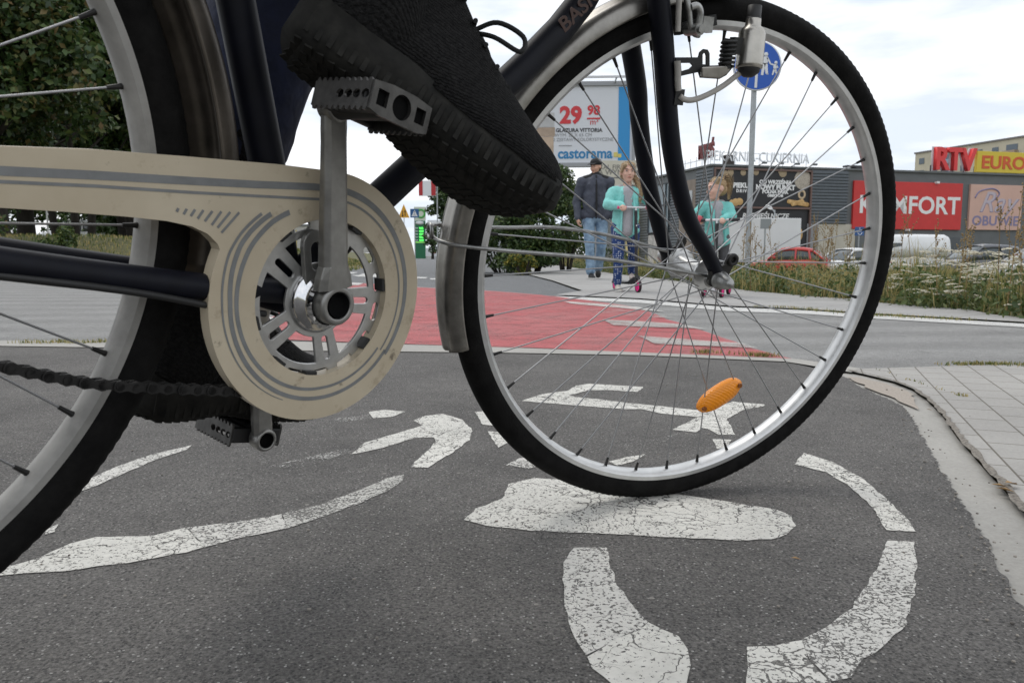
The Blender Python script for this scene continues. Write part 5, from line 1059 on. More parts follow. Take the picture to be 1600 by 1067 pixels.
mb = MB(); mb.tube(catmull([(0, -.075, 1.53), (0, -.125, 1.40), (0, -.152, 1.25), (0, -.150, 1.05), (0, -.118, .90)], 5), .011, 8, flat=1.3); mb.build('zip', mat('black_trim', (.012, .012, .014), .8), jk)
blob('collar', [('c', (-.03, .03, 1.50), (.03, .03, 1.50), .088, .088), ('c', (0, .03, 1.49), (0, .02, 1.535), .086, .078), ('c', (-.175, .03, 1.475), (-.06, .03, 1.50), .06, .068), ('c', (.175, .03, 1.475), (.06, .03, 1.50), .06, .068)], .009, MATS['black_trim'], jk)
m_, t_, N_, l_, b_ = node_mat('washed_denim'); co_ = N_.new('ShaderNodeTexCoord').outputs['Object']
l_(mixc(N_, l_, 1., ramp(N_, l_, noise(N_, l_, co_, 8, 6, .65), [(.32, (.10, .17, .27)), (.66, (.30, .42, .54))]), ramp(N_, l_, noise(N_, l_, co_, 160, 3), [(.3, .85), (.7, 1.08)]), 'MULTIPLY'), b_.inputs['Base Color']); b_.inputs['Roughness'].default_value = .85
M_jean = m_
Q = [('c', (-.07, .025, .95), (.07, .025, .95), .118, .118)]
for i in (0, 1): Q += [('c', hipm[i], knm[i], .098, .070), ('c', knm[i], lerp3(knm[i], anm[i], .92), .069, .062), ('e', lerp3(knm[i], anm[i], .9), (.066, .072, .05))]
blob('jeans', Q, .009, M_jean, man, 3, fold=.035)
blob('cap', [('e', HP(0, .06, .26), (.088, .104, .072), HR), ('e', HP(0, .06, .20), (.086, .102, .045), HR)], .006, mat('black_cap', (.012, .012, .013), .8), man, 3)
mb = MB(); rg = [[HP(x * (1 - .25 * v), -.34 - .30 * v, .235 - .09 * v - .10 * x * x * 3 + dz) for x in np.linspace(-.32, .32, 9)] for v, dz in ((0, 0), (.5, 0), (.85, 0), (1, 0))]
o_ = [p for r__ in rg for p in r__]; mb.add(o_, [(i * 9 + j, i * 9 + j + 1, (i + 1) * 9 + j + 1, (i + 1) * 9 + j) for i in range(3) for j in range(8)], 0, True); vz = mb.build('cap_visor', MATS['black_cap'], man); vz.modifiers.new('s', 'SOLIDIFY').thickness = .004
blob('hair', [('e', HP(0, .20, .0), (.074, .058, .075), HR)], .006, mat('grey_hair', (.12, .10, .085), .8), man)
ms_ = mat('black_trainer', (.014, .014, .016), .7); mw_ = mat('white_rubber', (.55, .54, .51), .6)
small_shoe((-.06, -.03, 0), R(6), .29, ms_, mw_, man); small_shoe((.085, .30, .03), R(-6), .29, ms_, mat('black_rubber_sole', (.02, .02, .02), .7), man, R(-16))

def scooter(loc, rz, label, hbz, wr_=.06, frontw=1, rows=None):
    s_ = thing('scooter', label, 'scooter', loc, rz); pk = mat('pink_wheel', (.85, .03, .26), .45); bk = mat('scooter_black', (.015, .015, .017), .5)
    yF = -.26; mb = MB(); mb.box((0, .12, .085), (.115, .36, .022)); mb.bar((0, -.05, .085), (0, -.19, .135), .05, .03); mb.build('deck', bk, s_, bevel=.004)
    mb = MB(); mb.tube([(0, -.215, .12), (0, -.17, hbz - .03)], .0155, 12); mb.build('stem', bk, s_)
    mb = MB(); mb.tube([(0, -.185, hbz - .18), (0, -.168, hbz)], .011, 12); mb.tube([(-.15, -.168, hbz), (.15, -.168, hbz)], .011, 12); mb.build('handlebar', mat('silver_tube', (.62, .62, .63), .3, .5), s_)
    for x in (-1, 1): mb = MB(); mb.tube([(x * .10, -.168, hbz), (x * .19, -.168, hbz)], .015, 12); mb.build('handle_grip', bk if frontw > 1 else mat('pink_grip', (.75, .1, .25), .6), s_)
    wl = [(0, yF)] if frontw == 1 else [(-.075, yF), (.075, yF)]
    if frontw > 1: mb = MB(); mb.box((0, yF + .02, .085), (.12, .07, .04)); mb.box((0, yF - .02, .10), (.05, .012, .09)); mb.build('front_bridge', mat('silver_tube', (.62, .62, .63), .3, .5), s_, bevel=.006)
    for x, y in wl + [(0, .33)]:
        mb = MB(); mb.lathe([(wr_ * .8, -.012), (wr_ * .97, -.012), (wr_, -.006), (wr_, .006), (wr_ * .97, .012), (wr_ * .8, .012)], (x, y, wr_), (1, 0, 0), 32); w_ = mb.build('wheel', mat('scooter_tyre', (.03, .01, .015), .6), s_)
        mb = MB(); mb.lathe([(0, .010), (wr_ * .25, .013), (wr_ * .3, .008), (wr_ * .70, .008), (wr_ * .82, .0118), (wr_ * .82, -.0118), (wr_ * .70, -.008), (wr_ * .3, -.008), (wr_ * .25, -.013), (0, -.010)], (x, y, wr_), (1, 0, 0), 28)
        for q in range(5): a = q * 1.2566; mb.box((x, y + math.cos(a) * wr_ * .5, wr_ + math.sin(a) * wr_ * .5), (.026, wr_ * .14, wr_ * .45), Matrix.Rotation(a + math.pi / 2, 3, 'X'))
        mb.build('rim', pk, w_)
    if frontw == 1: mb = MB(); mb.tube([(0, -.215, .14), (0, -.235, .15)], .022, 10); [mb.bar((x * .022, -.225, .15), (x * .022, yF, wr_), .008, .02) for x in (-1, 1)]; mb.build('fork', bk, s_)
    mb = MB(); mb.tube(catmull([(0, .33 + .072 * math.cos(a), wr_ + .072 * math.sin(a)) for a in (0.2, .8, 1.5, 2.2)], 4), .012, 8, flat=1); mb.build('rear_mudguard', bk, s_)
    return s_

def strands(b, pth, rad, m, h, HP_):
    rr = random.Random(3); mb = MB(); P = catmull(pth, 5); n = len(P)
    for q in range(70):
        o = Vector((rr.gauss(0, 1), rr.gauss(0, 1), rr.gauss(0, 1))) * rad * .55; e = rr.uniform(.75, 1.0); k_ = max(4, int(n * e)); mb.tube([P[i] + o * (.35 + .75 * math.sin(math.pi * min(1, i / n + .15)) ) + Vector((rr.gauss(0, 1), rr.gauss(0, 1), 0)) * rad * .06 for i in range(k_)], [.0028 - .0018 * i / k_ for i in range(k_)], 4)
    for q in range(46):
        x = rr.uniform(-.30, .30); mb.tube([HP_(x, -.30 + abs(x) * .35 + rr.uniform(-.02, .04), .30 - abs(x) * .45 + rr.uniform(-.03, .05)), HP_(x * 1.05, -.05, .47 - x * x * 1.4 + rr.uniform(0, .03)), HP_(x * .9, .25, .40 - x * x + rr.uniform(0, .03))], [.0022, .0026, .002], 4)
    mb.build('loose_hair', m, b)
def girl(loc, sc_, yaw_h, jc, label, hands, feet, torso_lean, look, hair_fn, pants, shoes, hood=True):
    # built at 1.30 m and scaled
    k = sc_; V_ = lambda *a: Vector(a) * k
    hd_h = .215 * (1 if k > .9 else 205 / 215.)
    c = V_(torso_lean[0], torso_lean[1] - .015, 1.165); hp, HP_, HR_ = head_prims(c, hd_h, yaw_h, look)
    sh_ = [V_(torso_lean[0] * .8 - .135, torso_lean[1] * .8, .965), V_(torso_lean[0] * .8 + .135, torso_lean[1] * .8, .965)]
    hp_ = [V_(-.075, .02, .62), V_(.075, .02, .62)]; P = hp + [('c', (V_(torso_lean[0] * .8, torso_lean[1] * .8, .98)), c + Vector((0, .02, -.08)), .042 * k, .042 * k), ('c', V_(0, .02, .66), V_(torso_lean[0] * .6, torso_lean[1] * .6, .90), .092 * k, .10 * k), ('c', sh_[0], sh_[1], .045 * k, .045 * k)]
    el_ = [];
    for i in (0, 1):
        w_ = Vector(hands[i]); s0 = sh_[i]; mid = (s0 + w_) / 2 + Vector((-.085 if i == 0 else .085, .05, -.04)) * k; el_.append(mid)
        P += [('c', s0, mid, .036 * k, .030 * k), ('c', mid, w_, .029 * k, .020 * k)] + hand_prims(w_, (.25 if i == 0 else -.25, -.9, -.1), 1 if i == 0 else -1, .85, .72 * max(k, .85), (0, -.2, -1))
        kn = (hp_[i] + Vector(feet[i])) / 2 + Vector((0, -.06, .03)) * k; P += [('c', hp_[i], kn, .062 * k, .044 * k), ('c', kn, Vector(feet[i]) + V_(0, 0, .07), .040 * k, .029 * k)]
    b = blob('person', P, .0055, M_kid); b.location = loc; tag(b, label, 'person'); face_parts(HP_, HR_, hd_h, b, (.20, .12, .06))
    t0 = V_(torso_lean[0] * .7, torso_lean[1] * .7, .0)
    Q = [('c', V_(0, .02, .68), t0 + V_(0, 0, .92), .128 * k, .118 * k), ('e', V_(0, .02, .60), (.140 * k, .125 * k, .075 * k)), ('c', sh_[0], sh_[1], .058 * k, .058 * k)]
    for i in (0, 1): Q += [('c', sh_[i], el_[i], .060 * k, .054 * k), ('c', el_[i], lerp3(el_[i], hands[i], .9), .053 * k, .038 * k)]
    jkt = blob('jacket', Q, .0075, jc, b, 3, fold=.034)
    gh = mat('grey_hoodie', (.36, .36, .38), .9, var=.12, vscale=60)
    Q = [('c', t0 + V_(0, -.055, .97), V_(torso_lean[0] * .3, -.078, .60), .066 * k, .062 * k)]
    blob('top', Q, .007, gh, b, 3)
    if hood: blob('hood', [('c', t0 + V_(-.085, .02, .99), t0 + V_(0, -.075, .965), .042 * k, .036 * k), ('c', t0 + V_(.085, .02, .99), t0 + V_(0, -.075, .965), .042 * k, .036 * k), ('c', t0 + V_(-.07, .05, 1.0), t0 + V_(.07, .05, 1.0), .052 * k, .052 * k)], .007, gh, b, 3)
    for i in (0, 1): mb = MB(); mb.tube([t0 + V_((-.05, .05)[i], -.105, .94), t0 * .5 + V_((-.062, .062)[i], -.128, .78), V_((-.062, .062)[i], -.118, .56)], .010 * k, 8); mb.build('jacket_edge', jc, jkt)
    Q = [('c', V_(-.05, .02, .63), V_(.05, .02, .63), .092 * k, .092 * k)]
    for i in (0, 1): kn = (hp_[i] + Vector(feet[i])) / 2 + Vector((0, -.06, .03)) * k; Q += [('c', hp_[i], kn, .072 * k, .052 * k), ('c', kn, Vector(feet[i]) + V_(0, 0, .085), .050 * k, .038 * k)]
    blob('trousers', Q, .006, pants, b, 3, fold=.016)
    for i in (0, 1): small_shoe(Vector(feet[i]), R((4, -4)[i]), .205 * max(k, .85), *shoes[i], b)
    hair_fn(b, HP_, HR_, hd_h); return b
M_teal = jacket_tex('turquoise_jacket', (.22, .60, .56), .4)
M_teal2 = jacket_tex('turquoise_jacket_small', (.18, .54, .50), .4)
M_blond = mat('blond_hair', (.36, .22, .11), .6, var=.35, vscale=60, c2=(.55, .38, .2), wave=(70, 'X', 6))
M_ash = mat('ash_blond_hair', (.24, .165, .09), .6, var=.35, vscale=60, c2=(.44, .33, .19), wave=(45, 'Z', 3))
m_, t_, N_, l_, b_ = node_mat('dotted_leggings'); co_ = N_.new('ShaderNodeTexCoord').outputs['Object']
v_ = N_.new('ShaderNodeTexVoronoi'); v_.inputs['Scale'].default_value = 46; v_.inputs['Randomness'].default_value = .35; l_(co_, v_.inputs['Vector'])
l_(mixc(N_, l_, math_(N_, l_, 'LESS_THAN', v_.outputs['Distance'], .27), (.014, .042, .15), (.52, .55, .60)), b_.inputs['Base Color']); b_.inputs['Roughness'].default_value = .85
M_dots = m_
X1, Y1 = (1.1210021824862206, 7.841799074477351)
SC1 = scooter((X1 + .035, Y1 + .025, .004), R(14), 'black kick scooter with a pink wheel under the taller girl', .815, .062)
def hair1(b, HP_, HR_, h):
    blob('hair', [('e', HP_(0, .09, .14), (.348 * h, .405 * h, .355 * h), HR_), ('e', HP_(-.02, .20, -.12), (.315 * h, .29 * h, .31 * h), HR_), ('c', HP_(-.2, -.26, .28), HP_(-.33, -.1, .0), .09 * h, .06 * h), ('c', HP_(.12, -.30, .28), HP_(.33, -.12, .0), .09 * h, .06 * h), ('c', HP_(.32, .10, -.22), HP_(.48, -.06, -.52), .11 * h, .12 * h), ('c', HP_(.48, -.06, -.52), HP_(.53, -.22, -.95), .12 * h, .12 * h), ('c', HP_(.53, -.22, -.95), HP_(.48, -.32, -1.35), .12 * h, .04 * h)], .006, M_ash, b, 2)
    strands(b, [HP_(.30, .10, -.20), HP_(.50, -.06, -.52), HP_(.56, -.22, -.95), HP_(.50, -.32, -1.5)], .13 * h, M_blond, h, HP_)
cw = mat('cream_trainer', (.50, .46, .40), .7); gw = mat('grey_trainer', (.42, .36, .33), .7)
g1 = girl((X1, Y1, .004), 1.0, R(4), M_teal, 'girl in a turquoise jacket and dotted leggings with a side ponytail', [(-.065, -.168, .825), (.215, -.10, .83)], [(-.075, -.02, .0), (.095, .20, .105)], (0.015, .02), 0, hair1, M_dots, [(cw, mw_), (gw, mw_)])
X2, Y2 = (1.800397444599082, 6.966211724738677)
SC2 = scooter((X2 + .03, Y2 - .03, .004), R(-28), 'small scooter with two pink front wheels under the younger girl', .655, .056, 2)
def hair2(b, HP_, HR_, h):
    blob('hair', [('e', HP_(0, .09, .15), (.345 * h, .40 * h, .35 * h), HR_), ('e', HP_(0, .25, -.04), (.30 * h, .26 * h, .28 * h), HR_), ('c', HP_(.0, .34, .42), HP_(.02, .52, .50), .08 * h, .10 * h), ('c', HP_(.02, .52, .50), HP_(.02, .66, .15), .11 * h, .11 * h), ('c', HP_(.02, .66, .15), HP_(.0, .62, -.45), .11 * h, .04 * h)], .005, M_blond, b, 2)
    strands(b, [HP_(0, .36, .44), HP_(.02, .56, .48), HP_(.02, .70, .12), HP_(0, .64, -.6)], .13 * h, M_ash, h, HP_)
    mb = MB(); mb.tube([HP_(.10 * math.cos(a), .40 + .06 * math.sin(a) * .5, .44 + .10 * math.sin(a)) for a in np.linspace(0, 6.283, 12)], .03 * h, 6); mb.build('hair_tie', mat('dark_tie', (.03, .02, .03), .7), b)
g2 = girl((X2, Y2, .004), .80, R(-68), M_teal2, 'smaller girl in a turquoise jacket and grey trousers looking sideways', [(-.175, -.05, .66), (-.02, -.225, .66)], [(-.02, .02, 0), (.075, .12, .08)], (-.03, .0), R(3), hair2, mat('grey_trousers', (.085, .085, .09), .85, var=.2, vscale=30), [(mat('grey_shoe', (.30, .28, .27), .7), mw_)] * 2, True)
mb = MB(); mb.sphere((-.19, -.085, .665), (.040, .05, .036), 12); mb.build('mitten', mat('pink_mitten', (.55, .10, .12), .8, var=.2, vscale=60), g2)

# ------------------------------------------------------------------ the shops
def brick_free(name, c, var=.1, sc_=1.2, rough=.7): return mat(name, c, rough, var=var, vscale=sc_)
M_clad = mat('grey_cladding', (.115, .13, .145), .45, .3, var=.12, vscale=3)
M_clad2 = mat('flat_grey_panel', (.125, .135, .14), .6, var=.08, vscale=1.5)
M_redsign = mat('red_sign', (.58, .030, .028), .45, var=.06, vscale=2)
M_wtext = mat('white_letters', (.80, .80, .80), .5)
M_glass = mat('dark_window_glass', (.03, .04, .045), .08, spec=.6)
GZ = -.67
shop = thing('shop_building', 'long dark grey shop building with ribbed cladding and shop signs behind the car park', 'building', (12.6, 50, GZ), R(15))
ZT = 6.62
mb = MB(); mb.box((31, 11.2, ZT / 2), (62, 22, ZT)); mb.box((31, 11.2, ZT + .06), (62.3, 22.3, .12)); mb.box((33.8 + 15, .1, 1), (.1, .1, .1)); mb.build('wall', M_clad2, shop)
def ribbed(x0, x1, z0, z1, y=.16, side=False, m=M_clad):
    mb = MB(); n = int((z1 - z0) / .2)
    for k in range(n):
        z = z0 + .2 * k; q = [(0, z), (-.045, z + .05), (-.045, z + .14), (0, z + .19)]
        if side: mb.prism(q, x0, x1, lambda u, v, d: (u - .06, d, v))
        else: mb.prism(q, x0, x1, lambda u, v, d: (d, u + y - .06, v))
    if side: mb.box((-.03, (x0 + x1) / 2, (z0 + z1) / 2), (.05, x1 - x0, z1 - z0))
    else: mb.box(((x0 + x1) / 2, y - .03, (z0 + z1) / 2), (x1 - x0, .05, z1 - z0))
    return mb.build('cladding_panel', m, shop)
u0, _ = (7.078, 4.484); u1, _ = (9.889, 4.541); zb_ = 2.445 - GZ
ribbed(u0 + .05, u1, zb_, ZT - .05)
ribbed(.02, 2.1, .3, ZT - .1, side=True); ribbed(4.4, 5.84, .3, ZT - .1, side=True); ribbed(9.3, 10.9, .3, ZT - .1, side=True)
def panel(name, x0, x1, z0, z1, m, d=.10, y0=.2, parent=None):
    mb = MB(); mb.box(((x0 + x1) / 2, y0 - d / 2, (z0 + z1) / 2), (x1 - x0, d, z1 - z0)); return mb.build(name, m, parent or shop, bevel=.01)
def zl(v): return v - GZ
# lower light wall and grey pillar
panel('pale_wall', 7.794, 10.643, 0, zb_, mat('cream_render', (.50, .47, .40), .8, var=.08, vscale=2), .06, .19)
panel('pillar', 6.926, 7.77, 0, zb_, mat('mid_grey_render', (.27, .27, .28), .8, var=.1, vscale=3), .12, .19)
# bakery posters
M_post = mat('black_poster', (.016, .016, .019), .5, var=.3, vscale=2)
p0, p1 = .12, 7.03; zt_, zm_ = 5.749 - GZ, 3.483 - GZ
po = panel('bakery_poster', p0, p1, zm_, zt_, M_post, .08)
mb = MB()
for a_, b_5 in (((p0 - .05, zt_ + .05), (p1 + .05, zt_ + .05)), ((p0 - .05, zm_ - .07), (p1 + .05, zm_ - .07)), ((p1 + .05, .6), (p1 + .05, zt_ + .08)), ((p0 - .02, .6), (p0 - .02, zt_ + .08))): mb.bar((a_[0], .06, a_[1]), (b_5[0], .06, b_5[1]), .12, .12)
mb.build('poster_frame', mat('brown_frame', (.16, .10, .085), .6), po)
def wtext(s, px_, size, m, parent, y=.115, **k): return text(s, size, m, parent, (px_[0], y, px_[1] - GZ), **k)
for s, q, sz, kw in (('PIEKUŚ', (2.145, 4.781), .42, dict(bold=.022, sx=1.02)), ('DRIVE', (2.134, 4.441), .27, dict(bold=.012, space=1.35)), ('OD WRZEŚNIA', (4.481, 5.035), .335, dict(bold=.018)), ('NOWY PUNKT', (4.495, 4.713), .42, dict(bold=.026)), ('POLNA PARK', (4.483, 4.43), .315, dict(bold=.018)), ('OBIEKT C4B', (4.493, 4.188), .21, dict(bold=.014))):
    wtext(s, q, sz, M_wtext, po, **kw)
M_bread = mat('golden_bread', (.62, .33, .10), .7, var=.35, vscale=5, c2=(.75, .52, .24)); M_cook = mat('pale_biscuit', (.62, .52, .38), .7, var=.4, vscale=7, c2=(.45, .33, .2))
def food(pts, m, name):
    for px_, rx, rz_ in pts: mb = MB(); mb.lathe([(0, -.03), (.7, -.028), (1, 0)], (0, 0, 0), (0, 1, 0), 20); o = mb.build(name, m, po); o.location = (px_[0], .115, px_[1] - GZ); o.scale = (rx, 1, rz_)
food([((1.659, 3.734), .26, .24), ((1.93, 3.778), .26, .22), ((1.389, 3.689), .2, .2)], M_bread, 'printed_bread_roll')
food([((2.138, 5.596), .2, .2), ((3.049, 5.64), .2, .2), ((4.993, 5.632), .28, .26), ((4.849, 5.729), .2, .18), ((1.235, 5.572), .22, .26), ((0.834, 5.502), .28, .2)], M_cook, 'printed_biscuit')
food([((6.47, 5.245), .62, .62)], mat('nut_bowl', (.42, .34, .27), .8, var=.6, vscale=22, c2=(.75, .68, .58)), 'printed_bowl')
o = None
for s_, e_ in (((5.492, 3.841), (6.877, 3.66)), ((5.783, 3.683), (6.487, 3.858))):
    mb = MB(); mb.caps((s_[0], .10, s_[1] - GZ), (e_[0], .10, e_[1] - GZ), .14, .15, 10); mb.v = [(x, .10 + (y - .10) * .15, z) for x, y, z in mb.v]; mb.build('printed_baguette', M_bread, po)
q = (6.442, 4.307); mb = MB(); mb.tube([(q[0] + .22 * math.cos(a), .108, q[1] - GZ + .24 * math.sin(a)) for a in np.linspace(0, 6.283, 25)[:-1]], .075, 8, closed=True); mb.v = [(x, .108 + (y - .108) * .15, z) for x, y, z in mb.v]; mb.build('printed_bagel', mat('bagel', (.55, .42, .28), .7, var=.3, vscale=9), po)
po2 = panel('lower_poster', p0, p1, .6, zm_ - .14, M_post, .06)
wtext('RZEMIEŚLNICZE', (3.848, 2.882), .46, M_wtext, po2, y=.135, bold=.012, shear=.18)
mb = MB(); mb.lathe([(0, -.03), (.7, -.028), (1, 0)], (0, 0, 0), (0, 1, 0), 20); q = (6.415, 1.762); o = mb.build('printed_bread_roll', M_bread, po2); o.location = (q[0], .137, q[1] - GZ); o.scale = (.22, 1, .4)
for px_ in [(3.177, 5.883),(4.375, 5.917),(5.541, 5.95),(6.816, 5.986)]:
    mb = MB(); mb.bar((px_[0], .1, ZT + .1), (px_[0], -.55, ZT + .22), .04, .04); mb.box((px_[0], -.6, ZT + .2), (.3, .14, .12)); mb.build('spotlight', M_clad2, shop)
# shop signs on the flat grey wall
q0, q1 = 10.333, 19.086; z0, z1 = 2.143 - GZ, 5.295 - GZ
sg = panel('red_sign_board', q0, q1, z0, z1, M_redsign, .16)
wtext('KOMFORT', (14.833, 3.706), 1.62, M_wtext, sg, y=.034, bold=.035, sx=1.06)
q0, q1 = 19.759, 24.257; z0, z1 = 2.162 - GZ, 5.273 - GZ
M_pink = mat('pink_sign', (.62, .40, .33), .6, var=.06, vscale=1); M_vio = mat('violet_letters', (.22, .20, .34), .5)
sg = panel('pink_sign_board', q0, q1, z0, z1, M_pink, .16)
wtext('OBUWIE', (22.027, 2.76), .93, M_vio, sg, y=.034, bold=.022, sx=1.12)
wtext('Ray', (22.036, 3.999), 2.0, M_vio, sg, y=.034, shear=.42, bold=.02, sx=1.05); wtext('Ray', (22.0, 4.025), 2.0, mat('pale_violet', (.50, .44, .50), .5), sg, y=.026, shear=.42, bold=.0, sx=1.05)
mb = MB(); sw = [((20.142, 4.36), (20.542, 4.805), (21.622, 5.003), (22.199, 4.707), (21.904, 4.261))][0]; mb.tube(catmull([(a_[0], .03, a_[1] - GZ) for a_ in sw], 6), .05, 8); mb.build('script_swash', M_vio, sg)
q0, q1 = 15.936, 16.991
panel('entrance_panel', q0, q1, 0, 1.572 - GZ, M_redsign, .3)
panel('door', q1 + .2, q1 + 2.2, 0, 2.3, M_glass, .08)
for px_ in [(14.653, 2.099),(16.863, 5.307)]: mb = MB(); mb.box((px_[0], -.02, px_[1] - GZ), (.22, .24, .14)); mb.build('wall_lamp', M_wtext, shop)
# rooftop lettering
yr = 1.2
def rtext(s, px_, size, m, parent, **k): return text(s, size, m, parent, (px_[0], yr, px_[1] - GZ), **k)
rt = MB(); a_, b_6 = (0.436, 6.856), (7.482, 6.962)
for x in np.linspace(a_[0], b_6[0], 9): rt.bar((x, yr + .06, ZT), (x, yr + .06, a_[1] - GZ + .1), .03, .03)
for z in (a_[1] - GZ + .1, a_[1] - GZ - .95): rt.bar((a_[0], yr + .05, z), (b_6[0], yr + .05, z), .03, .03)
rf_ = rt.build('roof_sign_frame', mat('pale_grey_steel', (.62, .63, .65), .5), shop)
rtext('PIEKARNIA-CUKIERNIA', (3.858, 6.703), .92, mat('grey_letters', (.78, .80, .82), .5), rf_, sx=.80, ext=.03)
mb = MB(); q = (2.451, 6.167); mb.box((q[0], 2.5, ZT + .45), (.55, .55, .9)); mb.box((q[0], 2.5, ZT + .95), (.7, .7, .1)); mb.build('chimney', mat('dark_brick', (.07, .06, .055), .9), shop)
mb = MB(); q = (12.926, 6.341); mb.box((q[0], 3, ZT + .3), (.9, .9, .5)); mb.box((q[0] - .3, 3, ZT + .62), (1.6, .5, .12)); mb.build('roof_vent', mat('dark_grey_unit', (.05, .05, .055), .7), shop)
q0, q1, q2 = (19.162, 7.148), (22.893, 7.261), (22.979, 7.264); ztop, zbot = 8.023 - GZ, 6.473 - GZ; M_rtv = mat('red_channel_letters', (.70, .035, .035), .35)
hh_ = ztop - zbot; rr = MB()
for x in np.linspace(q0[0], 29.823, 12): rr.bar((x, 3.15, ZT), (x, 3.15, zbot + .4), .07, .07); rr.bar((x, 3.15, zbot), (x + .3, 4.2, ZT), .05, .05)
rr.bar((q0[0], 3.15, zbot - .08), (29.823, 3.15, zbot - .08), .1, .08); rs = rr.build('roof_sign_frame', mat('dark_grey_unit', (.05, .05, .055), .7), shop)
text('RTV', hh_ / .71, M_rtv, rs, ((q0[0] + q1[0]) / 2, 2.95, (ztop + zbot) / 2), bold=.07, ext=.16, sx=.90)
text('RTV', hh_ / .71, mat('white_letter_backs', (.62, .60, .62), .5), rs, ((q0[0] + q1[0]) / 2 - .10, 3.14, (ztop + zbot) / 2), bold=.12, ext=.02, sx=.90)
x1_ = 31.05; yb = MB(); yb.box(((q2[0] + x1_) / 2, 3, (ztop + zbot) / 2 - .02), (x1_ - q2[0], .25, hh_ * .98)); yo = yb.build('yellow_sign_board', mat('yellow_sign', (.66, .50, .035), .45), rs, bevel=.02)
text('EURO', 1.28, mat('orange_red_letters', (.62, .10, .02), .5), yo, (25.407, 2.862, 7.151 - GZ), bold=.035, sx=1.22, ext=.015)
# left flank: brown wall with windows, glazed bay, yellow sign, roof letters
mb = MB(); mb.box((-.05, 3.25, 3.0), (.1, 2.25, 6.0)); br_ = mb.build('brown_wall', mat('brown_render', (.24, .20, .17), .8, var=.2, vscale=2), shop)
for y in (2.8, 3.7):
    for z in (4.9, 3.6): mb = MB(); mb.box((-.11, y, z), (.06, .55, .8)); mb.build('window', mat('pale_window', (.42, .44, .46), .2), shop)
mb = MB(); mb.box((-.06, 7.57, 4.4), (.1, 3.4, 3.4)); gl = mb.build('glazed_bay', mat('blue_grey_glass', (.17, .22, .25), .15, var=.15, vscale=1), shop)
mb = MB(); fr_ = [((5.9, 2.7), (5.9, 6.1)), ((9.25, 2.7), (9.25, 6.1)), ((5.9, 6.1), (9.25, 6.1)), ((5.9, 4.6), (9.25, 4.6)), ((5.9, 2.7), (9.25, 2.7)), ((9.2, 4.5), (5.95, 2.7)), ((6.4, 2.7), (6.4, 6.1))]
for a_, b_7 in fr_: mb.bar((-.14, a_[0], a_[1]), (-.14, b_7[0], b_7[1]), .07, .09)
mb.build('bay_frame', mat('dark_steel_frame', (.035, .042, .05), .5), gl)
mb = MB(); mb.box((-.05, 7.57, 1.35), (.09, 3.4, 2.4)); mb.build('shopfront', mat('pale_shopfront', (.46, .44, .42), .5, var=.35, vscale=2.4), shop)
mb = MB(); mb.box((-.35, 11.55, 2.6), (.7, 1.0, 4.0)); ys_ = mb.build('yellow_sign_column', mat('yellow_column', (.62, .50, .20), .6), shop)
for k, ch in enumerate('UA'): text(ch, .62, mat('dark_letters', (.09, .08, .05), .6), ys_, (-.71, 11.55, 3.75 - .75 * k), (R(90), 0, R(-90)), bold=.02)
fl = MB(); ly = np.linspace(1.6, 5.6, 6)
for y in ly: fl.bar((.9, y, ZT), (.9, y, ZT + 1.0), .03, .03)
fl.bar((.9, 1.4, ZT + .75), (.9, 5.8, ZT + .75), .04, .04); fo = fl.build('roof_sign_frame', mat('pale_grey_steel', (.62, .63, .65), .5), shop)
text('PIEKUŚ', 1.2, mat('dark_red_letters', (.16, .02, .02), .5), fo, (.86, 2.6, ZT + 1.2), (R(90), 0, R(-90)), bold=.05, ext=.06, sx=.52)

# apartment block far behind
D0_ = Vector((95.5, 190, GZ)); dA = Vector((9.2, -29, 0)).normalized(); ab = thing('apartment_block', 'cream prefabricated apartment block rising behind the red and yellow roof sign', 'building', D0_, math.atan2(dA.y, dA.x))
M_ab = mat('cream_block', (.50, .46, .36), .85, var=.08, vscale=.4); LEN, HT = 76, 25
mb = MB(); mb.box((LEN / 2, 7, HT / 2), (LEN, 14, HT)); mb.build('wall', M_ab, ab); mb = MB(); mb.box((LEN / 2, 7, HT + .15), (LEN + .5, 14.4, .35)); mb.build('roof', mat('roof_edge', (.18, .17, .17), .8), ab)
M_aw = mat('block_window', (.10, .13, .16), .25); M_loj = mat('blue_grey_balcony', (.26, .34, .42), .6)
for f_ in range(5):
    for c_ in range(19):
        x = 2 + c_ * 3.9; z = HT - 1.9 - f_ * 2.8
        if c_ % 4 == 2:
            mb = MB(); mb.box((x, -.55, z - 1.0), (3.0, 1.1, 1.0)); bl_ = mb.build('balcony', M_loj if c_ % 8 == 2 else mat('tan_balcony', (.36, .27, .2), .7), ab); mb = MB(); mb.box((x, -.04, z + .1), (2.6, .1, 1.4)); mb.build('recess', M_aw, bl_)
        else: mb = MB(); mb.box((x, -.03, z), (1.5, .1, 1.35)); mb.build('window', M_aw, ab)
mb = MB(); mb.box((30, 5, HT + 1.1), (4, 4, 1.8)); mb.build('lift_house', M_ab, ab)

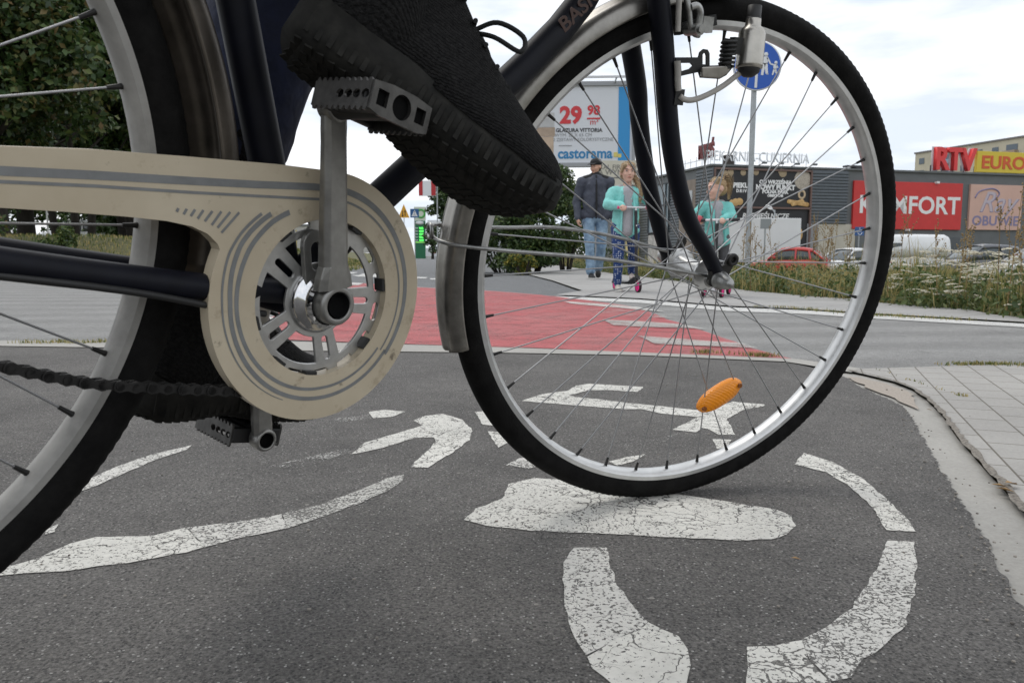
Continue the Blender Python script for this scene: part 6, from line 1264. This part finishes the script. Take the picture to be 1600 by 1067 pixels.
# ------------------------------------------------------------------ billboard
cB = Vector((1.28, 26.0, 4.542)); s1 = 26 / 1230.
bb = thing('billboard', 'large white and blue advertising billboard with red price figures on grey posts', 'billboard', (cB.x, cB.y, float(hz(cB.x, cB.y)) - .02), R(-3)); bz = cB.z - bb.location.z
def bxz(px_, py_): return ((px_ - 862) * s1 * 1.0, -.09, bz + (196 - py_) * s1)
mb = MB(); mb.box((0, 0, bz), (5.16, .14, 2.46)); bd = mb.build('panel', mat('white_poster', (.68, .70, .74), .5), bb)
mb = MB()
for z in (1.27, -1.27): mb.box((0, -.02, bz + z), (5.36, .24, .13))
for x in (2.63, -2.63): mb.box((x, -.02, bz), (.10, .24, 2.4))
mb.build('frame', mat('grey_board_frame', (.33, .34, .36), .6), bb)
for x in (-1.6, 1.6): mb = MB(); mb.box((x, .22, (bz + 1) / 2), (.22, .22, bz + 1.0)); mb.build('post', mat('grey_board_frame', (.33, .34, .36), .6), bb)
mb = MB(); a_ = bxz(975, 134.5); mb.bar((a_[0], -.9, a_[2]), (-2.4, -.9, a_[2]), .06, .06)
for x in (-2, 0, 2): mb.bar((x, -.9, a_[2]), (x, -.05, bz + 1.3), .04, .04)
mb.build('lamp_bar', mat('pale_grey_steel', (.62, .63, .65), .5), bb)
def bpan(x0, y0, x1, y1, m, name, off=.078, d=.02): mb = MB(); a, b = bxz(x0, y0), bxz(x1, y1); mb.box(((a[0] + b[0]) / 2, -off, (a[2] + b[2]) / 2), (abs(b[0] - a[0]), d, abs(a[2] - b[2]))); return mb.build(name, m, bd)
M_bl = mat('poster_blue', (.03, .28, .62), .5); bpan(963, 141, 980.5, 252, M_bl, 'blue_band')
bpan(742, 200, 867, 213, mat('tile_brown', (.42, .32, .24), .5, var=.2, vscale=3), 'printed_tile'); bpan(742, 213.6, 865, 240, mat('tile_tan', (.50, .38, .28), .5, var=.2, vscale=2), 'printed_tile'); bpan(742, 178, 866, 199.4, mat('tile_grey', (.48, .48, .48), .5, var=.2, vscale=2), 'printed_tile'); bpan(742, 142, 840, 177.4, mat('tile_pale', (.58, .56, .54), .5, var=.15, vscale=1.5), 'printed_tile')
M_rt = mat('poster_red', (.62, .04, .05), .5); M_gt = mat('poster_dark', (.06, .06, .07), .6); M_gy = mat('poster_grey', (.34, .35, .37), .6); M_ct = mat('poster_logo_blue', (.03, .22, .46), .5)
for s, x, y, sz, m, kw in (('29', 891, 183, .72, M_rt, dict(bold=.030, sx=.98)), ('98', 925.5, 175.5, .40, M_rt, dict(bold=.014)), ('m²', 926.5, 192.5, .26, M_rt, dict()), ('GLAZURA VITTORIA', 903.5, 204.5, .165, M_gt, dict(bold=.005, sx=.98)), ('WYM. 25 X 65 CM', 895, 211.5, .15, M_gy, dict()), ('2 ZESTAWY KOLORYSTYCZNE', 910, 218.3, .145, M_gy, dict(sx=.96)), ('castorama', 913, 239.5, .46, M_ct, dict(bold=.012, sx=.92))):
    a = bxz(x, y); text(s, sz, m, bd, (a[0], -.079, a[2]), ext=.004, **kw)
bpan(915.5, 186, 935.5, 188.2, M_rt, 'price_rule'); bpan(873, 226.5, 893, 227.6, M_gy, 'small_print')
bpan(956.5, 237.5, 962.6, 244.5, mat('logo_yellow', (.68, .58, .16), .5), 'logo_block', .079); bpan(963, 240, 968, 245.5, mat('logo_yellow', (.68, .58, .16), .5), 'logo_block', .083)
# notice board lower behind the girl
cN = Vector((2.849, 22.0, 2.592)); nb_ = thing('notice_board', 'cream notice board with grey lettering behind the taller girl', 'sign', (cN.x, cN.y, float(hz(cN.x, cN.y))), R(-2)); nz0 = cN.z - nb_.location.z; k_ = 22 / 1230.
mb = MB(); mb.box((0, 0, nz0), (66 * k_, .06, 40 * k_)); nd = mb.build('panel', mat('cream_board', (.60, .57, .48), .7, var=.06, vscale=3), nb_)
for s, dy, sz in (('LOKAL FIRMOWY', 12, .17), ('NA WYNAJEM', 4, .20), ('', 0, .1)):
    if s: text(s, sz, mat('board_grey', (.22, .21, .19), .7), nd, (0, -.033, nz0 + (dy - 2) * k_), ext=.003, bold=.002)
mb = MB(); mb.box((0, -.032, nz0 - 6 * k_), (44 * k_, .006, 2.0 * k_)); mb.build('text_rule', mat('board_grey', (.22, .21, .19), .7), nd)
for x in (-.5, .5): mb = MB(); mb.box((x, .06, nz0 / 2), (.07, .06, nz0)); mb.build('post', mat('grey_board_frame', (.33, .34, .36), .6), nb_)

# ------------------------------------------------------------------ traffic signs and poles
M_post_ = mat('galvanised_post', (.36, .38, .39), .45, .55, var=.15, vscale=12)
cS = Vector((3.07, 10.2, 2.72)); xb = 3.043; gz_ = float(hz(cS.x, cS.y))
sgn_ = thing('pedestrian_sign', 'round blue sign with a white adult and child on a tall grey pole', 'road sign', (cS.x, cS.y, gz_ - .05)); zc_ = cS.z - gz_ + .05
mb = MB(); mb.tube([(xb - cS.x, .03, 0), (-.01, .03, zc_ + .12)], .034, 16); mb.build('pole', M_post_, sgn_)
mb = MB(); mb.lathe([(0, -.012), (.292, -.012), (.306, -.010), (.306, .002), (0, .004)], (0, -.02, zc_), (0, 1, 0), 48); dk = mb.build('disc', mat('sign_rim', (.66, .68, .70), .45), sgn_)
mb = MB(); mb.disc((0, -.0335, zc_), (0, -1, 0), .290, 48); dsk = mb.build('blue_face', mat('sign_blue', (.012, .095, .46), .45), dk)
M_sw = mat('sign_white', (.72, .74, .76), .5)
def glyph(prims, name): 
    mb = MB()
    for p in prims:
        if p[0] == 'o': mb.lathe([(0, -.001), (p[2], -.001), (p[2], .001)], (p[1][0], -.0355, zc_ + p[1][1]), (0, 1, 0), 18)
        else:
            a, b, w0, w1 = Vector((p[1][0], p[1][1])), Vector((p[2][0], p[2][1])), p[3], p[4]; d = (b - a).normalized(); n = Vector((-d.y, d.x)); mb.prism([tuple(a + n * w0), tuple(b + n * w1), tuple(b - n * w1), tuple(a - n * w0)], -.0365, -.0345, lambda u, v, dd: (u, dd, zc_ + v))
    return mb.build(name, M_sw, dsk)
glyph([('o', (.105, .135), .027), ('b', (.095, .108), (.098, .02), .034, .032), ('b', (.085, .03), (.062, -.115), .020, .015), ('b', (.105, .03), (.122, -.10), .022, .015), ('b', (.122, .098), (.165, .02), .011, .009), ('b', (.118, -.10), (.140, -.10), .008, .008), ('b', (.165, .02), (.20, .010), .009, .008)], 'adult_pictogram')
glyph([('o', (.232, .035), .020), ('b', (.222, .015), (.222, -.045), .022, .020), ('b', (.215, -.04), (.192, -.115), .013, .008), ('b', (.226, -.04), (.240, -.095), .013, .008), ('b', (.238, .012), (.258, -.03), .007, .006)], 'child_pictogram')
glyph([('b', (-.005, -.03), (-.012, -.27), .016, .016)], 'divider_bar')
ring_ = lambda cx, cy, r: [('b', (cx + r * math.cos(a), cy + r * math.sin(a)), (cx + r * math.cos(a + .42), cy + r * math.sin(a + .42)), .007, .007) for a in np.arange(0, 6.28, .4)]
glyph(ring_(-.225, -.04, .05) + ring_(-.095, -.04, .05) + [('b', (-.225, -.04), (-.19, .04), .006, .006), ('b', (-.19, .04), (-.11, .04), .006, .006), ('b', (-.11, .05), (-.095, -.04), .006, .006), ('b', (-.16, -.04), (-.19, .04), .006, .006), ('b', (-.16, -.04), (-.11, .04), .006, .006)], 'bicycle_pictogram')
def post_sign(label, px_, py_, d, w_, h_, m, name='road_sign', tri=False, back=False, ph=None):
    c = Vector((-0.625, 1.0, 0.665) if False else ((px_ - 800) / 1230 * d, d, .3546 + (400 - py_) / 1230 * d)); g = float(hz(c.x, c.y)); t = thing(name, label, 'road sign', (c.x, c.y, g - .05)); z = c.z - g + .05
    mb = MB(); mb.tube([(0, .05, 0), (0, .05, z + h_ * .4)], .035, 10); mb.build('pole', M_post_, t); mb = MB()
    if tri: mb.prism([(-w_ / 2, -h_ / 2), (w_ / 2, -h_ / 2), (0, h_ / 2)], -.01, .01, lambda u, v, dd: (u, dd, z + v))
    else: mb.box((0, 0, z), (w_, .02, h_))
    return t, mb.build('plate', m, t, bevel=.004), z
t_1, p_1, z_ = post_sign('yellow triangular two way traffic warning sign beside the petrol station board', 633, 331, 71, 1.0, 1.2, mat('warning_yellow', (.70, .36, .03), .5), tri=True); mb = MB()
for x, up_ in ((-.11, -1), (.11, 1)): mb = MB(); mb.box((x, -.014, z_ - .22), (.07, .006, .46)); mb.prism([(x - .1, z_ - .22 + up_ * .14), (x + .1, z_ - .22 + up_ * .14), (x, z_ - .22 + up_ * .34)], -.018, -.012, lambda u, v, dd: (u, dd, v)); mb.build('arrow', mat('sign_black', (.02, .02, .02), .6), p_1)
t_1, p_1, z_ = post_sign('square blue pedestrian crossing sign in front of the green price board', 649.5, 334.5, 57, .62, .62, mat('crossing_blue', (.02, .10, .26), .5)); mb = MB(); mb.prism([(-.22, z_ - .22), (.22, z_ - .22), (0, z_ + .24)], -.014, -.010, lambda u, v, dd: (u, dd, v)); tr_ = mb.build('white_triangle', M_sw, p_1)
mb = MB(); mb.sphere((.0, -.016, z_ + .10), (.035, .006, .035), 8); mb.bar((0, -.016, z_ + .06), (.0, -.016, z_ - .06), .006, .06, (0, 1, 0)); mb.bar((0, -.016, z_ - .05), (-.08, -.016, z_ - .19), .006, .04, (0, 1, 0)); mb.bar((0, -.016, z_ - .05), (.08, -.016, z_ - .19), .006, .04, (0, 1, 0)); mb.build('walker', mat('sign_black', (.02, .02, .02), .6), tr_)
post_sign('back of a square grey sign on a thin post before the white trailer', 1192.5, 350.5, 32, .43, .40, mat('sign_back_grey', (.27, .29, .30), .6))
t_1, p_1, z_ = post_sign('blue parking sign with a white wheelchair symbol by the rim of the front wheel', 1338, 362, 42, .5, .46, mat('crossing_blue2', (.03, .09, .24), .5)); mb = MB(); mb.tube([(.02 + .11 * math.cos(a), -.013, z_ - .07 + .11 * math.sin(a)) for a in np.linspace(2.2, 6.4, 12)], .016, 6); mb.bar((0, -.013, z_ + .12), (.0, -.013, z_ - .04), .01, .035, (0, 1, 0)); mb.bar((0, -.013, z_ - .04), (.12, -.013, z_ - .05), .01, .03, (0, 1, 0)); mb.sphere((0, -.013, z_ + .155), (.03, .008, .03), 8); mb.build('wheelchair_symbol', M_sw, p_1)
# small street lamp
c = Vector((14.516, 44.0, 1.166)); t = thing('street_lamp', 'thin grey street lamp with a pale head in front of the bakery posters', 'street lamp', (c.x, c.y, GZ)); zt2 = 2.78 - GZ
mb = MB(); mb.tube(catmull([(0, 0, 0), (0, 0, zt2 - .2), (-.03, 0, zt2), (-.16, 0, zt2 + .16)], 5), .035, 8); mb.build('pole', M_post_, t); mb = MB(); mb.sphere((-.32, 0, zt2 + .25), (.22, .10, .10), 12, rot=Matrix.Rotation(R(32), 3, 'Y')); mb.build('lamp_head', mat('lamp_white', (.70, .70, .70), .4), t)
# petrol station
c = Vector((-12.744, 110.0, 1.502)); g_ = float(hz(c.x, c.y)); t = thing('price_board', 'tall green petrol price board with a white top and lit green figures', 'sign', (c.x, c.y, g_)); zs = 110 / 1230.; zz = lambda y: .3546 + (400 - y) * zs - g_
mb = MB(); mb.box((0, 0, (zz(346) + 0) / 2), (17 * zs, .4, zz(346))); pb = mb.build('panel', mat('board_green', (.012, .14, .06), .45), t); mb = MB(); mb.box((.02, 0, (zz(325) + zz(345.5)) / 2), (17.5 * zs, .42, 20.5 * zs)); tp = mb.build('top_panel', mat('board_white_green', (.62, .68, .56), .5), t)
mb = MB(); mb.lathe([(.40, -.02), (.66, -.02), (.66, .02), (.40, .02)], (.18, -.23, (zz(325) + zz(345.5)) / 2), (0, 1, 0), 24, closed_prof=True); mb.build('emblem', mat('emblem_green', (.08, .38, .08), .5), tp)
mb = MB(); mb.lathe([(0, -.02), (1, -.02), (1, 0)], (0, 0, 0), (0, 1, 0), 20); o = mb.build('white_oval', M_sw, pb); o.location = (0, -.21, zz(349.5)); o.scale = (.58, 1, .27)
for k in range(5): mb = MB(); mb.box((.22, -.21, zz(357.3 + k * 4.6)), (.60, .04, .26)); mb.build('lit_figures', mat('green_led', (.10, .85, .12), .5, emit=.9), pb)
for k in range(5): mb = MB(); mb.box((-.42, -.21, zz(357.3 + k * 4.6)), (.36, .03, .10)); mb.build('grade_label', M_sw, pb)
mb = MB(); mb.box((0, -.21, zz(379)), (1.3, .04, .14)); mb.build('lit_strip', mat('green_led2', (.25, .65, .12), .5, emit=.5), pb)
c = Vector((-10.574, 104.0, 1.94)); g_ = float(hz(c.x, c.y)); t = thing('low_sign', 'low white hoarding with a red patch beside the green price board', 'sign', (c.x, c.y, g_)); mb = MB(); mb.box((0, 0, .85), (1.5, .1, 1.1)); lo_ = mb.build('panel', M_sw, t); mb = MB(); mb.box((.3, -.06, .95), (.5, .03, .5)); mb.build('red_patch', M_rt, lo_)
for x in (-.6, .6): mb = MB(); mb.box((x, 0, .2), (.08, .08, .5)); mb.build('post', M_post_, t)
c = Vector((-9.587, 90.0, 7.915)); g_ = float(hz(c.x, c.y)); t = thing('pole_sign', 'square red and white restaurant sign on a slim pole before the round dark tree', 'sign', (c.x + 1.15, c.y, g_)); z_ = c.z - g_
mb = MB(); mb.tube([(0, 0, 0), (0, 0, z_ + .7)], .07, 10); mb.build('pole', M_post_, t); mb = MB(); mb.box((-1.1, 0, z_), (1.9, .25, 1.68)); ps = mb.build('panel', M_sw, t); s_r = mat('restaurant_red', (.42, .02, .025), .5)
for x, w_ in ((-1.83, .44), (-.40, .50)): mb = MB(); mb.box((x, -.135, z_ + .02), (w_, .03, 1.64)); mb.build('red_panel', s_r, ps)
c = Vector((-11.075, 125.0, 4.358)); g_ = float(hz(c.x, c.y)); t = thing('station_canopy', 'white petrol station canopy behind the small dark tree', 'building', (c.x, c.y, g_)); mb = MB(); mb.box((1.5, 2, 5.4), (7, 8, .9)); mb.build('roof', M_sw, t)
for x in (-1.2, 4): mb = MB(); mb.box((x, 1, 2.5), (.4, .4, 5)); mb.build('column', mat('pale_grey_steel', (.62, .63, .65), .5), t)
mb = MB(); mb.box((2, 5, 1.7), (5, 1, 3.4)); mb.build('shop_front', mat('pale_shopfront', (.46, .44, .42), .5), t)
c = Vector((-25.64, 120.0, 3.048)); g_ = float(hz(c.x, c.y)); t = thing('low_building', 'low pale building with a red sign seen through the chainring', 'building', (c.x, c.y, g_)); mb = MB(); mb.box((0, 3, 2), (15, 6, 4.0)); mb.build('wall', mat('pale_building', (.46, .45, .42), .8, var=.1, vscale=.5), t); mb = MB(); mb.box((0, 3, 4.1), (15.4, 6.4, .25)); mb.build('roof', M_clad2, t); mb = MB(); mb.box((-2.6, -.06, 3.3), (2.0, .1, .9)); mb.build('red_sign', M_redsign, t)
for x in (-5.5, -3, 0, 2.5, 5): mb = MB(); mb.box((x, -.03, 1.6), (1.3, .08, 1.5)); mb.build('window', M_glass, t)
x0 = (452 - 800) / 1230 * 48; t = thing('fence', 'pale wire fence with thin yellow and white posts along the top of the bank', 'fence', (x0, 48, float(hz(x0, 48)) - .05), R(-4))
for k in range(12): mb = MB(); mb.box((k * .55, 0, .55), (.06, .05, 1.15)); mb.build('post', mat('yellow_post', (.48, .40, .14), .6) if k % 4 == 1 else mat('pale_post', (.55, .56, .55), .6), t)
for z in (.35, .95): mb = MB(); mb.box((3.0, 0, z), (6.4, .03, .03)); mb.build('rail', mat('pale_post', (.55, .56, .55), .6), t)
c = Vector((-19.274, 33.0, 1.359)); t = thing('marker_pole', 'thin white pole standing on the grass bank under the trees', 'pole', (c.x, c.y, float(hz(c.x, c.y)))); mb = MB(); mb.tube([(0, 0, 0), (0, 0, 1.7)], .035, 8); mb.build('pole', mat('pale_post', (.55, .56, .55), .6), t); mb = MB(); mb.lathe([(0, 1.7), (.05, 1.7), (.05, 1.78), (0, 1.8)], (0, 0, 0), (0, 0, 1), 10); mb.build('cap', M_post_, t)

# ------------------------------------------------------------------ vehicles
M_cg = mat('car_glass', (.06, .075, .08), .05, spec=.7); M_tyre = mat('car_tyre', (.018, .018, .018), .8); M_hub = mat('wheel_alloy', (.42, .43, .44), .35, .7); M_trim = mat('car_trim', (.02, .02, .022), .6)
def car(label, loc, rz, L_, Wd, H, m, group=None, hood=.98, van=False, name='parked_car', rear=.86):
    t = thing(name, label, 'van' if van else 'car', loc, rz, group); hw = Wd / 2; belt = .62 * H if not van else .52 * H
    def ring(x, w_, z0, z1, e_, n=20):
        o = []
        for k in range(n):
            a = 2 * math.pi * k / n; c, s = math.cos(a), math.sin(a); o.append((x, w_ * abs(c) ** e_ * (1 if c >= 0 else -1), (z0 + z1) / 2 + (z1 - z0) / 2 * abs(s) ** e_ * (1 if s >= 0 else -1)))
        return o
    hf = hood * belt if not van else belt * 1.05
    st = [(0, .80, .36, hf * .62), (.012, .90, .24, hf * .76), (.06, .97, .20, hf * .88), (.20, 1, .20, hf), (.30, 1, .20, belt), (.80, 1, .20, belt * 1.03), (.94, .98, .22, belt * rear * 1.06), (.985, .92, .28, belt * rear), (1, .84, .40, belt * rear * .82)]
    mb = MB(); mb.loft([ring((x - .5) * L_, hw * w_, z0, z1, .42) for x, w_, z0, z1 in st]); body = mb.build('body', m, t)
    if van: cs = [(.16, .90, belt, belt + .05), (.27, .88, belt - .1, H * .93), (.36, .90, belt - .1, H * .99), (.60, .92, belt - .1, H), (.93, .91, belt - .1, H * .99), (.985, .90, belt - .1, H * .93), (.995, .88, belt - .1, belt + .1)]
    else: cs = [(.24, .86, belt - .06, belt + .01), (.32, .80, belt - .08, belt + (H - belt) * .55), (.405, .76, belt - .08, H * .965), (.52, .76, belt - .08, H), (.68, .75, belt - .08, H * .985), (.80, .74, belt - .08, H * .93), (.90, .80, belt - .06, belt + (H - belt) * .42), (.955, .84, belt - .06, belt)]
    def cring(x, w_, z0, z1):
        return [(x, y * hw, z) for y, z in ((-w_ * 1.16, z0), (-w_ * 1.10, z0 + (z1 - z0) * .45), (-w_ * .98, z0 + (z1 - z0) * .85), (-w_ * .80, z1), (0, z1 + .02), (w_ * .80, z1), (w_ * .98, z0 + (z1 - z0) * .85), (w_ * 1.10, z0 + (z1 - z0) * .45), (w_ * 1.16, z0))]
    mb = MB(); mb.loft([cring((x - .5) * L_, w_ * (1 if not van else 1.02), z0, z1) for x, w_, z0, z1 in cs]); cab = mb.build('cabin', m if van else M_cg, t)
    if van:
        mb = MB(); a, b = cs[0], cs[1]; mb.add([((a[0] - .5) * L_ - .03, s * hw * .8, a[3] + .06) for s in (-1, 1)] + [((b[0] - .5) * L_ - .03, s * hw * .72, b[3] - .05) for s in (1, -1)], [(0, 1, 2, 3)]); mb.build('windscreen', M_cg, t)
        for s in (-1, 1): mb = MB(); mb.box(((.36 - .5) * L_, s * hw * 1.0, belt + .32 * (H - belt)), (.8, .03, .5)); mb.build('side_window', M_cg, t)
    else:
        mb = MB(); rg = []
        for x, w_, z0, z1 in [c_ for c_ in cs if .4 < c_[0] < .82]:
            rg.append([((x - .5) * L_, y * hw, z) for y, z in ((-w_ * .99, z0 + (z1 - z0) * .84), (-w_ * .82, z1 + .015), (0, z1 + .04), (w_ * .82, z1 + .015), (w_ * .99, z0 + (z1 - z0) * .84))])
        mb.loft(rg, caps=False); ro = mb.build('roof', m, t); ro.modifiers.new('s', 'SOLIDIFY').thickness = .03
        for s in (-1, 1):
            for p0, p1, r__ in (((.245, .96, belt), (.405, .78, H * .95), .035), ((.60, .97, belt), (.60, .78, H * .96), .045), ((.79, .96, belt), (.76, .77, H * .92), .05), ((.945, .94, belt), (.81, .75, H * .90), .05)):
                mb = MB(); mb.tube([((p0[0] - .5) * L_, s * hw * p0[1] * 1.0, p0[2]), ((p1[0] - .5) * L_, s * hw * p1[1] * 1.02, p1[2])], r__, 8); mb.build('pillar', m, t)
            mb = MB(); mb.box(((.33 - .5) * L_, s * (hw + .06), belt + .08), (.16, .16, .12)); mb.build('mirror', m, t, bevel=.03)
    for x in (.19, .80):
        for s in (-1, 1):
            q = ((x - .5) * L_, s * (hw - .10), .31); mb = MB(); mb.lathe([(.19, -.10), (.30, -.10), (.315, -.07), (.315, .07), (.30, .10), (.19, .10)], q, (0, s, 0), 24); w_ = mb.build('wheel', M_tyre, t); mb = MB(); mb.lathe([(0, .07), (.06, .09), (.19, .085), (.205, .095)], q, (0, s, 0), 20); mb.build('rim', M_hub, w_)
    for s in (-1, 1):
        mb = MB(); mb.sphere((-.488 * L_, s * hw * .66, hf * .70), (.07, .2, .09), 10); mb.build('headlight', mat('headlamp', (.6, .62, .64), .12), t); mb = MB(); mb.sphere((.487 * L_, s * hw * .74, belt * .86), (.05, .12, .13), 10); mb.build('tail_light', mat('tail_lamp', (.35, .01, .01), .2), t)
    mb = MB(); mb.box((-.499 * L_, 0, hf * .42), (.04, Wd * .5, .14)); mb.build('grille', M_trim, t); mb = MB(); mb.box((-.505 * L_, 0, hf * .27), (.02, .5, .11)); mb.build('number_plate', M_sw, t)
    return t
def paint(n, c): return mat(n, c, .28, coat=.6, var=.03, vscale=2)
PARK = 'cars parked in front of the shops'
W_ = lambda x, d: ((x - 800) / 1230 * d, d, GZ)
car('dark grey car with a pale roof parked by the grass at the right, facing left', W_(1528, 34), R(4), 4.2, 1.75, 1.47, paint('dark_grey_metal', (.10, .105, .12)), PARK)
car('silver white car at the right edge, its bonnet just above the white flowers', W_(1632, 27), R(-6), 4.2, 1.75, 1.32, paint('silver_paint', (.52, .54, .55)), PARK)
car('white car whose windscreen shows just left of the blue parking sign', W_(1324, 39), R(22), 4.1, 1.72, 1.36, paint('white_paint', (.74, .75, .75)), PARK)
car('red hatchback parked beside the white trailer', W_(1232, 38.5), R(-28), 3.6, 1.66, 1.40, paint('red_paint', (.52, .035, .03)), PARK)
car('white panel van parked before the red sign wall', W_(1398, 41), R(0), 4.6, 1.9, 2.12, paint('white_paint', (.74, .75, .75)), PARK, van=True, name='parked_van')
car('white car half hidden behind the hedge on the far road', ((772 - 800) / 1230 * 52, 52, .0), R(75), 4.2, 1.75, 1.45, paint('white_paint', (.74, .75, .75)))
bc = W_(128, 46); car('white car seen between the tree trunks on the bank', (bc[0], bc[1], float(hz(bc[0], bc[1]))), R(15), 4.2, 1.75, 1.5, paint('white_paint', (.74, .75, .75)))
bx = (W_(1188, 43)[0], 43, GZ); t = thing('box_trailer', 'plain white box trailer standing in front of the bakery posters', 'trailer', bx, R(3)); zt3 = 2.383 - GZ
mb = MB(); mb.box((0, 1.1, (zt3 + .7) / 2), (4.25, 2.2, zt3 - .7)); mb.build('box', mat('white_box', (.70, .71, .71), .5, var=.05, vscale=1), t, bevel=.03); mb = MB(); mb.box((0, 1.1, .6), (4.0, 1.6, .18)); mb.build('chassis', M_trim, t)
for x in (-.5, .5):
    for y in (.15, 2.05): mb = MB(); mb.lathe([(0, -.1), (.3, -.1), (.32, -.06), (.32, .06), (.3, .1), (0, .1)], (x, y, .32), (0, 1, 0), 20); mb.build('wheel', M_tyre, t)
